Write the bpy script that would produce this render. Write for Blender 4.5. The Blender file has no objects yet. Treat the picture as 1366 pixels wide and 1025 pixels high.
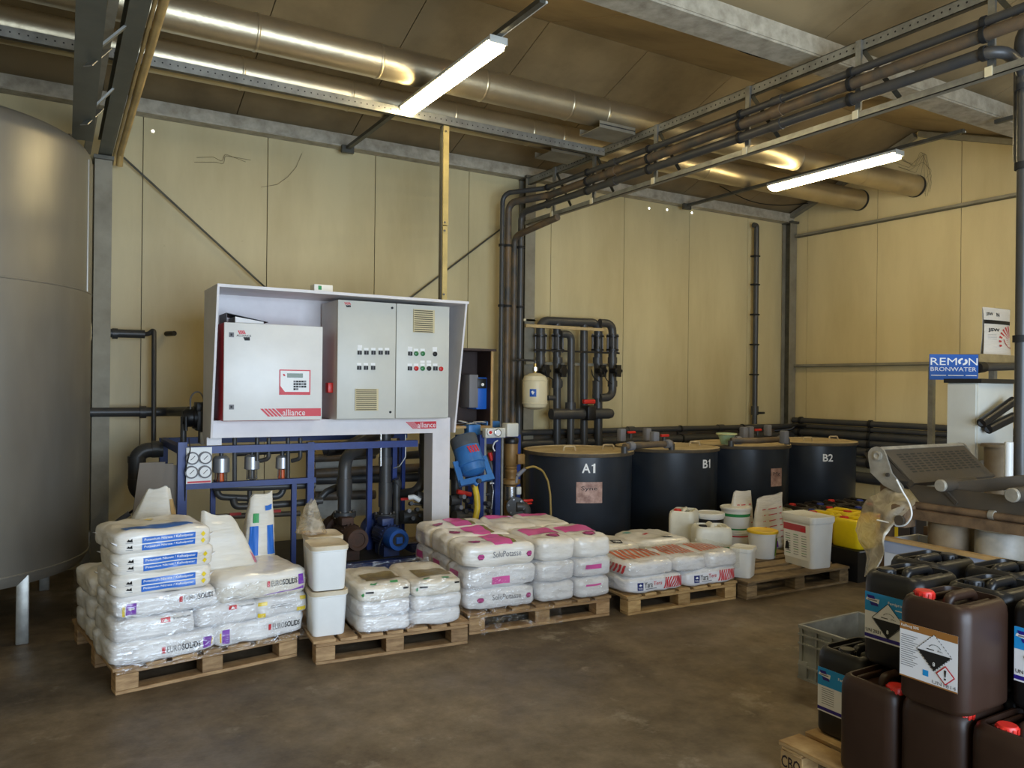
import bpy, bmesh, math, random
from mathutils import Vector, Matrix, noise
random.seed(7)
R = math.radians
SC = bpy.context.scene
COL = SC.collection

# ---------------------------------------------------------------- camera
F_PX = 1050.3
YAW, PITCH, ROLL = R(30.83), R(0.073), R(0.6355)
EYE = Vector((0, 0, 1.6))
_fw = Vector((math.sin(YAW) * math.cos(PITCH), math.cos(YAW) * math.cos(PITCH), math.sin(PITCH)))
_r0 = Vector((math.cos(YAW), -math.sin(YAW), 0))
_u0 = _r0.cross(_fw)
_rt = _r0 * math.cos(ROLL) + _u0 * math.sin(ROLL)
_up = -_r0 * math.sin(ROLL) + _u0 * math.cos(ROLL)
cd = bpy.data.cameras.new('camera')
cd.sensor_fit = 'HORIZONTAL'; cd.sensor_width = 36.0; cd.lens = F_PX / 1366 * 36
cd.clip_start = 0.05; cd.clip_end = 200
cam = bpy.data.objects.new('camera', cd); COL.objects.link(cam)
m = Matrix((_rt, _up, -_fw)).transposed().to_4x4(); m.translation = EYE
cam.matrix_world = m
SC.camera = cam

# ---------------------------------------------------------------- world, daylight through the open door, exposure
wd = bpy.data.worlds.new('sky'); SC.world = wd; wd.use_nodes = True
wd.node_tree.nodes['Background'].inputs[0].default_value = (0.62, 0.78, 1.0, 1)
wd.node_tree.nodes['Background'].inputs[1].default_value = 1.0
al = bpy.data.lights.new('door_daylight', 'AREA'); al.shape = 'RECTANGLE'; al.size = 4.6; al.size_y = 2.7
al.energy = 310; al.color = (0.67, 0.82, 1.0)
alo = bpy.data.objects.new('door_daylight', al); COL.objects.link(alo)
alo.location = (2.2, -2.28, 1.5); alo.rotation_euler = (R(90), 0, 0)      # in the doorway behind the photographer, shining in
LAMP = 21.5                                                               # emission of the fluorescent diffusers
SC.view_settings.view_transform = 'Standard'
SC.view_settings.look = 'None'
SC.view_settings.exposure = 0.45
SC.view_settings.gamma = 1.0
SC.view_settings.use_curve_mapping = False

# ---------------------------------------------------------------- pixel -> point on a known plane
def _ray(px, py): return _fw + _rt * ((px - 683) / F_PX) - _up * ((py - 512.5) / F_PX)
def _on(px, py, ax, v):
    d = _ray(px, py); return EYE + d * ((v - EYE[ax]) / d[ax])
def PX(px, py, x): return _on(px, py, 0, x)
def PY(px, py, y): return _on(px, py, 1, y)
def PZ(px, py, z): return _on(px, py, 2, z)

# ---------------------------------------------------------------- materials
def lin(c):
    return tuple(((v / 255) / 12.92 if v / 255 <= 0.04045 else ((v / 255 + 0.055) / 1.055) ** 2.4) for v in c) + (1,)
_M = {}
def mat(name, col, rough=0.5, metal=0.0, var=0.0, vscale=6.0, col2=None, bump=0.0, bscale=40.0, stretch=(1, 1, 1),
        coat=0.0, spec=0.5, emit=None, estr=0.0, fine=0.0, trans=0.0, detail=4):
    if name in _M: return _M[name]
    m = bpy.data.materials.new(name); m.use_nodes = True
    nt = m.node_tree; N = nt.nodes; L = nt.links; p = N['Principled BSDF']
    c = lin(col); p.inputs['Base Color'].default_value = c
    p.inputs['Roughness'].default_value = rough; p.inputs['Metallic'].default_value = metal
    p.inputs['Coat Weight'].default_value = coat; p.inputs['Coat Roughness'].default_value = 0.12
    p.inputs['Specular IOR Level'].default_value = spec
    if trans: p.inputs['Transmission Weight'].default_value = trans
    tc = N.new('ShaderNodeTexCoord'); mp = N.new('ShaderNodeMapping'); mp.inputs['Scale'].default_value = stretch
    L.new(tc.outputs['Object'], mp.inputs['Vector'])
    if var > 0:
        nz = N.new('ShaderNodeTexNoise'); nz.inputs['Scale'].default_value = vscale; nz.inputs['Detail'].default_value = detail
        nz.inputs['Roughness'].default_value = 0.62
        L.new(mp.outputs[0], nz.inputs['Vector'])
        rp = N.new('ShaderNodeValToRGB'); rp.color_ramp.elements[0].position = 0.36; rp.color_ramp.elements[1].position = 0.68
        d = lin(col2) if col2 else tuple(v * (1 - var) for v in c[:3]) + (1,)
        if col2: d = tuple(c[i] * (1 - var) + d[i] * var for i in range(3)) + (1,)
        rp.color_ramp.elements[0].color = c; rp.color_ramp.elements[1].color = d
        L.new(nz.outputs['Fac'], rp.inputs[0]); L.new(rp.outputs[0], p.inputs['Base Color'])
    if bump > 0:
        nb = N.new('ShaderNodeTexNoise'); nb.inputs['Scale'].default_value = bscale; nb.inputs['Detail'].default_value = 3
        L.new(mp.outputs[0], nb.inputs['Vector'])
        bp = N.new('ShaderNodeBump'); bp.inputs['Strength'].default_value = bump; bp.inputs['Distance'].default_value = 0.01
        L.new(nb.outputs['Fac'], bp.inputs['Height']); L.new(bp.outputs[0], p.inputs['Normal'])
    if emit:
        p.inputs['Emission Color'].default_value = emit + (1,); p.inputs['Emission Strength'].default_value = estr
    _M[name] = m
    return m

def wall_mat(name, col, col2, rib_axis, rough=0.45):
    """painted steel sandwich panel: fine vertical ribs, dirt"""
    m = bpy.data.materials.new(name); m.use_nodes = True
    nt = m.node_tree; N = nt.nodes; L = nt.links; p = N['Principled BSDF']; p.inputs['Roughness'].default_value = rough
    ge = N.new('ShaderNodeNewGeometry')
    mp = N.new('ShaderNodeMapping'); mp.inputs['Scale'].default_value = (0.9, 0.9, 0.22); L.new(ge.outputs['Position'], mp.inputs[0])
    nz = N.new('ShaderNodeTexNoise'); nz.inputs['Scale'].default_value = 1.6; nz.inputs['Detail'].default_value = 7; nz.inputs['Roughness'].default_value = 0.6
    L.new(mp.outputs[0], nz.inputs['Vector'])
    rp = N.new('ShaderNodeValToRGB'); rp.color_ramp.elements[0].position = 0.4; rp.color_ramp.elements[1].position = 0.75
    rp.color_ramp.elements[0].color = lin(col); rp.color_ramp.elements[1].color = lin(col2)
    L.new(nz.outputs['Fac'], rp.inputs[0])
    # small specks and scuffs
    n2 = N.new('ShaderNodeTexNoise'); n2.inputs['Scale'].default_value = 9; n2.inputs['Detail'].default_value = 8; n2.inputs['Roughness'].default_value = 0.7
    L.new(ge.outputs['Position'], n2.inputs['Vector'])
    r2 = N.new('ShaderNodeValToRGB'); r2.color_ramp.elements[0].position = 0.68; r2.color_ramp.elements[1].position = 0.8
    r2.color_ramp.elements[1].color = (0.5, 0.5, 0.5, 1); L.new(n2.outputs['Fac'], r2.inputs[0])
    mx = N.new('ShaderNodeMixRGB'); mx.blend_type = 'MULTIPLY'; mx.inputs[2].default_value = (0.45, 0.38, 0.28, 1)
    L.new(r2.outputs[0], mx.inputs[0]); L.new(rp.outputs[0], mx.inputs[1]); L.new(mx.outputs[0], p.inputs['Base Color'])
    sx = N.new('ShaderNodeSeparateXYZ'); L.new(ge.outputs['Position'], sx.inputs[0])
    mu = N.new('ShaderNodeMath'); mu.operation = 'MULTIPLY'; mu.inputs[1].default_value = 2 * math.pi / 0.05
    L.new(sx.outputs[rib_axis], mu.inputs[0])
    si = N.new('ShaderNodeMath'); si.operation = 'SINE'; L.new(mu.outputs[0], si.inputs[0])
    gt = N.new('ShaderNodeMath'); gt.operation = 'GREATER_THAN'; gt.inputs[1].default_value = 0.75; L.new(si.outputs[0], gt.inputs[0])
    bp = N.new('ShaderNodeBump'); bp.inputs['Strength'].default_value = 0.12; bp.inputs['Distance'].default_value = 0.004
    L.new(gt.outputs[0], bp.inputs['Height']); L.new(bp.outputs[0], p.inputs['Normal'])
    return m

def floor_mat():
    m = bpy.data.materials.new('worn_concrete'); m.use_nodes = True
    nt = m.node_tree; N = nt.nodes; L = nt.links; p = N['Principled BSDF']
    ge = N.new('ShaderNodeNewGeometry')
    def nz(scale, det, ro):
        n = N.new('ShaderNodeTexNoise'); n.inputs['Scale'].default_value = scale; n.inputs['Detail'].default_value = det
        n.inputs['Roughness'].default_value = ro; L.new(ge.outputs['Position'], n.inputs['Vector']); return n
    def ramp(src, a, b, ca, cb):
        r = N.new('ShaderNodeValToRGB'); r.color_ramp.elements[0].position = a; r.color_ramp.elements[1].position = b
        r.color_ramp.elements[0].color = ca; r.color_ramp.elements[1].color = cb; L.new(src, r.inputs[0]); return r
    big = ramp(nz(0.9, 10, 0.72).outputs['Fac'], 0.38, 0.66, lin((92, 78, 60)), lin((144, 127, 103)))
    mid = ramp(nz(4.2, 12, 0.78).outputs['Fac'], 0.36, 0.64, (0.52, 0.48, 0.42, 1), (1, 1, 1, 1))
    mx = N.new('ShaderNodeMixRGB'); mx.blend_type = 'MULTIPLY'; mx.inputs[0].default_value = 0.9
    L.new(big.outputs[0], mx.inputs[1]); L.new(mid.outputs[0], mx.inputs[2])
    sp = ramp(nz(2.3, 12, 0.72).outputs['Fac'], 0.58, 0.66, (0, 0, 0, 1), (1, 1, 1, 1))       # pale spills
    m2 = N.new('ShaderNodeMixRGB'); m2.inputs[2].default_value = lin((150, 140, 122))
    mm = N.new('ShaderNodeMath'); mm.operation = 'MULTIPLY'; mm.inputs[1].default_value = 0.6; L.new(sp.outputs[0], mm.inputs[0])
    L.new(mm.outputs[0], m2.inputs[0]); L.new(mx.outputs[0], m2.inputs[1])
    L.new(m2.outputs[0], p.inputs['Base Color'])
    rr = ramp(nz(1.1, 6, 0.6).outputs['Fac'], 0.35, 0.65, (0.36, 0.36, 0.36, 1), (0.75, 0.75, 0.75, 1))
    L.new(rr.outputs[0], p.inputs['Roughness'])
    bp = N.new('ShaderNodeBump'); bp.inputs['Strength'].default_value = 0.25; bp.inputs['Distance'].default_value = 0.01
    L.new(nz(14, 8, 0.7).outputs['Fac'], bp.inputs['Height']); L.new(bp.outputs[0], p.inputs['Normal'])
    return m

def wood_mat(name, c1, c2):
    m = bpy.data.materials.new(name); m.use_nodes = True
    nt = m.node_tree; N = nt.nodes; L = nt.links; p = N['Principled BSDF']; p.inputs['Roughness'].default_value = 0.75
    tc = N.new('ShaderNodeTexCoord'); mp = N.new('ShaderNodeMapping'); mp.inputs['Scale'].default_value = (6, 6, 30)
    oi = N.new('ShaderNodeObjectInfo'); L.new(tc.outputs['Object'], mp.inputs[0])
    ad = N.new('ShaderNodeVectorMath'); ad.operation = 'ADD'; L.new(mp.outputs[0], ad.inputs[0])
    cb = N.new('ShaderNodeCombineXYZ'); mu = N.new('ShaderNodeMath'); mu.operation = 'MULTIPLY'; mu.inputs[1].default_value = 40
    L.new(oi.outputs['Random'], mu.inputs[0]); L.new(mu.outputs[0], cb.inputs[0]); L.new(mu.outputs[0], cb.inputs[1]); L.new(cb.outputs[0], ad.inputs[1])
    nz = N.new('ShaderNodeTexNoise'); nz.inputs['Scale'].default_value = 1.2; nz.inputs['Detail'].default_value = 7; nz.inputs['Roughness'].default_value = 0.65
    L.new(ad.outputs[0], nz.inputs['Vector'])
    rp = N.new('ShaderNodeValToRGB'); rp.color_ramp.elements[0].position = 0.33; rp.color_ramp.elements[1].position = 0.68
    rp.color_ramp.elements[0].color = lin(c1); rp.color_ramp.elements[1].color = lin(c2); L.new(nz.outputs['Fac'], rp.inputs[0])
    hs = N.new('ShaderNodeHueSaturation'); mr = N.new('ShaderNodeMapRange'); mr.inputs[3].default_value = 0.72; mr.inputs[4].default_value = 1.15
    L.new(oi.outputs['Random'], mr.inputs[0]); L.new(mr.outputs[0], hs.inputs['Value']); L.new(rp.outputs[0], hs.inputs['Color'])
    L.new(hs.outputs[0], p.inputs['Base Color'])
    bp = N.new('ShaderNodeBump'); bp.inputs['Strength'].default_value = 0.3; bp.inputs['Distance'].default_value = 0.004
    L.new(nz.outputs['Fac'], bp.inputs['Height']); L.new(bp.outputs[0], p.inputs['Normal'])
    return m

def film_mat(name, tint, clear=0.8, rough=0.12, bscale=18, milky=True):
    m = bpy.data.materials.new(name); m.use_nodes = True
    nt = m.node_tree; N = nt.nodes; L = nt.links
    N.remove(N['Principled BSDF']); out = N['Material Output']
    tr = N.new('ShaderNodeBsdfTransparent'); tr.inputs[0].default_value = lin(tint)
    if milky:
        gl = N.new('ShaderNodeBsdfPrincipled'); gl.inputs['Base Color'].default_value = lin((226, 218, 200)); gl.inputs['Roughness'].default_value = rough
    else:
        gl = N.new('ShaderNodeBsdfGlossy'); gl.inputs['Color'].default_value = (0.9, 0.9, 0.9, 1); gl.inputs['Roughness'].default_value = rough
    mx = N.new('ShaderNodeMixShader')
    tc = N.new('ShaderNodeTexCoord'); mp = N.new('ShaderNodeMapping'); mp.inputs['Scale'].default_value = (1, 1, 2.2); mp.inputs['Rotation'].default_value = (0.4, 0.7, 0.3)
    L.new(tc.outputs['Object'], mp.inputs[0])
    nz = N.new('ShaderNodeTexNoise'); nz.inputs['Scale'].default_value = bscale; nz.inputs['Detail'].default_value = 4; nz.inputs['Distortion'].default_value = 1.2
    L.new(mp.outputs[0], nz.inputs['Vector'])
    bp = N.new('ShaderNodeBump'); bp.inputs['Strength'].default_value = 0.9; bp.inputs['Distance'].default_value = 0.012
    L.new(nz.outputs['Fac'], bp.inputs['Height']); L.new(bp.outputs[0], gl.inputs['Normal'])
    mr = N.new('ShaderNodeMapRange'); mr.inputs[1].default_value = 0.4; mr.inputs[2].default_value = 0.7
    mr.inputs[3].default_value = max(0, 1 - clear - 0.06); mr.inputs[4].default_value = 1 - clear + (0.22 if milky else 0.14)
    L.new(nz.outputs['Fac'], mr.inputs[0]); L.new(mr.outputs[0], mx.inputs[0])
    L.new(tr.outputs[0], mx.inputs[1]); L.new(gl.outputs[0], mx.inputs[2]); L.new(mx.outputs[0], out.inputs[0])
    return m

# ---------------------------------------------------------------- objects
def tag(o, label=None, cat=None, group=None, kind=None):
    if label: o['label'] = label
    if cat: o['category'] = cat
    if group: o['group'] = group
    if kind: o['kind'] = kind
    return o
WM = {}
def thing(name, label, cat, loc=(0, 0, 0), rz=0.0, group=None):
    o = bpy.data.objects.new(name, None); COL.objects.link(o)
    o.empty_display_size = 0.1
    o.location = loc; o.rotation_euler = (0, 0, rz)
    WM[o.name] = Matrix.Translation(Vector(loc)) @ Matrix.Rotation(rz, 4, 'Z')
    return tag(o, label, cat, group)

def copy_tree(o, parent=None):
    c = o.copy(); COL.objects.link(c); c.parent = parent
    for ch in list(o.children): copy_tree(ch, c)
    return c

def rrect(w, d, r, n=4, cx=0, cy=0):
    r = min(r, w / 2 - 1e-4, d / 2 - 1e-4); pts = []
    for k, (sx, sy) in enumerate(((1, 1), (-1, 1), (-1, -1), (1, -1))):
        for i in range(n + 1):
            a = math.pi / 2 * (k + i / n)
            pts.append((cx + sx * (w / 2 - r) + r * math.cos(a), cy + sy * (d / 2 - r) + r * math.sin(a)))
    return pts

def fillet(pts, rad, n=5):
    pts = [Vector(p) for p in pts]; out = [pts[0]]
    for i in range(1, len(pts) - 1):
        a, b, c = pts[i - 1], pts[i], pts[i + 1]
        u = (a - b); v = (c - b); lu, lv = u.length, v.length
        if lu < 1e-6 or lv < 1e-6: continue
        u /= lu; v /= lv; ang = u.angle(v, math.pi)
        if ang > math.pi - 0.03: out.append(b); continue
        t = min(rad / math.tan(ang / 2), lu * 0.49, lv * 0.49); rr = t * math.tan(ang / 2)
        bis = (u + v).normalized(); cen = b + bis * (rr / math.sin(ang / 2))
        s = b + u * t - cen; e = b + v * t - cen; tot = s.angle(e); ax = s.cross(e).normalized()
        for k in range(n + 1): out.append(cen + Matrix.Rotation(tot * k / n, 3, ax) @ s)
    out.append(pts[-1]); return out

_T = {}
def text2d(s, bold=0.0):
    key = (s, bold)
    if key in _T: return _T[key]
    cu = bpy.data.curves.new('t', 'FONT'); cu.body = s; cu.size = 1; cu.resolution_u = 2; cu.align_x = 'LEFT'; cu.offset = bold
    o = bpy.data.objects.new('t', cu); COL.objects.link(o)
    dg = bpy.context.evaluated_depsgraph_get(); me = bpy.data.meshes.new_from_object(o.evaluated_get(dg))
    vs = [(v.co.x, v.co.y) for v in me.vertices]; fs = [tuple(p.vertices) for p in me.polygons]
    bpy.data.objects.remove(o); bpy.data.curves.remove(cu); bpy.data.meshes.remove(me)
    x0 = min(v[0] for v in vs); x1 = max(v[0] for v in vs); y0 = min(v[1] for v in vs); y1 = max(v[1] for v in vs)
    vs = [((v[0] - x0) / (x1 - x0), (v[1] - y0) / (y1 - y0)) for v in vs]
    _T[key] = (vs, fs, (x1 - x0) / (y1 - y0)); return _T[key]

class MB:
    def __init__(s): s.v = []; s.f = []
    def add(s, vs, fs, M=None):
        b = len(s.v)
        s.v += [(M @ Vector(v) if M else Vector(v)) for v in vs]; s.f += [tuple(i + b for i in f) for f in fs]; return s
    def box(s, c, d, M=None, rz=0.0):
        x, y, z = d[0] / 2, d[1] / 2, d[2] / 2
        vs = [Vector((sx * x, sy * y, sz * z)) for sx in (-1, 1) for sy in (-1, 1) for sz in (-1, 1)]
        if rz: vs = [Matrix.Rotation(rz, 3, 'Z') @ v for v in vs]
        vs = [v + Vector(c) for v in vs]
        return s.add(vs, [(0, 1, 3, 2), (4, 6, 7, 5), (0, 4, 5, 1), (2, 3, 7, 6), (0, 2, 6, 4), (1, 5, 7, 3)], M)
    def mm(s, a, b, M=None):
        return s.box([(a[i] + b[i]) / 2 for i in range(3)], [abs(b[i] - a[i]) for i in range(3)], M)
    def rbox(s, c, d, r=0.01, seg=2, M=None):
        bm = bmesh.new(); bmesh.ops.create_cube(bm, size=1)
        for v in bm.verts: v.co = Vector((v.co.x * d[0], v.co.y * d[1], v.co.z * d[2]))
        bmesh.ops.bevel(bm, geom=list(bm.edges), offset=min(r, min(d) * 0.45), segments=seg, affect='EDGES', profile=0.5)
        bm.verts.index_update()
        vs = [v.co + Vector(c) for v in bm.verts]; fs = [tuple(v.index for v in f.verts) for f in bm.faces]; bm.free()
        return s.add(vs, fs, M)
    def bar(s, p0, p1, w, h, up=(0, 0, 1)):
        """box beam from p0 to p1, w across, h along up"""
        p0, p1 = Vector(p0), Vector(p1); d = (p1 - p0).normalized(); u = Vector(up)
        if abs(d.dot(u)) > 0.98: u = Vector((0, 1, 0))
        x = d.cross(u).normalized(); u = x.cross(d).normalized(); vs = []
        for p in (p0, p1):
            for a, b in ((-1, -1), (1, -1), (1, 1), (-1, 1)): vs.append(p + x * (a * w / 2) + u * (b * h / 2))
        return s.add(vs, [(0, 1, 2, 3), (7, 6, 5, 4), (0, 4, 5, 1), (1, 5, 6, 2), (2, 6, 7, 3), (3, 7, 4, 0)])
    def tube(s, pts, r, n=12, rad=0, caps=True, fn=5):
        pts = [Vector(p) for p in pts]
        if rad: pts = fillet(pts, rad, fn)
        b = len(s.v); prev = None; k = len(pts)
        for i, p in enumerate(pts):
            t = ((pts[min(i + 1, k - 1)] - p).normalized() + (p - pts[max(i - 1, 0)]).normalized())
            t = t.normalized() if t.length > 1e-6 else Vector((0, 0, 1))
            if prev is None:
                a = Vector((0, 0, 1)) if abs(t.z) < 0.9 else Vector((1, 0, 0)); x = t.cross(a).normalized()
            else:
                x = prev - t * prev.dot(t); x.normalize()
            prev = x; y = t.cross(x); ri = r[i] if isinstance(r, (list, tuple)) else r
            for j in range(n):
                a = 2 * math.pi * j / n; s.v.append(p + x * (ri * math.cos(a)) + y * (ri * math.sin(a)))
        for i in range(k - 1):
            for j in range(n):
                j2 = (j + 1) % n; s.f.append((b + i * n + j, b + i * n + j2, b + (i + 1) * n + j2, b + (i + 1) * n + j))
        if caps:
            s.f.append(tuple(b + j for j in reversed(range(n)))); s.f.append(tuple(b + (k - 1) * n + j for j in range(n)))
        return s
    def cyl(s, p0, p1, r, n=16, r1=None):
        return s.tube([p0, p1], [r, r if r1 is None else r1], n)
    def lathe(s, prof, c=(0, 0, 0), axis=(0, 0, 1), n=24, M=None):
        """prof: list of (radius, height along axis); r = 0 closes with a fan"""
        ax = Vector(axis).normalized(); a = Vector((1, 0, 0)) if abs(ax.x) < 0.9 else Vector((0, 1, 0))
        x = ax.cross(a).normalized(); y = ax.cross(x); vs = []; fs = []; rings = []
        for r, h in prof:
            o = Vector(c) + ax * h
            if r < 1e-6: rings.append([len(vs)]); vs.append(o)
            else:
                rings.append(list(range(len(vs), len(vs) + n)))
                vs += [o + x * (r * math.cos(2 * math.pi * j / n)) + y * (r * math.sin(2 * math.pi * j / n)) for j in range(n)]
        for A, B in zip(rings, rings[1:]):
            for j in range(n):
                j2 = (j + 1) % n
                if len(A) == 1 and len(B) == 1: break
                if len(A) == 1: fs.append((A[0], B[j2], B[j]))
                elif len(B) == 1: fs.append((A[j], A[j2], B[0]))
                else: fs.append((A[j], A[j2], B[j2], B[j]))
        return s.add(vs, fs, M)
    def loft(s, secs, n=4, M=None, top=True, bot=True):
        """secs: (z, w, d, r[, cx, cy]) rounded rectangles stacked along z"""
        vs = []; fs = []; k = 4 * (n + 1)
        for q in secs:
            z, w, d, r = q[:4]; cx, cy = (q[4], q[5]) if len(q) > 4 else (0, 0)
            vs += [(x, y, z) for x, y in rrect(w, d, r, n, cx, cy)]
        for i in range(len(secs) - 1):
            for j in range(k):
                j2 = (j + 1) % k; fs.append((i * k + j, i * k + j2, (i + 1) * k + j2, (i + 1) * k + j))
        if bot: fs.append(tuple(reversed(range(k))))
        if top: fs.append(tuple((len(secs) - 1) * k + j for j in range(k)))
        return s.add(vs, fs, M)
    def prism(s, poly, fr, t):
        """2-D polygon in the frame fr = (origin, u, v), thickness t along u x v"""
        o, u, v = [Vector(q) for q in fr]; nn = u.cross(v).normalized(); k = len(poly)
        a = [o + u * p[0] + v * p[1] for p in poly]; vs = a + [p + nn * t for p in a]
        fs = [tuple(reversed(range(k))), tuple(range(k, 2 * k))] + [(i, (i + 1) % k, k + (i + 1) % k, k + i) for i in range(k)]
        return s.add(vs, fs)
    def flat(s, poly, fn):
        return s.add([fn(*p) for p in poly], [tuple(range(len(poly)))])
    def grid(s, a, b, c, d, nu, nv, fn):
        """rectangle a<=u<=b, c<=v<=d mapped through fn(u, v)"""
        vs = [fn(a + (b - a) * i / nu, c + (d - c) * j / nv) for j in range(nv + 1) for i in range(nu + 1)]
        fs = [(j * (nu + 1) + i, j * (nu + 1) + i + 1, (j + 1) * (nu + 1) + i + 1, (j + 1) * (nu + 1) + i) for j in range(nv) for i in range(nu)]
        return s.add(vs, fs)
    def text(s, body, a, b, c, d, fn, bold=0.0):
        vs, fs, _ = text2d(body, bold)
        return s.add([fn(a + (b - a) * x, c + (d - c) * y) for x, y in vs], fs)
    def build(s, name, m, parent=None, world=True, smooth=40, label=None, cat=None, group=None, kind=None, origin=None, loc=None, rz=0.0):
        vs = s.v; o = None
        if parent is not None:
            W = WM[parent.name]
            if world:
                Wi = W.inverted(); vs = [Wi @ v for v in vs]
        elif loc is not None:
            W = Matrix.Translation(Vector(loc)) @ Matrix.Rotation(rz, 4, 'Z')
        else:
            lo = [min(v[i] for v in vs) for i in range(3)]; hi = [max(v[i] for v in vs) for i in range(3)]
            og = Vector(((lo[0] + hi[0]) / 2, (lo[1] + hi[1]) / 2, lo[2])); W = Matrix.Translation(og)
            vs = [v - og for v in vs]
        me = bpy.data.meshes.new(name); me.from_pydata([tuple(v) for v in vs], [], s.f); me.update()
        me.polygons.foreach_set('use_smooth', [True] * len(me.polygons))
        me.set_sharp_from_angle(angle=R(smooth))
        me.materials.append(m)
        o = bpy.data.objects.new(name, me); COL.objects.link(o)
        if parent is not None: o.parent = parent; WM[o.name] = WM[parent.name]
        else:
            o.matrix_world = W; o.location = W.translation; WM[o.name] = W
        return tag(o, label, cat, group, kind)

def frame(o, u, v, n=0.0):
    """planar map (a, b) -> point, lifted by n along u x v"""
    o, u, v = Vector(o), Vector(u).normalized(), Vector(v).normalized(); nn = u.cross(v).normalized() * n
    return lambda a, b: o + u * a + v * b + nn
def child(name, m, parent, fn, label=None, **k):
    b = MB(); fn(b); return b.build(name, m, parent, label=label, **k)
# ---------------------------------------------------------------- palette
GALV = mat('galvanised_steel', (172, 172, 166), 0.42, 0.75, var=0.35, vscale=9, bump=0.05)
GALV_DIRTY = mat('dirty_galvanised_steel', (150, 144, 126), 0.6, 0.25, var=0.5, vscale=4, col2=(98, 88, 70), bump=0.05, detail=8)
GALV_DARK = mat('dark_galvanised_steel', (104, 102, 92), 0.5, 0.55, var=0.4, vscale=7)
PVC = mat('grey_pvc', (58, 60, 62), 0.4, var=0.4, vscale=6, col2=(88, 78, 64))
PVC_DUSTY = mat('dusty_grey_pvc', (70, 68, 64), 0.5, var=0.8, vscale=5, col2=(124, 98, 66))
BLACKP = mat('black_plastic', (26, 26, 28), 0.4, var=0.3, vscale=10)
RUBBER = mat('black_rubber', (20, 20, 20), 0.7)
WHITE = mat('white_lacquered_steel', (226, 222, 222), 0.4, var=0.1, vscale=5)
WHITEP = mat('white_plastic', (232, 232, 228), 0.35, var=0.06, vscale=6)
CREAM = mat('cream_plastic', (226, 214, 178), 0.4)
LGREY = mat('light_grey_enamel', (206, 206, 196), 0.42, var=0.07, vscale=4)
RED = mat('red_enamel', (188, 30, 30), 0.4)
REDP = mat('red_plastic', (206, 44, 34), 0.4)
BLUE = mat('dark_blue_enamel', (34, 58, 128), 0.42, var=0.3, vscale=9)
BLUEL = mat('light_blue_enamel', (58, 122, 190), 0.38, var=0.3, vscale=9)
INK = mat('black_ink', (18, 18, 20), 0.6)
WINK = mat('white_ink', (240, 240, 238), 0.55)
GINK = mat('grey_ink', (120, 120, 124), 0.6)
BRASS = mat('brass', (186, 152, 84), 0.35, 0.9)
STEEL = mat('stainless_steel', (196, 196, 196), 0.25, 0.95, var=0.15, vscale=12)
DUCTM = mat('aluminium_foil_duct', (206, 192, 160), 0.38, 0.85, var=0.3, vscale=3, col2=(150, 138, 112), bump=0.16, bscale=26)
WALLB = wall_mat('cream_panel_back', (208, 193, 148), (182, 165, 120), 'X')
WALLR = wall_mat('cream_panel_right', (216, 198, 150), (194, 174, 126), 'Y')
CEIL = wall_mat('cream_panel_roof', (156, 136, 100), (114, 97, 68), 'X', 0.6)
SLAB = mat('panel_core_dark', (92, 84, 66), 0.8)
JOINT = mat('panel_joint', (196, 184, 148), 0.7)
GALV_PALE = mat('pale_dirty_galvanised_steel', (190, 182, 162), 0.7, 0.1, var=0.6, vscale=9, col2=(112, 100, 80), bump=0.08, detail=9)
WOOD = wood_mat('pallet_wood', (132, 100, 66), (186, 152, 108))
WOODD = wood_mat('old_pallet_wood', (104, 84, 58), (158, 134, 98))
WOODL = wood_mat('fresh_pallet_wood', (158, 122, 74), (206, 172, 118))

WB, WR = 7.6, 9.08                       # inner faces of back and right wall
BRK = [(WB, 4.06), (5.67, 4.73), (3.8, 4.1), (1.93, 4.73), (0.06, 4.1), (-1.81, 4.73), (-2.6, 4.46)]
def zroof(y):
    for (a, za), (b, zb) in zip(BRK, BRK[1:]):
        if b <= y <= a: return za + (zb - za) * (a - y) / (a - b)
    return BRK[0][1]

# ---------------------------------------------------------------- floor, walls, ceiling
MB().mm((-3.2, -2.8, -0.2), (WR + 0.3, WB + 0.3, 0)).build('floor', floor_mat(), kind='structure', label='worn stained concrete floor of the shed')

wb = MB().mm((-2.6, WB + 0.045, -0.1), (WR + 0.12, WB + 0.12, 4.3)).build('wall_back', JOINT, kind='structure', label='cream sandwich panel wall behind the control cabinets')
xs = [-2.6] + [0.74 + 1.075 * k for k in range(-3, 8)] + [WR + 0.02]
for a, b in zip(xs, xs[1:]):
    MB().mm((a + 0.004, WB, 0), (b - 0.004, WB + 0.045, 4.1)).build('wall_panel', WALLB, wb)
def gable(b, y0, y1, x0, x1):
    ys = sorted({y0, y1} | {q for q, _ in BRK if y0 < q < y1})
    poly = [(y0, 0)] + [(y1, 0)] + [(q, zroof(q) + 0.03) for q in reversed(ys)]
    b.prism(poly, ((x0, 0, 0), (0, 1, 0), (0, 0, 1)), x1 - x0)
wr = MB(); gable(wr, -2.5, WB, WR + 0.045, WR + 0.12)
wr = wr.build('wall_right', JOINT, kind='structure', label='cream sandwich panel gable wall at right angles to the cabinets')
ys = [WB] + [7.27 - 1.06 * k for k in range(10)]
for a, b in zip(ys, ys[1:]):
    q = MB(); gable(q, max(b, -2.5) + 0.004, a - 0.004, WR, WR + 0.045); q.build('wall_panel', WALLR, wr)
MB().mm((-2.7, -2.5, 0), (-2.6, WB + 0.1, 4.8)).build('wall_left', WALLR, kind='structure', label='cream panel wall beside the big steel tank')
wf = MB()                                                   # front wall around the open door behind the photographer
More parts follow.
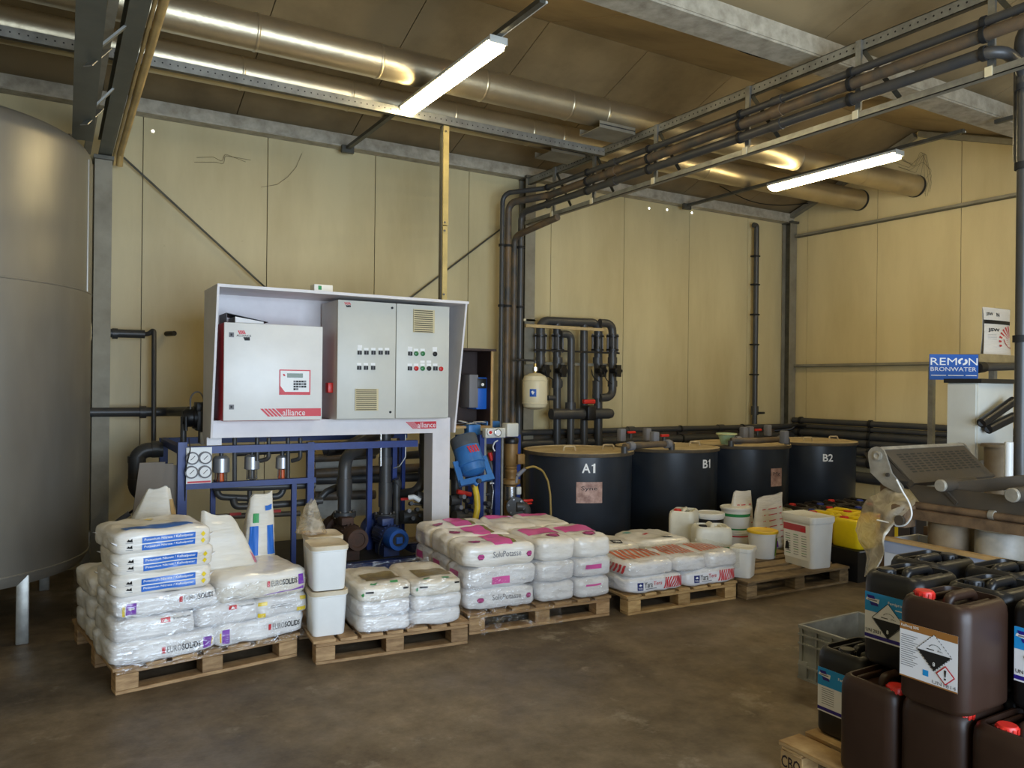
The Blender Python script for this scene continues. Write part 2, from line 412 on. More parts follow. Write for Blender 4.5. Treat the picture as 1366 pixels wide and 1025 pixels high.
for a, b in (((-2.7, 0), (-0.2, 4.8)), ((4.6, 0), (WR + 0.1, 4.8)), ((-0.2, 2.95), (4.6, 4.8))):
    wf.mm((a[0], -2.6, a[1]), (b[0], -2.5, b[1]))
wf.build('wall_front', WALLB, kind='structure', label='cream panel wall with the open loading door')

ce = MB()
for (a, za), (b, zb) in zip(BRK, BRK[1:]):
    ce.add([(-2.7, a, za + 0.04), (WR + 0.12, a, za + 0.04), (WR + 0.12, b, zb + 0.04), (-2.7, b, zb + 0.04),
            (-2.7, a, za + 0.1), (WR + 0.12, a, za + 0.1), (WR + 0.12, b, zb + 0.1), (-2.7, b, zb + 0.1)],
           [(0, 1, 2, 3), (7, 6, 5, 4), (0, 4, 5, 1), (1, 5, 6, 2), (2, 6, 7, 3), (3, 7, 4, 0)])
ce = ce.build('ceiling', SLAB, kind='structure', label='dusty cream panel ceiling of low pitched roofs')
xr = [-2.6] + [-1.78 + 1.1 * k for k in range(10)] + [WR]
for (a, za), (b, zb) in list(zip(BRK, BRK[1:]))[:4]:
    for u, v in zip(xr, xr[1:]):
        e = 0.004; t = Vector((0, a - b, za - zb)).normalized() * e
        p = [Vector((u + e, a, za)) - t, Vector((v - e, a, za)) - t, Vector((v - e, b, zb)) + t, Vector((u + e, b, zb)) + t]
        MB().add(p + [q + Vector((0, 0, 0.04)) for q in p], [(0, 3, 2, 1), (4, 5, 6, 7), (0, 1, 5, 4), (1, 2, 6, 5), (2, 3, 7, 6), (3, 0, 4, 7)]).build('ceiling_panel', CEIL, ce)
LEAK = mat('daylight_leak', (255, 255, 255), 0.5, emit=(0.85, 0.93, 1.0), estr=6)
for px, py in ((204, 175), (866, 278), (890, 280), (923, 284)):
    p = PY(px, py, WB - 0.002)
    MB().lathe([(0, 0), (0.012, 0.0005), (0, 0.001)], p, (0, -1, 0), 8).build('daylight_hole', LEAK, wb, label='pinhole in the panel with daylight shining through')

# ---------------------------------------------------------------- steel columns
def hcol(label, x, y0, y1, w, ztop, cap=True):
    t = thing('steel_column', label, 'column', (x, (y0 + y1) / 2, 0))
    MB().mm((x - w / 2, y0, 0), (x + w / 2, y0 + 0.012, ztop)).build('flange', GALV_DIRTY, t)
    MB().mm((x - w / 2, y1 - 0.012, 0), (x + w / 2, y1, ztop)).build('flange', GALV_DIRTY, t)
    MB().mm((x - 0.006, y0 + 0.012, 0), (x + 0.006, y1 - 0.012, ztop)).build('web', GALV_DARK, t)
    MB().mm((x - w / 2 - 0.05, y0 - 0.05, 0), (x + w / 2 + 0.05, y1, 0.015)).build('base_plate', GALV_DARK, t)
    if cap: MB().mm((x - w / 2 - 0.01, y0 - 0.03, ztop), (x + w / 2 + 0.01, y1, ztop + 0.03)).build('cap_plate', GALV_DARK, t)
    return t
hcol('galvanised steel column standing right beside the big steel tank', 0.42, 7.34, 7.54, 0.13, 3.43)
hcol('galvanised steel column behind the bundle of vertical dark pipes', 4.66, 7.44, 7.585, 0.13, 3.9)
t = hcol('galvanised steel column in the corner of the two cream walls', 9.0, 7.44, 7.585, 0.13, 3.9)
# eave beam
eb = thing('eave_beam', 'pale dirty galvanised beam along the top of the back wall', 'beam', (4, 7.5, 3.93))
MB().mm((-2.5, 7.5, 3.93), (WR, 7.59, 4.05)).build('beam_web', GALV_PALE, eb)
MB().mm((-2.5, 7.46, 3.915), (WR, 7.59, 3.93)).build('beam_lip', GALV_PALE, eb)
# valley gutter
gt = thing('valley_gutter', 'long galvanised valley gutter beam crossing under the roof', 'gutter', (3, 3.8, 3.95))
MB().mm((-2.5, 3.69, 3.95), (WR, 3.91, 3.965)).build('gutter_bottom', GALV_PALE, gt)
for y in (3.69, 3.91):
    MB().mm((-2.5, y - 0.008, 3.965), (WR, y + 0.008, 4.09)).build('gutter_side', GALV_PALE, gt)
# gable rafter and wall rails on the right wall
for a, b in ((BRK[0], BRK[1]), (BRK[1], BRK[2])):
    MB().bar((WR - 0.05, a[0] - 0.04, a[1] - 0.06), (WR - 0.05, b[0] + 0.02, b[1] - 0.06), 0.08, 0.06).build('gable_rafter', GALV_DIRTY, cat='rafter',
        label='sloping gable rafter rising from the corner column' if a[0] > 7 else 'sloping gable rafter falling from the ridge to the valley gutter')
for zz, lab in ((3.71, 'upper'), (1.9, 'lower')):
    rr = thing('wall_rail', '%s horizontal steel rail fixed along the right cream wall' % lab, 'rail', (WR - 0.04, 5, zz))
    MB().mm((WR - 0.075, -0.5, zz - 0.008), (WR - 0.002, 7.42, zz + 0.0)).build('rail_flange', GALV_DARK, rr)
    MB().mm((WR - 0.075, -0.5, zz + 0.0), (WR - 0.069, 7.42, zz + 0.03)).build('rail_lip', GALV_DIRTY, rr)
# brace rods
def rod(label, a, b):
    MB().cyl(a, b, 0.009, 8).build('brace_rod', GALV_DARK, label=label, cat='brace rod')
a, b = PY(165, 210, 7.52), PY(350, 380, 7.52); rod('thin steel brace rod running down from the column beside the steel tank', a, a + (b - a) * 2.1)
a, b = PY(665, 308, 7.56), PY(556, 391, 7.56); rod('thin steel brace rod running down from the dark pipe bundle', a + (a - b) * .1, a + (b - a) * 2.6)

# ---------------------------------------------------------------- foil ducts, perforated rail and post
def duct(label, y, z, r, xe, seams):
    t = thing('air_duct', label, 'duct', (3, y, z))
    MB().lathe([(r, 0), (r, xe + 2.6), (r * 1.02, xe + 2.6), (r * 1.02, xe + 2.61), (r * 0.94, xe + 2.61), (r * 0.94, xe + 1.9), (0, xe + 1.9)],
               (-2.6, y, z), (1, 0, 0), 36).build('foil_tube', DUCTM, t)
    for s in seams: MB().lathe([(r + 0.0005, -0.012), (r + 0.004, -0.006), (r + 0.004, 0.006), (r + 0.0005, 0.012)], (s, y, z), (1, 0, 0), 36).build('joint_band', DUCTM, t)
    MB().lathe([(r + 0.001, -0.03), (r + 0.006, -0.03), (r + 0.006, 0), (r + 0.001, 0)], (xe - 0.005, y, z), (1, 0, 0), 36).build('end_collar', BLACKP, t)
duct('upper foil air duct of the pair under the ridge', 5.7, 4.065, 0.128, WR - .002, [PY(x, y, 5.6).x for x, y in ((345, 50), (510, 95), (650, 125), (765, 148), (812, 160))] + [6.9, 8.0])
duct('lower foil air duct above the perforated rail', 6.46, 4.045, 0.128, WR - .002, [PY(x, y, 6.36).x for x, y in ((325, 95), (470, 130), (608, 150), (712, 173), (752, 182))] + [6.3, 7.5])
pr = thing('perforated_rail', 'long perforated steel rail below the foil ducts', 'rail', (1, 6.0, 3.8))
MB().mm((-2.55, 5.985, 3.79), (4.57, 5.99, 3.86)).build('rail_face', GALV, pr)
MB().mm((-2.55, 5.99, 3.855), (4.57, 6.03, 3.86)).build('rail_flange', GALV, pr)
MB().mm((-2.55, 5.99, 3.79), (4.57, 6.03, 3.795)).build('rail_flange', GALV_DARK, pr)
h = MB()
for i in range(140): h.lathe([(0, 0), (0.006, 0.0)], (-2.4 + i * 0.05, 5.9845, 3.825), (0, -1, 0), 6)
h.build('hole_row', INK, pr, kind='stuff')
YELP = mat('yellowed_steel', (206, 184, 120), 0.45, 0.3, var=0.3, vscale=5)
po = thing('support_post', 'yellowish steel post from the perforated rail down behind the white housing', 'post', (2.92, 6.04, 0))
MB().mm((2.895, 6.02, 2.95), (2.945, 6.07, 3.79)).build('upper_section', YELP, po)
MB().mm((2.898, 6.023, 0), (2.942, 6.067, 2.94)).build('lower_section', YELP, po)
MB().mm((2.885, 6.075, 2.0), (2.892, 6.03, 3.79)).build('side_flange', GALV_DARK, po)
for z in (3.74, 2.97, 2.9, 2.36): MB().lathe([(0.009, 0), (0.009, 0.012), (0, 0.012)], (2.908, 6.02, z), (0, -1, 0), 6).build('bolt', STEEL, po)
for k, (px, py) in enumerate(((825, 182), (768, 208))):
    y = (5.7, 6.46)[k]; p = Vector((4.38, y, 0)); zs = (3.875, 3.855)[k]
    t = thing('duct_saddle', 'slotted steel saddle under the %s foil duct beside the pipe rack' % ('upper', 'lower')[k], 'bracket', (p.x, y, zs))
    MB().mm((p.x - .2, y - .15, zs), (p.x + .2, y - .145, zs + .06)).build('slotted_side', GALV_DIRTY, t)
    MB().mm((p.x - .2, y + .145, zs), (p.x + .2, y + .15, zs + .06)).build('slotted_side', GALV_DIRTY, t)
    MB().mm((p.x - .2, y - .145, zs), (p.x + .2, y + .145, zs + .006)).build('saddle_base', GALV_DIRTY, t)
    MB().mm((p.x - .2, y - .151, zs + .026), (p.x + .2, y - .15, zs + .034)).build('slot', INK, t)

# ---------------------------------------------------------------- fluorescent luminaires on struts
LENS = mat('lit_diffuser', (255, 250, 235), 0.4, emit=(1.0, 0.82, 0.46), estr=LAMP * 1.2)
def luminaire(x, y0, y1, where, strut=True):
    z = 3.86; c = (y0 + y1) / 2
    t = thing('fluorescent_light', 'lit double tube fluorescent light ' + where, 'light', (x, c, z), group='fluorescent lights')
    L = y1 - y0
    MB().rbox((x, c, z + 0.004), (0.135, L, 0.032), 0.01).build('housing', LGREY, t)
    MB().loft([(-0.062, 0.08, L - 0.05, 0.02), (-0.052, 0.115, L - 0.02, 0.02), (-0.013, 0.132, L - 0.006, 0.02)], 3, Matrix.Translation((x, c, z))).build('diffuser', LENS, t)
    for s in (-1, 1): MB().rbox((x, c + s * (L / 2 + 0.004), z - 0.004), (0.135, 0.012, 0.05), 0.004).build('end_cap', LGREY, t)
    if strut:
        s = thing('light_strut', 'dark steel strut carrying the fluorescent light ' + where, 'strut', (x, c, z + 0.03))
        MB().mm((x - 0.02, 3.95, z + 0.022), (x + 0.02, 7.5, z + 0.054)).build('channel', GALV_DARK, s)
        MB().mm((x - 0.06, 7.42, z - 0.01), (x + 0.06, 7.46, z + 0.06)).build('foot', GALV_DARK, s)
        MB().tube([(x + 0.03, y0 + 0.1, z + 0.035), (x + 0.03, 3.95, z + 0.035)], 0.009, 8).build('conduit', LGREY, s)
luminaire(2.54, 4.48, 5.968, 'above the white control housing')
luminaire(6.99, 4.56, 6.09, 'in front of the right cream wall')
luminaire(2.54, 0.6, 2.17, 'over the bay by the open door', False)
luminaire(6.99, 0.6, 2.17, 'over the machine beside the right wall', False)
for x in (2.54, 6.99):
    MB().mm((x - 0.02, 0.1, 3.882), (x + 0.02, 3.68, 3.914)).build('light_strut', GALV_DARK, cat='strut', label='dark strut under the ceiling bay, ' + ('in line with the white housing' if x < 4 else 'near the right wall'))
# cables drooping along the roof
def cable(label, pts, r=0.007, m=RUBBER, cat='cable', name='cable'):
    out = []; P = [Vector(p) for p in pts]; n = 6
    for i in range(len(P) - 1):
        p0, p1, p2, p3 = P[max(i - 1, 0)], P[i], P[i + 1], P[min(i + 2, len(P) - 1)]
        for k in range(n):
            t = k / n; out.append(0.5 * ((2 * p1) + (p2 - p0) * t + (2 * p0 - 5 * p1 + 4 * p2 - p3) * t * t + (3 * p1 - p0 - 3 * p2 + p3) * t ** 3))
    out.append(P[-1])
    return MB().tube(out, r, 8).build(name, m, label=label, cat=cat)
cable('black cable draped beside the valley gutter beam', [PY(x, y, 3.98) for x, y in ((800, -5), (850, 15), (905, 37), (950, 50), (1000, 72), (1060, 87))])
cable('thin black cable sagging under the lower duct near the corner', [PY(x, y, 7.2) for x, y in ((960, 248), (1000, 268), (1040, 274), (1080, 271))], 0.006)

# ---------------------------------------------------------------- lattice girder beside the tank
tg = thing('lattice_girder', 'grey steel lattice girder running from the left column', 'girder', (0.4, 6, 3.46))
GREYP = mat('grey_painted_steel', (112, 112, 100), 0.5, 0.3, var=0.2, vscale=4)
c0, c1 = Vector((0.43, 7.4, 3.54)), Vector((0.42, 3.98, 3.68))
MB().bar(c0, c1, 0.012, 0.14).build('chord_web', GREYP, tg)
for s in (-0.07, 0.07): MB().bar(c0 + Vector((0, 0, s)), c1 + Vector((0, 0, s)), 0.1, 0.012).build('chord_flange', GREYP, tg)
d0, d1 = PY(110, 186, 6.3), PY(124, -30, 4.0)
MB().bar(d0, d1, 0.13, 0.012, (0, -0.2, 1)).build('side_plate', GREYP, tg)
for f in (0.2, 0.62):
    q = d0 + (d1 - d0) * f; r_ = c0 + (c1 - c0) * ((c0.y - q.y) / (c0.y - c1.y))
    MB().bar(q, r_ + Vector((0, 0, -.02)), 0.04, 0.012).build('link_plate', GALV, tg)
    MB().bar(q + Vector((0, 0, -.05)), q + Vector((.1, .1, .1)), 0.06, 0.006).build('gusset', GALV, tg)
MB().bar((0.3, 7.38, 3.49), (0.3, 3.98, 3.63), 0.05, 0.05).build('lower_chord', GALV_DIRTY, tg)
for k, (dx, rr) in enumerate(((0.075, 0.012), (0.115, 0.026))):
    MB().tube([c0 + Vector((dx + 0.0, 0.04, -0.12)), c0 + Vector((dx, -0.02, -0.03)), c1 + Vector((dx, 0, -0.03))], rr, 12).build('conduit_pipe', mat('ochre_pvc', (196, 164, 104), 0.45, var=0.3, vscale=5), 
        label='%s ochre pipe clipped along the lattice girder' % ('thin', 'thick')[k], cat='pipe')
tp = thing('tray_bracket', 'flat galvanised tray bracket above the steel tank', 'bracket', (0, 6.3, 3.45))
a, b = PY(0, 168, 6.6), PY(80, 181, 6.6)
MB().bar(a - (b - a), b, 0.2, 0.012).build('tray', GALV_DIRTY, tp)
MB().bar(a - (b - a), b, 0.012, 0.05).build('tray_lip', GALV_DIRTY, tp)
MB().bar(b, b + Vector((.12, .1, 0.02)), 0.2, 0.012).build('tray_end', GALV_DIRTY, tp)

# ---------------------------------------------------------------- big steel tank at the left
SHELL = mat('brushed_steel_shell', (160, 156, 146), 0.4, 0.62, var=0.5, vscale=1.6, col2=(116, 112, 104), bump=0.05, bscale=8, stretch=(1, 1, 0.3))
tk = thing('storage_tank', 'huge cylindrical steel storage tank with domed top on legs', 'tank', (-0.72, 6.35, 0))
cx, cy, r = -0.705, 6.35, 1.0; zb, zt = 0.36, 3.1
prof = [(0, zb - 0.14), (0.5, zb - 0.11), (0.85, zb - 0.03), (r - 0.03, zb + 0.0), (r, zb + 0.05), (r, zt - 0.0)]
prof += [(r - 0.16 + 0.16 * math.cos(a), zt + 0.14 * math.sin(a)) for a in (0.3, 0.6, 0.9, 1.2, 1.5)] + [(0.5, zt + 0.22), (0, zt + 0.25)]
MB().lathe(prof, (cx, cy, 0), (0, 0, 1), 72).build('shell', SHELL, tk)
for z in (zb + 0.07, 2.2): MB().lathe([(r + .0005, -0.006), (r + 0.005, -0.003), (r + 0.005, 0.003), (r + .0005, 0.006)], (cx, cy, z), (0, 0, 1), 72).build('weld_seam', SHELL, tk)
a = R(-16); MB().mm((cx + (r + .001) * math.cos(a) - .004, cy + (r + .001) * math.sin(a) - .004, 2.2), (cx + (r + .001) * math.cos(a) + .004, cy + (r + .001) * math.sin(a) + .004, zt)).build('weld_seam', SHELL, tk)
for a in (40, 130, 220, 310, 0):
    x, y = cx + 0.96 * math.cos(R(a)), cy + 0.96 * math.sin(R(a))
    if a == 0: x, y = 0.3, 6.98
    MB().rbox((x, y, 0.21), (0.07, 0.07, 0.42), 0.008).build('leg', GALV, tk)
ey = MB(); ey.prism(rrect(0.09, 0.14, 0.03), ((cx + r * 0.985, cy + 0.24, 1.96), (0.3, 1, 0), (0, 0, 1)), 0.02); ey.build('lifting_lug', CREAM, tk)
# ---------------------------------------------------------------- helpers on vertical planes Y = const, addressed by photo pixel
def prect(name, m, parent, x0, y0, x1, y1, Y, t, r=0.0, label=None):
    ym, xm = (y0 + y1) / 2, (x0 + x1) / 2
    a, b = PY(x0, ym, Y).x, PY(x1, ym, Y).x; zt, zb = PY(xm, y0, Y).z, PY(xm, y1, Y).z
    q = MB(); c = ((a + b) / 2, Y - t / 2, (zt + zb) / 2); d = (b - a, t, zt - zb)
    q.rbox(c, d, r, 2) if r else q.box(c, d)
    return q.build(name, m, parent, label=label)
def ptext(m, parent, body, x0, x1, y0, y1, Y, bold=0.0, name='lettering', label=None):
    xm = (x0 + x1) / 2; a, b = PY(x0, y1, Y).x, PY(x1, y1, Y).x; zt, zb = PY(xm, y0, Y).z, PY(xm, y1, Y).z
    return MB().text(body, a, b, zb, zt, lambda u, v: Vector((u, Y, v)), bold).build(name, m, parent, label=label)
def ppoly(m, parent, pts, Y, name='print', label=None):
    return MB().add([PY(x, y, Y) for x, y in reversed(pts)], [tuple(range(len(pts)))]).build(name, m, parent, label=label)
def pipe(m, parent, pts, r, rad=0.0, name='pipe', n=14, **k):
    return MB().tube(pts, r, n, rad).build(name, m, parent, **k)
def coupling(parent, p, ax, r, w=0.05, m=None, name='coupling'):
    return MB().lathe([(0, -w / 2), (r, -w / 2), (r, w / 2), (0, w / 2)], p, ax, 16).build(name, m or PVC, parent)
def flange(parent, p, ax, r, m=None, bolts=True):
    o = MB().lathe([(0, -0.018), (r, -0.018), (r, -0.002), (r * 0.96, -0.002), (r * 0.96, 0.002), (r, 0.002), (r, 0.018), (0, 0.018)], p, ax, 20).build('flange', m or PVC, parent)
    if bolts:
        ax = Vector(ax).normalized(); a = Vector((1, 0, 0)) if abs(ax.x) < .9 else Vector((0, 1, 0)); x = ax.cross(a).normalized(); y = ax.cross(x); q = MB()
        for i in range(6):
            c = Vector(p) + (x * math.cos(i * math.pi / 3 + .3) + y * math.sin(i * math.pi / 3 + .3)) * r * 0.8
            q.cyl(c - ax * 0.032, c + ax * 0.032, 0.009, 6)
        q.build('bolt_ring', STEEL, o)
    return o

# ---------------------------------------------------------------- overhead pipe rack
XR = 4.6
rk = thing('pipe_rack', 'overhead steel pipe rack of two rails with hangers leading to the back wall', 'rack', (XR, 5, 3.38))
MB().mm((XR + 0.02, 1.2, 3.83), (XR + 0.025, 7.44, 3.905)).build('top_rail', GALV, rk)
MB().mm((XR + 0.02, 1.2, 3.9), (XR + 0.06, 7.44, 3.905)).build('top_rail_flange', GALV, rk)
MB().mm((XR + 0.02, 1.2, 3.83), (XR + 0.06, 7.44, 3.835)).build('top_rail_flange', GALV_DARK, rk)
h = MB()
for i in range(120): h.lathe([(0, 0), (0.007, 0.0)], (XR + 0.0195, 1.3 + i * 0.05, 3.868), (-1, 0, 0), 6)
h.build('hole_row', INK, rk, kind='stuff')
MB().mm((XR - 0.02, 1.2, 3.375), (XR - 0.015, 7.44, 3.42)).build('bottom_rail', GALV, rk)
MB().mm((XR - 0.02, 1.2, 3.375), (XR + 0.03, 7.44, 3.38)).build('bottom_rail_flange', GALV_DIRTY, rk)
hy = [2.45, 3.3, 4.25, 5.3, 6.2, 6.9]
for y in hy:
    MB().mm((XR + 0.0, y - 0.02, 3.38), (XR + 0.019, y + 0.02, 3.9)).build('hanger', GALV, rk)
    MB().mm((XR - 0.028, y - 0.02, 3.375), (XR - 0.021, y + 0.02, 3.43)).build('hanger_clip', CREAM, rk)
    MB().bar((XR + 0.03, y - 0.02, 3.83), (XR + 0.03, y - 0.28, 3.44), 0.03, 0.006, (1, 0, 0)).build('diagonal', GALV_DARK, rk)
MB().rbox((XR + 0.04, 2.55, 3.966), (0.09, 0.16, 0.12), 0.012).build('junction_box', WHITEP, label='white junction box on top of the overhead pipe rack', cat='junction box')
spec = [((900, 186), (1347, 17), 0.026, 669, PVC, 'top'), ((900, 199), (1347, 34), 0.037, 677, PVC_DUSTY, 'second'), ((900, 214), (1340, 62), 0.034, 694, PVC, 'lowest')]
for k, (pa, pb, r, vx, mt, nm) in enumerate(spec):
    a, b = PX(*pa, 4.53), PX(*pb, 4.53); z0 = (a.z + b.z) / 2; sl = (b.z - a.z) / (b.y - a.y)
    X0 = 4.53; zz = lambda y: a.z + sl * (y - a.y)
    v = PY(vx, 400, 7.32)
    t = thing('overhead_pipe', '%s grey pipe of the overhead pipe rack, turning down the back wall' % nm, 'pipe', (X0, 5, z0))
    path = [(X0, 2.25 if k == 2 else 1.4, zz(2.0)), (X0, 6.95 - 0.08 * k, zz(6.9)), (v.x, 7.32, zz(7.3) - 0.02), (v.x, 7.32, 0.15)]
    if k == 2: path = [(4.86, 2.4, 0.02), (4.86, 2.4, zz(2.4) - .03), (X0, 2.36, zz(2.36))] + path[1:]
    MB().tube(path, r, 16, 0.1).build('pipe_run', mt, t)
    for y in hy: MB().lathe([(r + .001, -0.014), (r + 0.009, -0.014), (r + 0.009, 0.014), (r + .001, 0.014)], (X0, y, zz(y)), (0, 1, sl), 16).build('pipe_clip', RUBBER, t)
    for y in (3.9, 5.8): coupling(t, (X0, y, zz(y)), (0, 1, sl), r + 0.008, 0.09, mt)
    for z in (3.1, 2.45): MB().lathe([(r + .001, -0.012), (r + 0.012, -0.012), (r + 0.012, 0.012), (r + .001, 0.012)], (v.x, 7.32, z), (0, 0, 1), 16).build('pipe_clip', RUBBER, t)
    if k == 2:
        for z in (1.9, 2.9): MB().lathe([(r + .001, -0.02), (r + 0.012, -0.02), (r + 0.012, 0.02), (r + .001, 0.02)], (4.86, 2.4, z), (0, 0, 1), 16).build('pipe_clip', RUBBER, t)
        coupling(t, (4.86, 2.4, 3.4), (0, 0, 1), r + 0.012, 0.12)
v = PY(685.5, 400, 7.36)
MB().tube([(v.x + .05, 6.6, 3.3), (v.x, 7.36, 3.22), (v.x, 7.36, 0.15)], 0.034, 16, 0.1).build('overhead_pipe', PVC_DUSTY, label='dusty pipe dropping down in the middle of the vertical pipe bundle', cat='pipe')
MB().tube([(5.05, 1.7, 3.86), (5.05, 2.5, 3.8), (5.05, 2.5, 2.95), (5.05, 2.3, 2.85)], 0.05, 16, 0.12).build('overhead_pipe', PVC, label='short grey pipe elbow hanging behind the near end of the overhead rack', cat='pipe')

# ---------------------------------------------------------------- white housing with cabinets
hs = thing('control_housing', 'white steel hooded housing on a post holding the control cabinets', 'housing', (1.95, 5.8, 0))
yt, yb, yk = 5.5, 5.72, 6.0
zl, zr_ = PY(288, 378, yt), PY(618, 402, yt); ztop = (zl.z + zr_.z) / 2; xl, xr2 = 1.0, 2.86
zbt = PY(400, 560, yb).z; zbb = PY(400, 582, yb).z
MB().mm((xl - 0.005, yt, ztop - 0.02), (xr2 + 0.02, yk, ztop)).build('roof', WHITE, hs)
MB().mm((xl, yk - 0.01, zbb), (xr2, yk, ztop - 0.02)).build('back_panel', WHITE, hs)
for x in (xl, xr2):
    MB().prism([(yt + 0.005, ztop - 0.02), (yb - 0.03, zbb), (yk - 0.01, zbb), (yk - 0.01, ztop - 0.02)], ((x - 0.006, 0, 0), (0, 1, 0), (0, 0, 1)), 0.015).build('side_panel', WHITE, hs)
px0 = PY(577, 600, yb).x; px1 = PY(600, 600, yb).x
MB().mm((xl, yb, zbb), (px1, yb + 0.1, zbt)).build('base_beam', WHITE, hs)
MB().mm((xl + .01, yb + 0.1, zbt - 0.02), (xr2 - .01, yk - 0.01, zbt)).build('shelf', WHITE, hs)
MB().mm((px0, yb, 0), (px1, yb + 0.16, zbb)).build('post', WHITE, hs)
MB().mm((px0 - .06, yb - .05, 0), (px1 + .06, yb + 0.22, 0.012)).build('foot_plate', WHITE, hs)
MB().mm((xl, 5.86, 1.15), (xl + 0.1, 5.98, zbb)).build('stub_leg', WHITE, hs)
Yd = yb - 0.0015
def brand(parent, x0, x1, y0, y1, dy, Y, bold, tx0, tx1, ty0, ty1):
    s = (x1 - x0)
    for i in range(4):
        a = x0 + i * 0.062 * s; k = (y1 - y0) * 0.42 + 6
        ppoly(RED2, parent, [(a, y0 + dy * i * .06), (a + .045 * s, y0 + dy * i * .06), (a + .045 * s + k, y1 + dy * (i * .06 + .1)), (a + k, y1 + dy * (i * .06 + .1))], Y, 'logo_bar')
    a = x0 + 0.25 * s; k = (y1 - y0) * 0.42 + 6
    ppoly(RED2, parent, [(a, y0 + dy * .25), (x1, y0 + dy), (x1, y1 + dy), (a + k, y1 + dy * .35)], Y, 'logo_field')
    ptext(WINK, parent, 'alliance', tx0, tx1, ty0, ty1, Y - 0.001, bold)
RED2 = mat('red_print', (206, 46, 58), 0.45)
brand(hs, 541, 582, 563, 572.5, -0.8, Yd, 0, 557, 581, 563.5, 570.5)
# small carton on the roof
p = PY(430, 386, 5.72)
ct = thing('carton', 'small white carton with green cross on the white housing roof', 'box', (p.x, 5.74, ztop))
MB().rbox((p.x, 5.74, ztop + 0.035), (0.14, 0.1, 0.07), 0.003).build('carton_body', WHITEP, ct)
MB().mm((p.x - 0.04, 5.6895, ztop + 0.03), (p.x - 0.015, 5.6892, ztop + 0.06)).build('green_mark', mat('green_print', (20, 140, 70), 0.5), ct)

Yc = 5.56
def plate(t, x0, y0, x1, y1, m, Y=Yc, th=0.003, name='plate'): return prect(name, m, t, x0, y0, x1, y1, Y, th)
cb = thing('computer_cabinet', 'white fertiliser computer cabinet with red sides and keypad', 'cabinet', (1.35, 5.75, zbt))
ax0, ax1 = PY(298.5, 500, Yc).x, PY(430, 500, Yc).x; az1 = PY(365, 433, Yc).z; az0 = zbt + 0.001
MB().rbox(((ax0 + ax1) / 2, 5.765, (az0 + az1) / 2), (ax1 - ax0 - .004, 0.37, az1 - az0), 0.006).build('casing', RED, cb)
dr = MB().rbox(((ax0 + ax1) / 2, Yc + 0.01, (az0 + az1) / 2 + .002), (ax1 - ax0, 0.02, az1 - az0 - .004), 0.004).build('door', WHITEP, cb)
YF = Yc - 0.0015
for py in (447, 543.5):
    l = plate(dr, 305.5, py - 3.5, 312, py + 3, GINK, name='lock'); plate(l, 307.5, py - 1.8, 310, py + 1, INK, YF - .003, .001, 'keyhole')
for i in range(4): ppoly(RED2, dr, [(317 + i * 2.3, 441), (318.8 + i * 2.3, 441), (321.2 + i * 2.3, 446), (319.4 + i * 2.3, 446)], YF, 'logo_bar')
ptext(INK, dr, 'ALLIANCE', 315.5, 335, 446.6, 449.4, YF, .01)
for i in range(3): ppoly(INK, dr, [(324.5 + i * 3, 450), (327.2 + i * 3, 450), (331 + i * 1.2, 454.5), (326.5 + i * 2, 454.5)], YF, 'logo_bar')
kp = plate(dr, 372.5, 493.5, 414, 527, RED2, name='keypad_frame')
plate(kp, 374, 495, 412.5, 523, WHITEP, Yc - .003, .002, 'keypad_panel')
ppoly(RED2, kp, [(374, 515), (380, 523), (374, 523)], Yc - .0065, 'corner_print')
plate(kp, 383, 498.3, 404, 504, mat('lcd_green', (62, 84, 40), 0.25), Yc - .005, .002, 'display')
ppoly(RED2, kp, [(377, 499), (379.5, 499), (381, 502), (378.5, 502)], Yc - .0055, 'logo_bar')
for r_ in range(4):
    for c in range(5 if r_ < 3 else 2):
        plate(kp, 391.5 + c * 3.5, 508 + r_ * 3.4, 394.3 + c * 3.5, 510.4 + r_ * 3.4, INK if (c + r_) % 4 else GINK, Yc - .005, .004, 'key')
brand(dr, 347, 428, 545.5, 556, -.8, YF, 0, 377, 407, 546.5, 554.5)
# ring binder on the computer cabinet
bz = az1; p = PY(302, 431, 5.6); q = PY(358, 434, 5.6)
bd = thing('ring_binder', 'black ring binder lying on the computer cabinet', 'binder', (p.x, 5.7, bz))
bf = ((p.x, 5.6, bz), (1, 0, 0), (0, 0, 1)); w = q.x - p.x
MB().prism([(0, 0), (w, 0), (w, .003), (0, .003)], (Vector(bf[0]) + Vector((0, .26, 0)), bf[1], bf[2]), .26).build('cover', BLACKP, bd)
MB().prism([(0, .065), (0.0, .068), (w, .018), (w, .015)], (Vector(bf[0]) + Vector((0, .26, 0)), bf[1], bf[2]), .26).build('cover', BLACKP, bd)
MB().prism([(0, 0), (.004, 0), (.004, .066), (0, .066)], (Vector(bf[0]) + Vector((0, .26, 0)), bf[1], bf[2]), .26).build('spine', BLACKP, bd)
MB().prism([(.06, .004), (w - .03, .004), (w - .03, .018), (.06, .045)], (Vector(bf[0]) + Vector((0, .25, 0)), bf[1], bf[2]), .24).build('paper_block', WINK, bd)

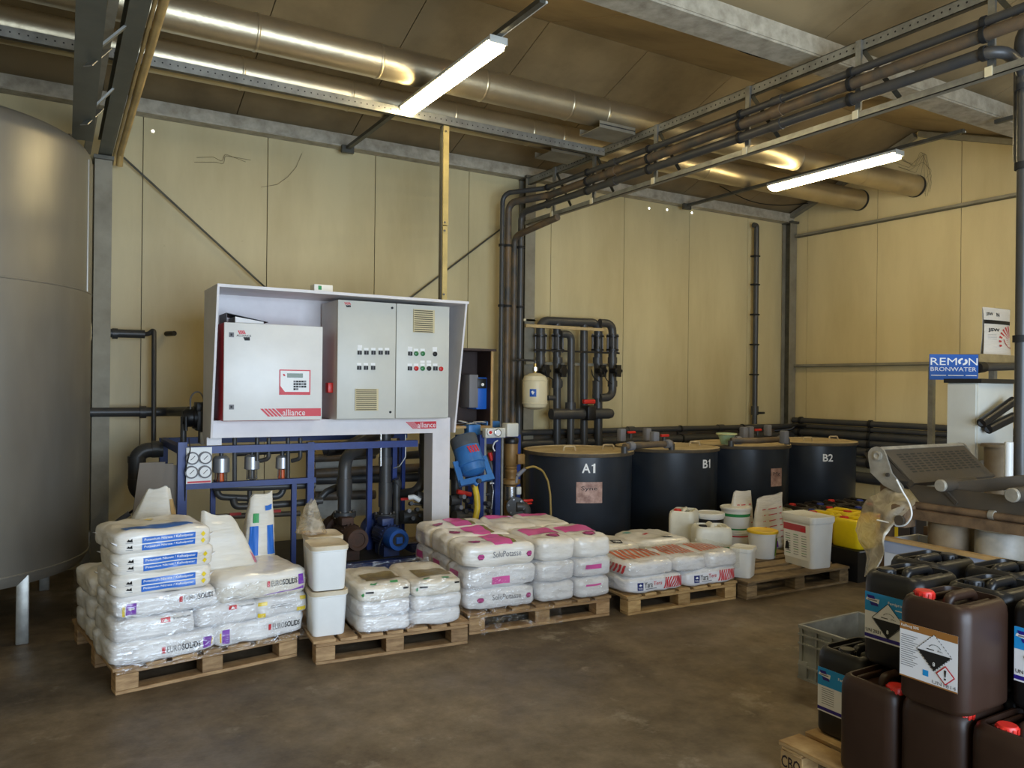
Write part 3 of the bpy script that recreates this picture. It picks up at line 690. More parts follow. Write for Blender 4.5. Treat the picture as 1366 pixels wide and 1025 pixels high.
gc = thing('switch_cabinet', 'wide grey electrical switch cabinet with two doors', 'cabinet', (2.3, 5.75, zbt))
gx0, gx1, gx2 = PY(450, 480, Yc).x, PY(527.8, 480, Yc).x, PY(599, 480, Yc).x; gz1 = PY(525, 404.5, Yc).z
gx2 = min(gx2, xr2 - 0.03)
MB().rbox(((gx0 + gx2) / 2, 5.765, (az0 + gz1) / 2), (gx2 - gx0, 0.37, gz1 - az0), 0.006).build('casing', LGREY, gc)
doors = []
for a, b in ((gx0, gx1), (gx1 + .004, gx2)):
    doors.append(MB().rbox(((a + b) / 2, Yc + 0.01, (az0 + gz1) / 2 + .003), (b - a, 0.02, gz1 - az0 - .006), 0.006).build('door', LGREY, gc))
VENT = mat('beige_grille', (206, 192, 150), 0.5)
for d, (x0, y0, x1, y1) in ((doors[0], (473.5, 519, 504, 548)), (doors[1], (551, 413.5, 579, 444))):
    v = plate(d, x0, y0, x1, y1, VENT, name='vent_grille', th=.012)
    n = 11; hh = (y1 - y0) / n
    for i in range(n): plate(d, x0 + 1.6, y0 + hh * (i + .3), x1 - 1.6, y0 + hh * (i + .75), SLAB, Yc - .012, .001, 'vent_slot')
def knob(d, px, py, top=True, m=INK, sq=True):
    if sq: plate(d, px - 2.6, py - 2.6, px + 2.6, py + 2.6, m, Yc, .01, 'switch')
    else: MB().lathe([(0.018, 0), (0.018, .01), (.012, .014), (0, .014)], PY(px, py, Yc), (0, -1, 0), 12).build('push_button', m, d)
    if sq: plate(d, px - .5, py - 2.2, px + .5, py + 2.2, GINK, Yc - .01, .006, 'switch_lever')
    if top: plate(d, px - 2.9, py - 6.6, px + 2.9, py - 3.4, WINK, Yc, .0015, 'name_plate')
GRN = mat('green_lamp', (50, 120, 70), 0.3)
for px in (479.5, 488.6, 498, 507.5, 516.3): knob(doors[0], px, 470.8)
for px in (479, 488, 497.5): knob(doors[0], px, 491)
plate(doors[0], 476.8, 460.5, 483, 464, WINK, Yc, .0015, 'name_plate')
for px, py, m_, sq in ((547, 472, INK, 1), (555, 472, GRN, 0), (563.7, 472, GRN, 0), (580, 472.5, INK, 0), (546.5, 491.8, INK, 1), (555, 491.8, RED, 0), (563.5, 491.8, GRN, 0), (572, 491.8, INK, 0), (580.5, 491.8, INK, 1), (588, 492.3, RED, 0)):
    knob(doors[1], px, py, px != 588, m_, sq)
for px, py in ((547, 464.5), (580, 465), (563.5, 483), (572, 483)): plate(doors[1], px - 3, py - 1.8, px + 3, py + 1.2, WINK, Yc, .0015, 'name_plate')
for i in range(4): ppoly(RED2, doors[0], [(459 + i * 2, 403.3), (460.3 + i * 2, 403.3), (462.3 + i * 2, 406.6), (461 + i * 2, 406.6)], YF, 'logo_bar')
for i in range(3): ppoly(INK, doors[0], [(461 + i * 2.4, 407.2), (462.8 + i * 2.4, 407.2), (465 + i * 1.6, 410), (462.5 + i * 2, 410)], YF, 'logo_bar')
for px, py in ((523, 411), (520.5, 550)): MB().lathe([(.009, 0), (.009, .006), (0, .006)], PY(px, py, Yc), (0, -1, 0), 10).build('lock', INK, doors[0])
p = PY(445.5, 517.5, 5.66)
MB().rbox((gx0 - 0.02, 5.68, p.z), (0.04, 0.07, 0.075), 0.006).build('main_switch', REDP, gc)

# ---------------------------------------------------------------- pump skid under and behind the housing
sk = thing('pump_skid', 'dark blue framed pump skid with grey pipework below the white housing', 'pump skid', (1.9, 6.3, 0))
Yf, Yr = 5.9, 6.88
def post(px, y0, y1, Y=Yf, w=.05): 
    a, b = PY(px, y0, Y), PY(px, y1, Y)
    return MB().mm((a.x - w / 2, Y - w / 2, max(b.z, 0)), (a.x + w / 2, Y + w / 2, a.z)).build('frame_post', BLUE, sk)
sx0, sx1 = PY(243, 600, Yf).x, 2.95
ztp = PY(330, 594, Yf).z
post(243, 590, 1200, w=.06); post(414, 590, 1200); post(493, 594, 1200, 6.2, .04); post(526, 590, 1200, 6.3, .04); post(538, 590, 1200, 6.35, .03)
post(284, 645, 1200, 6.1, .035); post(392, 645, 1200, Yf, .035)
for x in (sx0, sx1 - .05): MB().mm((x - .03, Yr - .03, 0), (x + .03, Yr + .03, ztp)).build('frame_post', BLUE, sk)
for y in (Yf, Yr): MB().mm((sx0, y - .032, ztp - .05), (2.62 if y == Yf else sx1, y + .032, ztp + .002)).build('frame_beam', BLUE, sk)
for x in (sx0, sx1 - .05): MB().mm((x - .025, Yf, ztp - .05), (x + .025, Yr, ztp)).build('frame_beam', BLUE, sk) if x == sx0 else None
zm = PY(330, 645, Yf).z
MB().mm((sx0, Yf - .027, zm - .02), (PY(420, 645, Yf).x, Yf + .027, zm + .02)).build('frame_beam', BLUE, sk)
zb_ = 0.22
for y in (5.8, 6.3, Yr): MB().mm((sx0, y - .03, zb_ - .08), (2.6 if y < 6 else sx1, y + .03, zb_)).build('base_beam', BLUE, sk)
for x in (sx0 + .03, 1.9, 2.57):
    MB().mm((x - .03, 5.8, zb_ - .081), (x + .03, Yr, zb_ - .002)).build('base_beam', BLUE, sk)
    for y in (5.82, 6.8): MB().mm((x - .04, y - .04, 0), (x + .04, y + .04, zb_ - .08)).build('foot', BLUE, sk)
GRATE = mat('dark_steel_floor_plate', (60, 58, 56), 0.6, 0.4, var=0.4)
MB().mm((sx0, 5.83, zb_ - .0015), (2.6, Yr, zb_ + .006)).build('deck_plate', GRATE, sk)
# gauges
gp = prect('gauge_panel', WHITEP, sk, 248, 597, 282, 645, 5.86, .012)
prect('gauge_panel_strip', RED2, gp, 250, 642, 281, 644.5, 5.846, .002)
for px, py in ((256.3, 611.5), (273.6, 610.8), (255, 630), (273, 629.5)):
    p = PY(px, py, 5.848); g = MB().lathe([(0, 0), (.044, 0), (.044, .025), (.036, .027), (.036, .02), (0, .02)], p, (0, -1, 0), 20).build('pressure_gauge', GINK, gp)
    MB().lathe([(0, 0.0202), (.035, .0203)], p, (0, -1, 0), 20).build('dial_face', WINK, g); MB().bar(p + Vector((-.012, -.0215, -.012)), p + Vector((.016, -.0215, .016)), .004, .001, (0, 1, 0)).build('needle', INK, g)
# dosing filters
ALU = mat('cast_aluminium', (176, 178, 182), 0.35, 0.7)
ORG = mat('orange_plastic', (226, 98, 36), 0.4)
for px, py, s, o_ in ((295, 620, 1.15, 1), (336, 617, 1.05, 0), (376.5, 617, .95, 1)):
    p = PY(px, py, 5.98); f = MB().lathe([(0, .055 * s), (.035 * s, .055 * s), (.05 * s, .04 * s), (.052 * s, -.045 * s), (.042 * s, -.05 * s), (0, -.05 * s)], p, (0, 0, 1), 20).build('dosing_meter', ALU, sk)
    MB().cyl(p + Vector((0, 0, .05 * s)), Vector((p.x, p.y, ztp - .01)), .016, 12).build('riser', PVC, f)
    q = MB()
    for a in range(6): q.cyl(p + Vector((.034 * s * math.cos(a * 1.047), .034 * s * math.sin(a * 1.047), -.05 * s)), p + Vector((.034 * s * math.cos(a * 1.047), .034 * s * math.sin(a * 1.047), -.12 * s)), .005, 6)
    q.build('stay_bolt_cage', STEEL, f)
    MB().lathe([(0, -.055), (.022, -.055), (.024, -.1), (.03, -.12), (0, -.12)], p, (0, 0, 1), 12).build('float', ORG if o_ else PVC, f)
    MB().cyl(p + Vector((0, 0, -.12 * s)), Vector((p.x, p.y, zm)), .018, 12).build('drop_pipe', PVC, f)
for px, py, e in ((313, 642, 0), (343, 615, 0), (358.5, 612, 1), (384, 642, 0), (400.5, 612, 1)):
    a, b = PY(px, 588, 5.93), PY(px, py, 5.93); pts = [a + Vector((0, 0, .02)), b]
    if e: pts += [b + Vector((-.05, .05, -.02))]
    pipe(PVC, sk, pts, .016, .03)
def hp(pts, r, rad=.06, m=PVC, Y=6.0, name='pipe'): return pipe(m, sk, [PY(p[0], p[1], p[2] if len(p) > 2 else Y) for p in pts], r, rad, name)
hp([(284, 650), (345, 650), (420, 647)], .028, Y=5.98)
hp([(289, 640), (290, 663), (330, 665), (375, 662), (379, 648)], .024, .05, Y=6.02)
hp([(311, 665), (313, 676), (350, 675), (400, 671), (430, 668)], .026, .05, Y=6.0)
for px, y0, y1 in ((333, 650, 690), (350, 670, 690)): hp([(px, y0), (px, y1)], .017, 0)
hp([(313, 606), (345, 604), (420, 600)], .02, Y=6.5); hp([(285, 690), (330, 688), (400, 685)], .022, Y=6.3, m=PVC_DUSTY)
prect('valve_handle', REDP, sk, 306, 684, 321, 687.5, 6.2, .02); prect('valve_handle', REDP, sk, 362, 680, 374, 683.5, 6.2, .02)
# large suction and delivery pipes
hp([(500, 600, 6.75), (476, 602, 6.3), (460, 610, 6.05), (459, 706, 6.05)], .052, .12)
coupling(sk, PY(459.5, 650, 6.05), (0, 0, 1), .06, .14); flange(sk, PY(459.5, 686, 6.05), (0, 0, 1), .09)
hp([(514, 574, 6.1), (514, 706, 6.1)], .048, 0); coupling(sk, PY(514, 615, 6.1), (0, 0, 1), .055, .06); coupling(sk, PY(514, 660, 6.1), (0, 0, 1), .056, .2)
flange(sk, PY(514, 688, 6.1), (0, 0, 1), .09)
hp([(508, 578, 6.0), (508, 622, 6.0)], .012, 0, STEEL)
hp([(566, 572, 6.1), (566, 640, 6.1), (556, 656, 6.1), (535, 660, 6.3)], .042, .1); coupling(sk, PY(566, 600, 6.1), (0, 0, 1), .05, .1); coupling(sk, PY(566, 628, 6.1), (0, 0, 1), .05, .05)
p = PY(571, 613, 6.02); MB().lathe([(0, .09), (.02, .08), (.024, 0), (.02, -.08), (0, -.09)], p, (0, 0, 1), 12).build('valve_handle', REDP, sk)
p = PY(574, 632, 6.02); MB().lathe([(0, .04), (.016, .03), (.016, -.03), (0, -.04)], p, (0, 0, 1), 12).build('valve_handle', REDP, sk)
hp([(432, 600, 6.6), (462, 597, 6.5), (492, 582, 6.5), (520, 578, 6.7)], .05, .2); coupling(sk, PY(445, 599, 6.56), (1, 0, .1), .058, .12)
hp([(420, 632, 6.7), (560, 624, 6.7)], .04, 0, PVC_DUSTY); hp([(420, 640, 6.75), (570, 636, 6.75)], .045, 0); hp([(420, 662, 6.7), (500, 660, 6.7)], .04, 0, PVC_DUSTY)
hp([(415, 612, 6.8), (440, 611, 6.8), (500, 607, 6.8)], .035, 0, PVC_DUSTY); hp([(540, 608, 6.6), (566, 606, 6.1)], .035, 0)
hp([(420, 672, 6.3), (436, 656, 6.3), (450, 650, 6.3)], .028, .05); hp([(528, 640, 6.2), (532, 648, 6.2), (522, 656, 6.25)], .035, .05)
hp([(555, 662, 6.0), (572, 667, 5.98)], .045, 0); hp([(536, 690, 6.1), (566, 690, 6.1)], .055, 0); hp([(529, 640, 6.2), (529, 700, 6.2)], .03, 0)
for px, py in ((548, 672), (556, 680), (566, 676), (560, 688), (572, 684), (550, 692), (545, 682)):
    p = PY(px, py, 5.98); MB().lathe([(0, -.02), (.017, -.02), (.017, .02), (0, .02)], p, (0, -1, .2), 8).build('valve_body_bolt', GINK if px % 2 else PVC, sk)
hp([(545, 672, 6.0), (575, 674, 6.0)], .012, 0, STEEL); hp([(545, 664, 5.98), (552, 663, 5.96), (560, 668, 5.95)], .02, .02, WHITEP)
prect('valve_handle', REDP, sk, 534, 664, 548, 667, 6.1, .02)
prect('back_tank_wall', mat('grey_white_plastic', (176, 172, 160), .6, var=.3), sk, 420, 612, 492, 690, 6.85, .01)
for pts in ([(541, 580, 5.9), (541, 610, 5.92), (533, 622, 6.0), (525, 625, 6.1)], [(578, 580, 5.9), (574, 590, 5.92), (577, 602, 5.95)], [(252, 585, 5.8), (254, 600, 5.8), (248, 625, 5.82), (246, 690, 5.9)], [(340, 670, 5.95), (336, 685, 5.95), (328, 700, 5.95)]):
    hp(pts, .004, .05, WHITEP if pts[0][0] > 500 else RUBBER, name='wire')
# pumps
RUST = mat('rusty_cast_iron', (84, 58, 44), 0.75, 0.1, var=0.8, vscale=12, col2=(56, 44, 38), bump=.2)
MOTB = mat('motor_blue', (44, 66, 120), 0.5, 0.1, var=0.6, vscale=10, col2=(70, 62, 56))
FANB = mat('fan_cover_blue', (40, 92, 176), 0.4, var=.2)
for px, py, m_, fm, r in ((478, 721, RUST, RUST, .085), (532.5, 721, MOTB, FANB, .085)):
    e = PY(px, py, 5.72); y0 = e.y
    pm = MB().lathe([(0, .13), (r * 1.0, .13), (r * 1.05, .15), (r * 1.05, .36), (r * .8, .4), (r * .5, .41), (r * .5, .46), (r * 1.2, .47), (r * 1.3, .5), (r * 1.3, .58), (0, .6)], (e.x, y0, e.z), (0, 1, 0), 24).build('pump', m_, sk)
    f = MB()
    for i in range(20):
        a = i * math.pi / 10; c = Vector((e.x + math.cos(a) * r * 1.06, y0 + .255, e.z + math.sin(a) * r * 1.06)); f.box((0, 0, 0), (.018, .2, .006), Matrix.Translation(c) @ Matrix.Rotation(-a, 4, 'Y'))
    f.build('cooling_fins', m_, pm)
    fc = MB().lathe([(0, .012), (r * .62, .01), (r * .66, 0), (r * .95, 0), (r, .015), (r, .13), (0, .13)], (e.x, y0, e.z), (0, 1, 0), 24).build('fan_cover', fm, pm)
    MB().lathe([(0, .0115), (r * .6, .0095)], (e.x, y0, e.z), (0, 1, 0), 20).build('fan_grille', RUST if fm is RUST else GRATE, pm)
    if fm is FANB: MB().box((e.x, y0 - .0, e.z), (.05, .02, .05)).build('fan_plate', FANB, pm)
    MB().box((e.x, y0 + .25, (e.z - r + zb_) / 2), (.13, .2, e.z - r * .9 - zb_)).build('motor_foot', m_, pm)
    MB().rbox((e.x - .02, y0 + .24, e.z + r + .03), (.1, .12, .06), .01).build('terminal_box', m_, pm)
    MB().tube([(e.x, y0 + .53, e.z), (e.x, y0 + .53, e.z + .12), PY(459.5 if px < 500 else 514, 700, 6.05 if px < 500 else 6.1) + Vector((0, 0, .0))], .05, 14, .05).build('outlet', m_, pm)
    MB().box((e.x, y0 + .53, (e.z + zb_) / 2 - .03), (.14, .1, e.z - zb_ - .06 + .02)).build('pump_foot', m_, pm)
hp([(518, 705, 5.95), (506, 725, 5.8), (504, 742, 5.82), (510, 744, 5.85)], .006, .08, RUBBER, name='wire')

# ---------------------------------------------------------------- left wall piping, actuator, U bend, boards, pole
lw = thing('wall_pipe', 'short grey pipe stub with thin drop pipe on the cream wall beside the column', 'pipe', (0.7, 7.4, 1.9))
a, b = PY(148, 445, 7.4), PY(193, 446, 7.4); pipe(PVC, lw, [a - Vector((.25, 0, 0)), b], .036, name='stub'); coupling(lw, a + Vector((.03, 0, 0)), (1, 0, 0), .045, .04)
pipe(PVC, lw, [b, PY(199, 445.5, 7.38), PY(205.5, 439, 7.36), PY(205, 600, 7.3)], .02, .05, name='drop_pipe')
p = PY(222, 445.5, 7.55); MB().cyl(p, p + Vector((.05, -.12, -.0)), .022, 12).build('wall_stub', BLACKP, label='small black pipe end poking out of the cream wall', cat='pipe')
lw2 = thing('wall_pipe', 'long horizontal grey pipe on the wall running to the black actuator', 'pipe', (1.0, 7.35, 1.3))
a, b = PY(146, 550, 7.35), PY(253, 549, 6.75); pipe(PVC, lw2, [a - Vector((.3, 0, 0)), PY(225, 549.5, 7.35), b], .04, .1, name='pipe_run'); coupling(lw2, PY(190.5, 550, 7.35), (1, 0, 0), .052, .05)
ac = thing('valve_actuator', 'black motor actuator with looped cable above the gauge panel', 'actuator', (1.0, 6.2, 1.15))
p = PY(262, 557, 6.3)
MB().lathe([(0, 0), (.05, 0), (.072, .03), (.072, .07), (.085, .075), (.085, .1), (.04, .12), (.04, .16), (0, .16)], p - Vector((.1, 0, .0)), (1, 0, 0), 20).build('drum', BLACKP, ac)
c = PY(270.5, 557, 6.28); MB().rbox(c, (.1, .12, .2), .008).build('gearbox', BLACKP, ac); MB().rbox(c + Vector((0, 0, .08)), (.11, .13, .07), .008).build('cover', BLACKP, ac)
MB().cyl(c - Vector((.01, 0, .1)), Vector((c.x - .01, c.y, ztp)), .022, 12).build('spindle', PVC, ac)
pts = [PY(x, y, 6.25) for x, y in ((254, 546), (254, 530), (260, 523), (267, 523), (272, 532), (272, 540))]; MB().tube(pts, .006, 8, .08).build('cable_loop', GINK, ac)
pipe(PVC, ac, [PY(245, 556, 6.3), PY(244.5, 592, 6.3)], .022, name='side_pipe'); pipe(BLACKP, ac, [PY(248, 556, 6.2), PY(248, 575, 6.2)], .012, name='side_rod')
MB().rbox(PY(274, 585, 6.2), (.07, .05, .09), .004).build('terminal_box', WHITEP, ac)
ub = thing('return_bend', 'big black U shaped pipe bend at the end of the pump skid', 'pipe', (.6, 6.7, .9))
pts = [PY(x, y, 6.75) for x, y in ((217, 600), (190, 600), (182, 612), (182, 646), (192, 657), (214, 659))]
MB().tube([pts[0], Vector((PY(182, 600, 6.75).x, 6.75, pts[0].z)), Vector((PY(182, 600, 6.75).x, 6.75, pts[-1].z)), pts[-1]], .058, 18, .16, fn=8).build('bend', PVC, ub)
for q, ax in ((PY(182.5, 613, 6.75), (0, 0, 1)), (PY(182.5, 643, 6.75), (0, 0, 1)), (PY(207, 599.5, 6.75), (1, 0, 0))): coupling(ub, q, ax, .066, .05)
BOARD = mat('grey_weathered_board', (122, 112, 100), .7, var=.4, vscale=4, col2=(92, 84, 74), stretch=(1, 1, .2))
for k, px in enumerate((206, 217, 228)):
    top = PY(px + 4, 617 + 2 * k, 5.86 + .03 * k); x = top.x
    MB().add([(x - .11 + dx - ln, top.y + dy, z) for z, ln in ((0, .12), (top.z, 0)) for dy in (0, .02) for dx in (0, .16)],
             [(0, 1, 3, 2), (4, 6, 7, 5), (0, 4, 5, 1), (2, 3, 7, 6), (0, 2, 6, 4), (1, 5, 7, 3)]).build('leaning_board', BOARD, label=('outermost', 'middle', 'innermost')[k] + ' of three grey weathered boards leaning against the pump skid', cat='board')
a, b = PY(145, 705, 7.3), PY(200, 665, 7.2)
pl = thing('spray_lance', 'grey spray lance leaning diagonally against the cream wall', 'lance', (a.x, 7.3, 0))
e = a + (a - b) * .12
MB().tube([e, a], .014, 8).build('tip', STEEL, pl); MB().tube([a, a + (b - a) * .5], .022, 10).build('grip', GINK, pl); MB().tube([a + (b - a) * .5, b + (b - a) * .2], .01, 8).build('shaft', BLACKP, pl)
# ---------------------------------------------------------------- four dark mixing tanks
TANKM = mat('dark_polyethylene', (44, 50, 58), 0.33, var=0.45, vscale=3, col2=(30, 30, 32), bump=.05, bscale=5, spec=.4)
LID = mat('dusty_tank_lid', (196, 176, 136), 0.7, var=0.6, vscale=5, col2=(140, 116, 80))
RIM = mat('dusty_dark_rim', (92, 78, 56), 0.7, var=0.6, vscale=8, col2=(48, 44, 40))
LABELP = mat('worn_paper_label', (196, 160, 144), 0.5, var=0.8, vscale=14, col2=(120, 78, 66))
TY, TR, TH = 6.22, 0.515, 0.985
TX = [PY(772, 560, TY).x, PY(890, 560, TY).x, PY(988, 560, TY).x, PY(1080, 560, TY).x]
def on_tank(tx, px):
    """angle on the tank wall whose surface point lies at pixel column px"""
    best = None
    for i in range(-180, 1):
        a = R(i); p = Vector((tx + TR * math.cos(a), TY + TR * math.sin(a), .8)); d = p - EYE; q = 683 + F_PX * d.dot(_rt) / d.dot(_fw)
        n = Vector((math.cos(a), math.sin(a), 0))
        if n.dot(d) < 0 and (best is None or abs(q - px) < best[0]): best = (abs(q - px), a)
    return best[1]
names = ['dark round mixing tank lettered A1', 'dark round mixing tank lettered B1', 'dark round mixing tank with a paper label beside tank B2', 'dark round mixing tank lettered B2']
tanks = []
for k, tx in enumerate(TX):
    t = thing('mixing_tank', names[k], 'tank', (tx, TY, 0), group='dark mixing tanks'); tanks.append(t)
    MB().lathe([(0, 0), (TR - .02, 0), (TR - .01, .02), (TR, TH - .06), (TR + .0, TH - .03), (TR - .02, TH - .03), (0, TH - .03)], (tx, TY, 0), (0, 0, 1), 56).build('tank_wall', TANKM, t)
    ld = MB().lathe([(TR + .018, TH - .032), (TR + .022, TH - .02), (TR + .018, TH), (TR - .02, TH + .004), (TR - .025, TH - .004), (0, TH + .006)], (tx, TY, 0), (0, 0, 1), 56).build('lid', LID, t)
    MB().lathe([(TR + .0185, TH - .034), (TR + .0235, TH - .02), (TR + .0195, TH - .002)], (tx, TY, 0), (0, 0, 1), 56).build('lid_rim', RIM, ld)
    for dx in (-.26, .2):
        q = Vector((tx + dx, TY - .12, TH)); MB().tube([q, q + Vector((.01, 0, .045)), q + Vector((.1, -.04, .045)), q + Vector((.11, -.04, 0))], .009, 8, .02).build('lid_handle', LID, ld)
def tank_text(k, body, px, py, h, w, bold=.02):
    a0 = on_tank(TX[k], px); z = 0
    d = PY(px, py, TY + TR * math.sin(a0)); rr = TR + .003
    fn = lambda u, v: Vector((TX[k] + rr * math.cos(a0 + u / TR), TY + rr * math.sin(a0 + u / TR), d.z + v))
    if body[1] == '1':
        q = MB().text(body[0], -w / 2, w * .12, -h / 2, h / 2, fn, bold); s_ = w * .5
        q.add([fn(w * .2 + x * w, y * h) for x, y in ((.12, -.5), (.28, -.5), (.28, .5), (.17, .5), (.12, .39), (.0, .34), (.0, .22), (.12, .24))], [(0, 1, 2, 3, 4, 5, 6, 7)])
    else: q = MB().text(body, -w / 2, w / 2, -h / 2, h / 2, fn, bold)
    q.build('lettering', WINK, tanks[k])
tank_text(0, 'A1', 786, 625, .085, .125); tank_text(1, 'B1', 943, 619, .085, .115); tank_text(3, 'B2', 1104, 611, .085, .115)
def tank_label(k, px, py, w, h, txt):
    a0 = on_tank(TX[k], px); d = PY(px, py, TY + TR * math.sin(a0))
    def fn(o): return lambda u, v: Vector((TX[k] + (TR + o) * math.cos(a0 + u / TR), TY + (TR + o) * math.sin(a0 + u / TR), d.z + v))
    l = MB().grid(-w / 2, w / 2, -h / 2, h / 2, 8, 1, fn(.003)).build('paper_label', LABELP, tanks[k])
    MB().text(txt, -w * .32, w * .3, .01, h * .3, fn(.0045), 0).build('handwriting', INK, l)
tank_label(0, 787, 657.5, .24, .19, 'Syne'); tank_label(2, 1036, 637, .16, .19, 'Mg')
# filling pipework lying over the lids
def fill(label, pts, taps, z):
    t = thing('filling_pipe', label, 'pipe', (PZ(*pts[0], z).x, TY, z))
    P = [PZ(x, y, z) for x, y in pts]
    MB().tube(P, .03, 14, .04).build('pipe_run', PVC_DUSTY, t)
    for x, y in ((pts[0][0] + 12, pts[0][1]), (pts[-1][0] - 10, pts[-1][1])): coupling(t, P[0].lerp(P[-1], .12 if x < pts[1][0] else .9), P[-1] - P[0], .042, .06, GINK)
    for x, y, red in taps:
        p = PZ(x, y, z); MB().rbox(p + Vector((0, 0, .05)), (.07, .07, .13), .012).build('valve_body', GINK, t)
        if red:
            MB().cyl(p + Vector((.12, 0, .01)), p + Vector((.12, 0, .06)), .02, 10).build('tap_stem', PVC, t)
            MB().rbox(p + Vector((.12, -.01, .075)), (.1, .03, .025), .008).build('tap_handle', REDP, t)
    MB().cyl(P[0], P[0] - Vector((0, 0, .06)), .03, 12).build('spout', PVC, t); MB().cyl(P[-1], P[-1] - Vector((0, 0, .06)), .03, 12).build('spout', PVC, t)
fill('dusty filling pipe with red tap lying across tank B1', [(833, 596), (860, 594), (896, 592)], [(829, 587, 1), (863, 586, 0), (873, 592, 1)], 1.055)
fill('dusty filling pipe with red tap lying across the paper labelled tank', [(975, 588), (1010, 588), (1050, 586)], [(992, 584, 0), (1000, 583, 1), (1024, 580, 0), (1046, 590, 0)], 1.055)
p = PZ(969, 593, TH + .012); 
bw = thing('plastic_bowl', 'pale green plastic bowl standing on the tank lid next to tank B1', 'bowl', p)
MB().lathe([(0, 0), (.055, 0), (.075, .06), (.09, .1), (.105, .105), (.105, .115), (.085, .112), (.07, .06), (.05, .012), (0, .012)], p, (0, 0, 1), 28).build('bowl_body', mat('dirty_green_plastic', (168, 196, 158), .4, var=.7, vscale=9, col2=(96, 110, 96)), bw)
MB().lathe([(.098, .1), (.112, .108), (.106, .12)], p, (0, 0, 1), 28).build('bowl_rim', mat('pale_green_rim', (206, 208, 150), .45), bw)

# ---------------------------------------------------------------- valve manifold on the back wall
mf = thing('valve_manifold', 'grey pipe manifold with valves and arched top header on the back wall', 'manifold', (5.2, 7.35, .7))
YM = 7.36
def mp(pts, r=.044, rad=.1, m=PVC, name='pipe', Y=YM): return pipe(m, mf, [PY(p[0], p[1], p[2] if len(p) > 2 else Y) for p in pts], r, rad, name)
mp([(721, 515), (721, 428), (798, 431), (798, 600)], .05, .09, name='header_arch')
mp([(800, 431, 7.3), (817, 432, 7.3), (817, 530, 7.3), (800, 531, 7.3)], .048, .11, name='side_loop')
mp([(743, 431), (743, 610)]); mp([(748, 446, 7.28), (762, 446, 7.28), (761, 610, 7.28)], .042, .08); mp([(779, 431), (779, 610)]); mp([(735, 552.5), (812, 552)], .06, 0, name='lower_header', Y=7.26)
MB().lathe([(.06, 0), (.052, .04), (.03, .06), (0, .065)], PY(812, 552, 7.26), (1, 0, 0), 16).build('end_cap', PVC, mf)
mp([(730, 531), (745, 531)], .03, 0)
for px, yy in ((721, YM), (744, YM), (797, YM), (817, 7.3)):
    q = PY(px, 458, yy); c = MB().lathe([(0, -.09), (.075, -.09), (.075, -.07), (.048, -.065), (.045, 0), (.048, .065), (.075, .07), (.075, .09), (0, .09)], q, (0, 0, 1), 18).build('check_valve', BLACKP, mf)
    b = MB()
    for i in range(6): b.cyl(q + Vector((.066 * math.cos(i * 1.047), .066 * math.sin(i * 1.047), -.105)), q + Vector((.066 * math.cos(i * 1.047), .066 * math.sin(i * 1.047), .105)), .007, 6)
    b.build('tie_bolts', GINK, c)
    coupling(mf, PY(px, 481, yy), (0, 0, 1), .056, .07)
    w = PY(px + 3, 495, yy - .1); v = MB().lathe([(0, -.05), (.03, -.05), (.03, .03), (.06, .03), (.066, .045), (.06, .06), (0, .06)], w, (.4, -1, 0), 14).build('hand_valve', BLACKP, mf)
    k = MB()
    for i in range(6): k.box((0, 0, 0), (.03, .03, .03), Matrix.Translation(w + Vector((.4, -1, 0)).normalized() * .045 + (Vector((1, .4, 0)).normalized() * math.cos(i * 1.047) + Vector((0, 0, 1)) * math.sin(i * 1.047)) * .062))
    k.build('wheel_grips', BLACKP, v, kind='stuff')
    coupling(mf, PY(px, 512, yy), (0, 0, 1), .058, .07)
coupling(mf, PY(743, 512, YM), (0, 0, 1), .058, .1); coupling(mf, PY(761, 543, 7.28), (0, 0, 1), .062, .1); coupling(mf, PY(797, 520, YM), (0, 0, 1), .06, .2)
MB().rbox(PY(785, 551, 7.24), (.12, .15, .17), .02).build('ball_valve', BLACKP, mf); MB().rbox(PY(785.5, 536, 7.2), (.16, .05, .05), .012).build('valve_lever', REDP, mf)
def rail_(name, m, x0, x1, y0, y1, Y, t=.03): return prect(name, m, mf, x0, y0, x1, y1, Y, t)
rail_('wooden_clamp_rail', mat('pale_wood', (198, 172, 122), .7, var=.3), 700, 804, 435.5, 439.5, 7.3); rail_('clamp_rail', GALV_DIRTY, 700, 812, 484, 488, 7.42)
rail_('black_strap', BLACKP, 712, 826, 468, 470.5, 7.28, .01)
for px in (697, 700): rail_('wall_bracket', CREAM, px, 712, 426, 429, 7.4)
for px, py in ((727, 500), (789, 503), (806, 506)): mp([(px, py - 10, 7.2), (px + 2, py, 7.18), (px + 10, py + 6, 7.2)], .006, .05, RUBBER, 'wire')

# expansion vessel
ev = thing('expansion_vessel', 'cream expansion vessel with blue label hanging beside the manifold', 'vessel', PY(713.5, 548, 7.0))
c = PY(713.5, 523, 7.0); s = .0082
MB().lathe([(0, -.19), (.06, -.185), (.115, -.16), (.132, -.12), (.132, .12), (.115, .165), (.06, .195), (.02, .2), (0, .2)], c, (0, 0, 1), 32).build('vessel_shell', CREAM, ev)
for z in (-.12, .12): MB().lathe([(.1325, z - .006), (.136, z), (.1325, z + .006)], c, (0, 0, 1), 32).build('weld_band', CREAM, ev)
MB().cyl(c + Vector((0, 0, .2)), c + Vector((0, 0, .3)), .018, 10).build('nipple', BRASS, ev); MB().lathe([(.03, .22), (.03, .26), (0, .26)], c, (0, 0, 1), 8).build('hex_nut', STEEL, ev)
MB().tube([c + Vector((0, 0, .3)), c + Vector((0, 0, .33)), c + Vector((-.12, .2, .34))], .012, 8, .03).build('bracket_pipe', PVC, ev)
MB().bar(c + Vector((-.14, .25, .33)), c + Vector((.04, .0, .33)), .04, .01).build('bracket', GALV_DARK, ev)
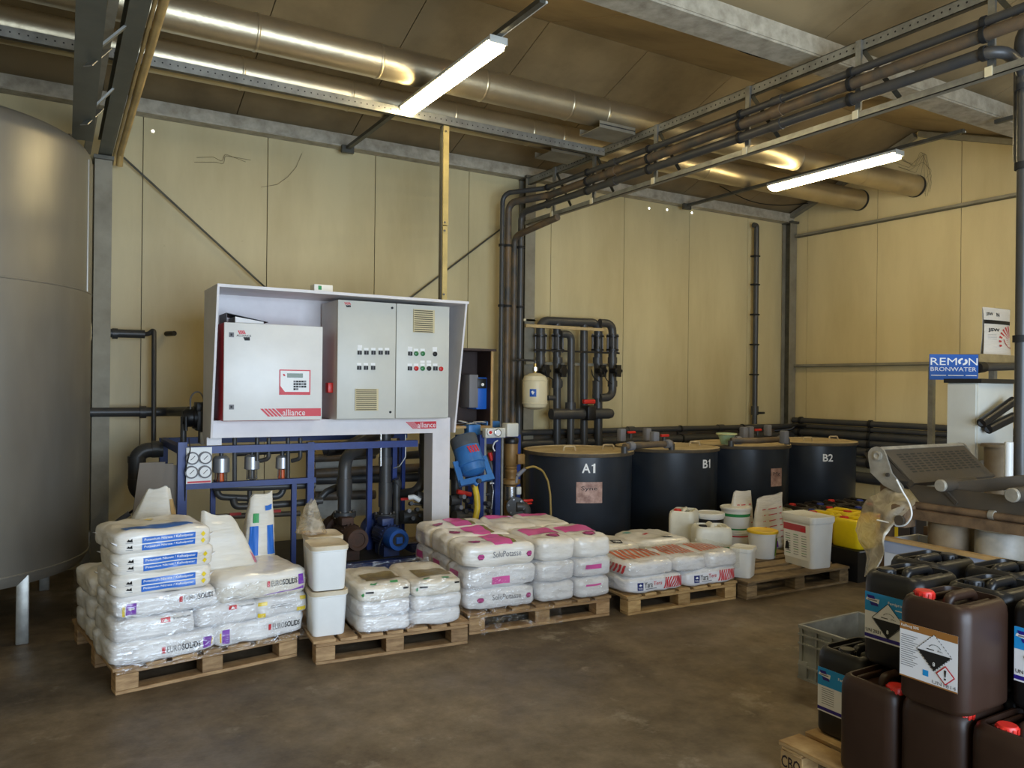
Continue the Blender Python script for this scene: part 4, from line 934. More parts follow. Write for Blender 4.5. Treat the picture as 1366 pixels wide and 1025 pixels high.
fn = lambda u, v: c + Vector((.1335 * math.sin(u / .1335 - .75), -.1335 * math.cos(u / .1335 - .75), v))
MB().grid(-.03, .04, -.05, .03, 5, 1, fn).build('blue_label', mat('blue_print', (28, 86, 176), .45), ev)
fn2 = lambda u, v: c + Vector((.1345 * math.sin(u / .1335 - .75), -.1345 * math.cos(u / .1335 - .75), v)); MB().add([fn2(a * .02 + .005, b * .022 - .008) for a, b in ((-1, .6), (0, 1), (.4, .3), (1, .6), (0, -1), (-.6, -.3))], [tuple(range(6))]).build('label_mark', WINK, ev)

# ---------------------------------------------------------------- horizontal pipes along the walls
for k, (y0, y1, r, Y) in enumerate(((577, 569.5, .034, 7.42), (582, 577, .03, 7.5), (588, 585, .05, 7.4))):
    a, b = PY(690, y0, Y), PY(1040, y1, Y); zz = (a.z + b.z) / 2
    t = thing('wall_pipe', '%s of three grey pipes along the back wall above the tanks' % ('topmost', 'middle', 'lowest')[k], 'pipe', (6, Y, zz))
    pipe(PVC if k != 1 else PVC_DUSTY, t, [(4.0, Y, zz), (WR - .1, Y, zz)], r, name='pipe_run')
    for x in (5.2, 6.9, 8.0): MB().lathe([(r + .001, -.012), (r + .009, -.012), (r + .009, .012), (r + .001, .012)], (x, Y, zz), (1, 0, 0), 14).build('pipe_clip', RUBBER, t)
    if k == 0:
        for x in (6.1, 7.6): coupling(t, (x, Y, zz), (1, 0, 0), r + .01, .1)
vp = thing('wall_pipe', 'thin vertical grey pipe clamped to the back wall near the corner column', 'pipe', PY(1006, 560, 7.45))
a, b = PY(1009.5, 301, 7.48), PY(1005, 566, 7.48)
pipe(PVC, vp, [a + Vector((-.06, 0, 0)), a, Vector((a.x, a.y, b.z))], .035, .04, name='pipe_run'); 
for py in (342, 380, 420, 460, 500): MB().rbox((a.x - .02, a.y, PY(1008, py, 7.48).z), (.11, .08, .02), .004).build('pipe_clip', RUBBER, vp)
coupling(vp, (a.x, a.y, PY(1005, 548, 7.48).z), (0, 0, 1), .05, .12); MB().rbox((a.x + .07, a.y - .04, PY(1005, 551, 7.48).z), (.14, .03, .03), .008).build('tap_lever', BLACKP, vp)
for k in range(6):
    z = PX(1050, (560, 567, 575, 584, 594, 607)[k], WR - .1).z; r = (.038, .03, .05, .05, .055, .06)[k]
    t = thing('wall_pipe', '%s grey pipe of the stack along the right cream wall' % ('topmost', 'second highest', 'third highest', 'fourth highest', 'fifth highest', 'lowest')[k], 'pipe', (WR - .1, 6, z))
    pipe(PVC, t, [(WR - .1, 7.4, z), (WR - .1, 1.5, z)], r, name='pipe_run')
    for y in (7.27, 6.21, 5.15, 4.09): MB().lathe([(r + .001, -.02), (r + .012, -.02), (r + .012, .02), (r + .001, .02)], (WR - .1, y, z), (0, 1, 0), 14).build('pipe_clip', RUBBER, t)
MB().tube([PX(1040, 577, WR - .3) + Vector((-.3, .2, 0)), PX(1056, 573, WR - .2), PX(1062, 567, WR - .16), PX(1075, 568, WR - .14)], .02, 10, .1).build('wall_hose', BLACKP, label='black hose bending from tank B2 to the right wall pipes', cat='hose')
MB().tube([(WR - .35, 7.3, .5), (WR - .35, 3.6, .5)], .07, 16).build('wall_pipe', PVC, label='thick grey pipe lying low behind tank B2 along the right wall', cat='pipe')

# ---------------------------------------------------------------- filter skid right of the housing
fs = thing('filter_skid', 'dark blue filter skid with tilted light blue filter and yellow hose', 'filter skid', (3.3, 6.2, 0))
Y2 = 6.05
def fpost(px, y0, Y, m, w=.05, d=.05, name='frame_post'):
    a = PY(px, y0, Y); return MB().mm((a.x - w / 2, Y - d / 2, .06), (a.x + w / 2, Y + d / 2, a.z)).build(name, m, fs)
fpost(641.5, 580, Y2, BLUE, .045); fpost(646, 580, Y2, GALV, .02, .045, 'edge_strip'); fpost(663, 584, Y2, BLUE, .05); fpost(668.5, 584, Y2, GALV, .02, .05, 'edge_strip')
fpost(612, 580, 6.42, BLUE); fpost(690, 580, 6.42, BLUE)
a = PY(641, 585, Y2); b = PY(665, 586, Y2); MB().mm((a.x, Y2 - .02, a.z - .05), (b.x, Y2 + .02, a.z)).build('frame_beam', BLUE, fs)
x0, x1 = PY(606, 690, Y2).x, PY(697, 690, Y2).x
for y in (Y2, 6.42): MB().mm((x0, y - .03, 0), (x1, y + .03, .06)).build('base_beam', BLUE, fs)
MB().mm((x0 + .03, Y2 + .03, 0.001), (x0 + .08, 6.39, .055)).build('base_beam', BLUE, fs); MB().mm((x1 - .08, Y2 + .03, .001), (x1 - .03, 6.39, .055)).build('base_beam', BLUE, fs)
MB().mm((x0, Y2 + .0, .056), (x1, 6.42, .07)).build('deck_plate', GRATE, fs)
MB().mm((PY(612, 580, 6.42).x, 6.405, 1.1), (PY(690, 580, 6.42).x, 6.435, 1.14)).build('frame_beam', BLUE, fs)
top, bot = PY(617, 583, 6.0), PY(632.5, 632, 5.86); ax = (bot - top).normalized(); Lf = (bot - top).length
fl = MB().lathe([(0, 0), (.1, 0), (.115, .02), (.115, Lf * .7), (.122, Lf * .7), (.122, Lf * .76), (.112, Lf * .78), (.105, Lf * .95), (.07, Lf * 1.04), (0, Lf * 1.07)], top, ax, 32).build('filter_housing', BLUEL, fs)
side = ax.cross(Vector((0, 1, 0))).normalized()
MB().lathe([(.1155, Lf * .02), (.1165, Lf * .03), (.1165, Lf * .3), (.1155, Lf * .31)], top, ax, 32).build('dusty_band', mat('dusty_grey_blue', (84, 90, 96), .6, var=.4), fl)
for s in (-1, 1): MB().bar(top + side * (.135 * s) + ax * Lf * .6, bot + side * (.14 * s) + ax * .05, .05, .016, ax.cross(side)).build('yoke_arm', BLUEL, fl)
MB().bar(bot + side * .16 + ax * .06, bot - side * .16 + ax * .06, .05, .05, ax).build('yoke_bar', BLUEL, fl)
MB().lathe([(0, 0), (.02, 0), (.02, .03), (0, .03)], bot + ax * .06 - Vector((0, .03, 0)), (0, -1, 0), 12).build('yoke_knob', PVC, fl)
nrm = side.cross(ax); nrm = nrm if nrm.y < 0 else -nrm; lc = top + ax * Lf * .45 + nrm * .117 + side * .0
for i in range(4): MB().add([lc + side * (-.05 + i * .025 + q) * (-1 if side.x < 0 else 1) + ax * w for q, w in ((0, -.03), (.016, -.03), (.03, .03), (.014, .03))], [(0, 1, 2, 3)]).build('logo_bar', RED2, fl)
sp = bot + ax * .1; MB().tube([sp, PY(629, 640, 5.84), PY(634, 648, 5.85)], .022, 10, .03).build('drain_elbow', BLUEL, fs)
YEL = mat('yellow_hose_rubber', (222, 190, 52), .45, var=.25)
pts = [PY(x, y, Y_) for x, y, Y_ in ((633, 647, 5.85), (636, 662, 5.82), (637, 678, 5.8), (633, 698, 5.8), (628, 720, 5.8))] ; pts.append(Vector((pts[-1].x - .05, 5.85, .1)))
MB().tube(pts, .026, 12, .2).build('yellow_hose', YEL, fs); MB().lathe([(.03, -.02), (.03, .02)], pts[0], (0, 0, 1), 12).build('hose_clip', BRASS, fs)
cbx = MB().rbox(PY(659, 577.5, 5.98), (.2, .06, .085), .004).build('gauge_box', LGREY, fs)
q = PY(653.5, 577, 5.945); MB().lathe([(.03, 0), (.03, .012), (.024, .014), (.02, .008), (0, .008)], q, (0, -1, 0), 16).build('switch_knob', WHITEP, cbx); MB().lathe([(.014, .009), (.014, .016), (0, .016)], q, (0, -1, 0), 10).build('red_knob', REDP, cbx)
q = PY(663.5, 577.5, 5.945); MB().lathe([(.034, 0), (.034, .016), (.028, .018), (.028, .012), (0, .012)], q, (0, -1, 0), 16).build('pressure_gauge', STEEL, cbx); MB().lathe([(0, .0125), (.027, .0125)], q, (0, -1, 0), 16).build('dial_face', WINK, cbx)
MB().rbox(PY(680.5, 573.5, 6.02), (.12, .1, .12), .01).build('control_box', LGREY, fs)
MB().rbox(PY(630, 574, 6.2), (.12, .1, .1), .01).build('blue_motor', BLUEL, fs); MB().rbox(PY(655, 566, 6.3), (.14, .1, .06), .01).build('blue_motor', BLUEL, fs)
BRN = mat('ochre_pump_paint', (150, 116, 66), .5, .2, var=.5, vscale=10, col2=(104, 78, 46))
c = PY(681, 690, 6.1); zb2 = .07
pz = lambda py: PY(681, py, 6.1).z
pmp = MB().lathe([(0, zb2), (.09, zb2), (.09, zb2 + .03), (.06, zb2 + .06), (.06, pz(670)), (.05, pz(668)), (.05, pz(648)), (.085, pz(645)), (.085, pz(640)), (.05, pz(638)), (.05, pz(632)), (.055, pz(630)), (.055, pz(628)), (.05, pz(626)), (.055, pz(624)), (.05, pz(622)), (.06, pz(620)), (.06, pz(592)), (.055, pz(590)), (0, pz(588))], (c.x, 6.1, 0), (0, 0, 1), 24).build('vertical_pump', BRN, fs)
MB().lathe([(.062, pz(592)), (.066, pz(590)), (.066, pz(586)), (.055, pz(584)), (0, pz(583))], (c.x, 6.1, 0), (0, 0, 1), 24).build('motor_cap', BLACKP, pmp)
MB().lathe([(.0525, pz(667)), (.0525, pz(649))], (c.x, 6.1, 0), (0, 0, 1), 24).build('stainless_sleeve', STEEL, pmp)
MB().rbox((c.x + .05, 6.03, pz(612)), (.07, .06, .09), .006).build('terminal_box', BRN, pmp); MB().rbox((c.x + .04, 6.03, pz(654)), (.045, .03, .07), .008).build('sensor_box', LGREY, pmp)
q = PY(688, 676, 6.0); flange(fs, q, (-.5, -1, 0), .085, PVC)
MB().tube([q, q + Vector((.09, -.02, 0)), q + Vector((.1, -.0, -.3))], .05, 16, .07).build('outlet_elbow', PVC, fs)
MB().rbox(PY(704, 668, 6.0), (.1, .03, .022), .006).build('valve_lever', REDP, fs); MB().rbox(PY(704, 672, 5.98), (.08, .03, .015), .004).build('valve_lever', REDP, fs)
def fp(pts, r, rad=.05, m=PVC, name='pipe'): return pipe(m, fs, [PY(*p) for p in pts], r, rad, name)
fp([(637, 608, 6.2), (652, 612, 6.15), (656, 622, 6.12), (655, 690, 6.12)], .04, .06); coupling(fs, PY(655, 633, 6.12), (0, 0, 1), .048, .06); fp([(653, 604, 6.1), (656, 614, 6.1)], .02, 0, REDP, 'valve_lever')
fp([(608, 628, 6.2), (608, 660, 6.2), (606, 700, 6.2)], .045, 0); coupling(fs, PY(607, 632, 6.2), (0, 0, 1), .056, .1)
fp([(606, 690, 6.0), (628, 690, 6.0)], .055, 0); fp([(600, 668, 6.1), (612, 667, 6.1)], .045, 0); fp([(656, 645, 6.05), (658, 655, 6.05), (654, 697, 6.05)], .008, .03, STEEL, 'thin_pipe')
MB().rbox(PY(656, 645, 6.06), (.04, .02, .014), .003).build('white_tag', WHITEP, fs)
fp([(664, 588, 6.02), (660, 590, 6.02), (657, 597, 6.0), (660, 602, 6.0)], .006, .03, WHITEP, 'wire'); fp([(610, 656, 6.0), (628, 660, 6.0)], .02, 0, REDP, 'valve_lever')
for px, py in ((617, 663), (622, 668), (628, 676), (613, 677), (620, 682), (650, 672), (652, 682)):
    MB().lathe([(0, -.03), (.02, -.03), (.02, .03), (0, .03)], PY(px, py, 5.98), (.1, -1, .1), 8).build('valve_bolt', GINK if px % 2 else PVC, fs)
for y0 in (660, 676, 690): fp([(647, y0, 6.1), (662, y0 - 1, 6.1)], .012, 0, PVC, 'tie_bar')
# spray gun and hose hanging on tank A1
sg = thing('hose_gun', 'grey spray gun with brown hose looping in front of tank A1', 'hose', PY(692, 634, 5.72))
q = PY(690, 635, 5.74); e = PY(701, 625, 5.72); MB().tube([q, e], [.02, .014], 10).build('gun_body', GINK, sg); MB().tube([q, q + Vector((-.01, 0, -.06))], .012, 8).build('gun_handle', GINK, sg)
hps = [(701, 625), (712, 622), (724, 628), (731, 642), (734, 660), (735, 690)]
hpp = [PY(x, y, 5.65) for x, y in hps]; hpp.append(Vector((hpp[-1].x + .02, 5.65, .015)))
MB().tube(hpp, .009, 8, .1).build('hose', mat('brown_hose', (150, 124, 62), .5), sg)
# small wooden drive cabinet
dc = thing('drive_cabinet', 'dark open wooden cabinet with a blue frequency drive and papers', 'cabinet', (3.4, 6.35, 1.2))
Yo = 6.2; A, B = PY(604, 467, Yo), PY(657, 571, Yo); xa, xb, z1, z0 = A.x, B.x, A.z, B.z
DW = mat('dark_plywood', (52, 34, 28), .6, var=.3); PW = mat('plywood_edge', (196, 158, 102), .6, var=.3)  # dark brown back, top and inner side; pale plywood edges
MB().mm((xa, Yo + .27, z0), (xb, Yo + .29, z1)).build('back', DW, dc)
MB().mm((xa - .0, Yo - .02, z1), (xb + .02, Yo + .29, z1 + .02)).build('top', DW, dc); MB().mm((xa, Yo, z0), (xb, Yo + .27, z0 + .02)).build('bottom', PW, dc)
MB().mm((xb - .02, Yo + .012, z0 + .02), (xb, Yo + .27, z1)).build('side', DW, dc); MB().mm((xb - .02, Yo, z0 + .02), (xb, Yo + .012, z1)).build('side_edging', PW, dc); MB().mm((xa, Yo, z0 + .02), (xa + .02, Yo + .27, z1)).build('side', PW, dc)
MB().mm((xa + .03, Yo + .29, 0), (xa + .09, Yo + .35, z1)).build('support_post', BLUE, dc); MB().mm((xb - .09, Yo + .29, 0), (xb - .03, Yo + .35, z1)).build('support_post', BLUE, dc)
dv = thing('frequency_drive', 'blue and grey frequency drive inside the dark wooden cabinet', 'drive', PY(640, 545, Yo + .27))
g = PY(629, 522, Yo + .12); MB().rbox((g.x, Yo + .17, g.z), (.09, .19, .3), .006).build('heat_sink', GINK, dv); g = PY(642.5, 525, Yo + .08); MB().rbox((g.x, Yo + .17, g.z), (.11, .18, .29), .008).build('front_cover', mat('drive_blue', (30, 96, 190), .4), dv)
MB().rbox((g.x, Yo + .079, g.z + .09), (.09, .02, .09), .004).build('keypad', BLACKP, dv); MB().lathe([(.014, 0), (.014, .008), (0, .008)], (g.x, Yo + .068, g.z + .08), (0, -1, 0), 12).build('dial', WINK, dv)
for i in range(9):
    g = PY(619 + (i * 7) % 28, 562, Yo + .1); mm_ = Matrix.Translation((g.x, Yo + .06 + .02 * (i % 5), z0 + .023 + .004 * i)) @ Matrix.Rotation(i * .9, 4, 'Z') @ Matrix.Rotation(.1 * (i % 3), 4, 'X')
    MB().box((0, 0, 0), (.1, .07, .002), mm_).build('paper_slip', WINK if i % 3 else BLUEL, label='loose paper slip heaped in the bottom of the dark wooden cabinet', cat='paper', group='paper slips in the wooden cabinet')
g = PY(650, 535, Yo + .1); MB().box((g.x + .0, Yo + .1, z0 + .16), (.012, .16, .27)).build('document_folder', WHITEP, label='white document folder standing beside the blue frequency drive', cat='folder')
# ---------------------------------------------------------------- pallets
def make_pallet(label, ax, ay, rz, Lx, Ly, wood, nb=7, deck='y', H=.138, mark=None):
    """origin at the front left floor corner; deck boards run along y (or x), bottom boards along x"""
    t = thing('wooden_pallet', label, 'pallet', (ax, ay, 0), rz, group='wooden pallets')
    def piece(name, c, d):
        q = MB(); q.rbox((0, 0, 0), d, .003, 1); o = q.build(name, wood, t, world=False); o.location = c; return o
    bt, bh = .019, H - 4 * .019 + .0
    bh = H - 3 * bt
    for y in (.05, Ly / 2, Ly - .05):
        piece('bottom_board', (Lx / 2, y, bt / 2), (Lx, .1, bt))
        for x in (.055, Lx / 2, Lx - .055): piece('block', (x, y, bt + bh / 2), (.11, .1, bh - .001))
    w = .1
    if deck == 'y':
        for y in (.05, Ly / 2, Ly - .05): piece('stringer_board', (Lx / 2, y, bt + bh + bt / 2), (Lx, .1, bt))
        for i in range(nb): piece('deck_board', (w / 2 + (Lx - w) * i / (nb - 1), Ly / 2 + random.uniform(-.004, .004), H - bt / 2), (w + (.03 if i % 2 == 0 else 0), Ly, bt))
    else:
        for x in (.055, Lx / 2, Lx - .055): piece('stringer_board', (x, Ly / 2, bt + bh + bt / 2), (.1, Ly, bt))
        for i in range(nb): piece('deck_board', (Lx / 2 + random.uniform(-.004, .004), w / 2 + (Ly - w) * i / (nb - 1), H - bt / 2), (Lx, w + (.03 if i % 2 == 0 else 0), bt))
    return t
PH = .139
P1 = make_pallet('wooden pallet under the sacks with blue printed stripes', .335, 4.45, R(8), .97, 1.08, WOOD)
P2 = make_pallet('wooden pallet under the white tubs and green printed sacks', 1.345, 4.385, R(-5), .93, 1.08, WOOD)
P3 = make_pallet('wooden pallet under the pink printed sacks', 2.355, 4.445, R(-5), 1.06, 1.06, WOOD)
P4 = make_pallet('wooden pallet under the red striped sacks', 3.52, 4.285, R(-3), 1.0, 1.06, WOODL)
P5 = make_pallet('dark worn wooden pallet under the buckets and jugs', 4.57, 4.175, R(-1.3), 1.16, 1.06, WOODD, deck='x')

# ---------------------------------------------------------------- sacks
def sack_mat(name, c, c2, rough=.33):
    m = mat(name, c, rough, var=.5, vscale=3.5, col2=c2, bump=.85, bscale=13, stretch=(.5, 1, 2.6), coat=.4)
    return m
SW = sack_mat('white_film_sack', (232, 231, 232), (214, 212, 214))
ST = sack_mat('lamp_tinted_sack', (234, 230, 222), (206, 188, 156))  # white sack; warm lamplight on the tops is put into its colour as tan
PRINT = {k: mat('print_' + k, c, .42, coat=.3) for k, c in dict(blue=(30, 104, 196), purple=(126, 56, 176), yellow=(236, 206, 40), red=(206, 40, 52), pink=(224, 92, 168),
         magenta=(206, 60, 130), green=(52, 150, 84), black=(28, 28, 30), grey=(128, 128, 132), navy=(26, 40, 110), orange=(226, 120, 84), darkpink=(120, 30, 70)).items()}
class Sack:
    def __init__(s, label, P, lx, ly, z, L, W, T, rz=0.0, m=SW, seed=0, group=None, n=8.0, cut=.0):
        s.L, s.W, s.T, s.seed, s.n, s.cut = L, W, T, seed, n, cut
        Wp = WM[P.name]; c = Wp @ Vector((lx, ly, z)); prz = P.rotation_euler.z + rz
        s.t = thing('fertiliser_sack', label, 'sack', c, prz, group)
        q = MB(); nx, ny, nz = 24, 16, 8; s.q = q
        for (a, b, f) in ((nx, ny, 't'), (nx, ny, 'b'), (nx, nz, 'f'), (nx, nz, 'k'), (ny, nz, 'l'), (ny, nz, 'r')): q.grid(-1, 1, -1, 1, a, b, s.map(f, 0))
        # weld the six faces of the pillow
        key = {}; idx = []; vs = []
        for v in q.v:
            k = (round(v.x, 5), round(v.y, 5), round(v.z, 5))
            if k not in key: key[k] = len(vs); vs.append(v)
            idx.append(key[k])
        q.v = vs; q.f = [tuple(idx[i] for i in f) for f in q.f]
        s.body = q.build('sack_body', m, s.t, world=False, smooth=180)
    def map(s, face, off):
        def fn(u, v):
            a, b, c = {'t': (u, v, 1), 'b': (u, -v, -1), 'f': (u, -1, v), 'k': (-u, 1, v), 'l': (-1, -u, v), 'r': (1, u, v)}[face]
            n = s.n; k = (abs(a) ** n + abs(b) ** n + abs(c) ** n) ** (-1 / n)
            p = Vector((a * k, b * k, c * k)); g = Vector((math.copysign(abs(p.x) ** (n - 1), p.x) / s.L, math.copysign(abs(p.y) ** (n - 1), p.y) / s.W, math.copysign(abs(p.z) ** (n - 1), p.z) / s.T)).normalized()
            th = 1 - .16 * abs(p.x) ** 6 - .12 * abs(p.y) ** 7
            w = Vector((p.x * s.L / 2, p.y * s.W / 2, p.z * s.T / 2 * (th if p.z > 0 else 1)))
            q = w * 7 + Vector((s.seed * 3.1, s.seed * 1.7, 0)); d = noise.noise(q) * .014 + noise.noise(q * 2.7) * .006
            w += g * (d + off); w.z = max(w.z + s.T / 2, .0005 * (1 + abs(off) * 100)); return w
        return fn
    def band(s, name, m, face, a, b, c, d, nu=8, nv=6, off=.0025): return MB().grid(a, b, c, d, nu, nv, s.map(face, off)).build(name, m, s.t, world=False, smooth=180)
    def poly(s, name, m, face, pts, off=.003):
        cx = sum(p[0] for p in pts) / len(pts); cy = sum(p[1] for p in pts) / len(pts); fn = s.map(face, off); q = MB(); n = len(pts)
        q.add([fn(cx, cy)] + [fn(*p) for p in pts] , [(0, 1 + i, 1 + (i + 1) % n) for i in range(n)]); return q.build(name, m, s.t, world=False, smooth=180)
    def text(s, m, face, body, a, b, c, d, bold=0.0, off=.004, name='lettering'): return MB().text(body, a, b, c, d, s.map(face, off), bold).build(name, m, s.t, world=False, smooth=180)
def hexa(cx, cy, rx, ry): return [(cx + rx * math.cos(R(60 * i)), cy + ry * math.sin(R(60 * i))) for i in range(6)]
def ears(s, sides=(-1,), m=None):
    for k in sides:
        for v in (-.8, .75):
            q = MB(); p = Vector((k * s.L / 2 * .97, v * s.W / 2, s.T * .5)); p -= Vector((k * .012, 0, 0)); q.add([p + Vector((0, -.02, 0)), p + Vector((0, .02, 0)), p + Vector((k * .034, .008, .008)), p + Vector((k * .03, -.01, .012)), p + Vector((0, -.02, -.012)), p + Vector((0, .02, -.012))], [(0, 1, 2, 3), (4, 3, 2, 5), (0, 3, 4), (1, 5, 2)]); q.build('corner_ear', m or SW, s.t, world=False)

# --- pallet 1: purple and blue printed sacks
def euro(s, a, b, c, d, patch=None):
    s.poly('logo_square', PRINT['red'], 'f', [(a - .09, c), (a - .03, c), (a - .03, d), (a - .09, d)])
    m = a + (b - a) * .43; s.text(PRINT['grey'], 'f', 'EURO', a, m - .01, c, d); s.text(INK, 'f', 'SOLIDS', m, b, c, d, .02)
    for i in range(2): s.band('fine_print', PRINT['grey'], 'f', -.85, -.45 - .1 * i, -.6 + .12 * i, -.57 + .12 * i, 4, 1)
    if patch: s.band('purple_band', PRINT['purple'], 'f', *patch)
l1, l2, l3 = PH, PH + .118, PH + .236
s = Sack('white sack with grey lettering, bottom layer, at the tank end of its pallet', P1, .235, .215, l1, .54, .47, .13, m=SW, seed=1); euro(s, .02, .66, -.42, .1); s.band('purple_band', PRINT['purple'], 'f', .72, .93, -.65, .3); s.band('yellow_corner', PRINT['yellow'], 'f', .935, .97, -.5, .1, 2, 3)
s = Sack('white sack with purple end band, bottom layer, at the tub end of its pallet', P1, .755, .215, l1, .52, .47, .13, m=SW, seed=2); euro(s, .22, .86, -.2, .35); s.band('purple_band', PRINT['purple'], 'f', -.9, -.72, -.7, .6); s.band('yellow_corner', PRINT['yellow'], 'f', -.965, -.92, -.6, .3, 2, 4)
s = Sack('white sack with red logo, middle layer, at the tank end of its pallet', P1, .19, .215, l2, .42, .46, .125, seed=3); s.band('red_logo', PRINT['red'], 'f', .1, .32, .3, .75); s.poly('logo_triangle', WINK, 'f', [(.15, .38), (.27, .38), (.21, .66)], .0045); s.text(INK, 'f', 'SOLUTIONS', .38, .85, .5, .66, .01)
s = Sack('white sack with red logo in the middle of its layer', P1, .565, .215, l2, .35, .46, .125, seed=4); s.band('red_logo', PRINT['red'], 'f', .0, .26, .4, .85); s.poly('logo_triangle', WINK, 'f', [(.06, .48), (.2, .48), (.13, .76)], .0045); s.text(INK, 'f', 'SOLUTIONS', .32, .85, .55, .7, .01)
s = Sack('white sack with yellow corner patches, middle layer', P1, .87, .21, l2, .31, .47, .122, seed=5)
for a, b, c, d in ((-.95, -.6, .35, .72), (.65, .93, .4, .75), (-.95, -.66, -.75, -.4), (.55, .9, -.7, -.35)): s.band('yellow_corner', PRINT['yellow'], 'f', a, b, c, d, 4, 3)
s.band('fine_print', PRINT['grey'], 'f', -.45, .35, -.05, .0, 4, 1); s.band('fine_print', PRINT['grey'], 'f', -.45, .15, .15, .2, 4, 1)
s = Sack('white sack with purple arrow patch just below the blue striped sacks', P1, .25, .215, l3, .53, .46, .12, seed=6); euro(s, .28, .92, -.05, .5); s.band('purple_band', PRINT['purple'], 'f', -.8, -.6, -.6, .5); s.poly('white_arrow', WINK, 'f', [(-.76, -.05), (-.70, .12), (-.7, .02), (-.64, .02), (-.64, -.12), (-.7, -.12), (-.7, -.22)], .0045); s.band('yellow_corner', PRINT['yellow'], 'f', -.88, -.82, -.7, .3, 2, 4)
s = Sack('thick white sack with purple corner, topmost at the tub end of its pallet', P1, .765, .22, l3, .52, .5, .155, m=ST, seed=7); euro(s, .12, .72, -.15, .3); s.band('purple_band', PRINT['purple'], 'f', .76, .93, -.3, .55); s.poly('purple_edge', PRINT['purple'], 'f', [(-.1, -.72), (.9, -.65), (.9, -.45)])
for k, (lx, z) in enumerate(((.24, l1), (.75, l1), (.24, l2), (.75, l2), (.24, l3), (.75, l3))):
    Sack('plain white sack in the hidden back row behind the grey lettered sacks', P1, lx, .72, z, .52, .5, .13, m=ST if z == l3 else SW, seed=10 + k, group='back row sacks on the blue striped pallet')
for k in range(3):
    z = l3 + .112 + k * .108
    s = Sack(('lowest', 'middle', 'topmost')[k] + ' of three white sacks with blue stripes', P1, .235 + (.0, .012, -.004)[k], .225, z, .5, .46, .125, rz=R((0, -1, 1)[k]), m=ST, seed=20 + k, group='blue striped sacks')
    for c, d in (((-.05, .5), (-.62, -.14))):
        s.band('blue_stripe', PRINT['blue'], 'f', -.48, .6, c, d, 12, 4)
        s.text(WINK, 'f', 'Potassium Nitrate / Kalisalpeter', -.44, .56, c + .15, d - .1, .015, .0045)
        s.poly('yellow_diamond', PRINT['yellow'], 'f', [(.72, (c + d) / 2), (.78, d), (.84, (c + d) / 2), (.78, c)]); s.poly('black_mark', INK, 'f', [(-.78, c + .25), (-.74, d - .05), (-.71, c + .3), (-.67, d), (-.66, c + .2)]); s.band('fine_print', PRINT['grey'], 'f', -.8, -.65, c + .08, c + .12, 3, 1)
    if k == 2: s.band('blue_top_band', PRINT['blue'], 't', -.78, .62, -.86, -.45, 14, 4); s.poly('yellow_diamond', PRINT['yellow'], 't', [(-.1, .5), (.02, .62), (.14, .5), (.02, .38)])
    ears(s, (-1, 1))
BAGF = {}
def bag_patch(t, name, m, a0, a1, f0, f1): return MB().grid(R(a0), R(a1), f0, f1, 8, 5, lambda u, v: BAGF[t.name](u, v, .003)).build(name, m, t, world=False, smooth=180)
def open_bag(name, label, cat, loc, rz, w, d, h, lean, m, seed, top=(.35, .12), n=28, k=16, group=None):
    t = thing(name, label, cat, loc, rz, group); q = MB(); vs = []
    def fn(t_, f, o=0.0):
        a = w / 2 * (1 - (1 - top[0]) * f); b = d / 2 * ((1 - f) ** .75 * (1 - .25 * f) + top[1] * .25 * f) + .006; c, s_ = math.cos(t_), math.sin(t_)
        p = Vector((a * math.copysign(abs(c) ** .6, c) + lean[0] * f, b * math.copysign(abs(s_) ** .6, s_) + lean[1] * f, h * f))
        rg = 1 - 2 * abs(noise.noise(Vector((c * 1.6 + seed, s_ * 1.6, f * 2.2)))); r_ = (rg * .5 - .3) * .03 + noise.noise(Vector((c * 5 + seed, s_ * 5, f * 5 + seed))) * .012
        p += Vector((c, s_, 0)) * (r_ * min(1, .4 + f) * (1 - .6 * f) + o); p.z += (noise.noise(Vector((c * 1.1, 0, seed))) * .035 + .02 * c * math.sin(seed)) * f ** 3; return p
    for j in range(k + 1):
        vs += [fn(2 * math.pi * i / n, j / k) for i in range(n)]
    fs = [(j * n + i, j * n + (i + 1) % n, (j + 1) * n + (i + 1) % n, (j + 1) * n + i) for j in range(k) for i in range(n)] + [tuple(reversed(range(n)))]
    q.add(vs, fs); q.build('bag_skin', m, t, world=False, smooth=180)
    BAGF[t.name] = fn
    return t
OW = sack_mat('crumpled_white_woven', (222, 218, 208), (190, 180, 158), .55)
z3 = l3 + .13
t = open_bag('open_sack', 'crumpled open white sack standing behind the blue striped sacks', 'sack', WM[P1.name] @ Vector((.33, .75, z3)), R(-12), .42, .3, .44, (.06, .0), OW, 3, (.3, .3))
bag_patch(t, 'brown_liner', mat('brown_paper', (176, 146, 98), .7), -40, 10, .05, .85)
t = open_bag('open_sack', 'crumpled open white sack standing on the thick purple cornered sack', 'sack', WM[P1.name] @ Vector((.645, .31, z3 + .02)), R(6), .36, .26, .3, (-.04, .0), OW, 5.4, (.5, .25))
for i in range(5): bag_patch(t, 'magenta_stripe', PRINT['magenta'], -42 + i * 4, -40 + i * 4, .04, .26 - .03 * i)
t = open_bag('open_sack', 'blue and white open sack with folded neck next to the white tubs', 'sack', WM[P1.name] @ Vector((.9, .46, z3 + .02)), R(4), .2, .2, .37, (.03, .03), OW, 8, (.7, .3))
bag_patch(t, 'blue_panel', PRINT['blue'], -135, -96, .04, .5); bag_patch(t, 'blue_panel', PRINT['blue'], -80, -45, .04, .5); bag_patch(t, 'green_panel', PRINT['green'], -120, -95, .55, .7); bag_patch(t, 'blue_panel', PRINT['blue'], -85, -45, .74, .82)

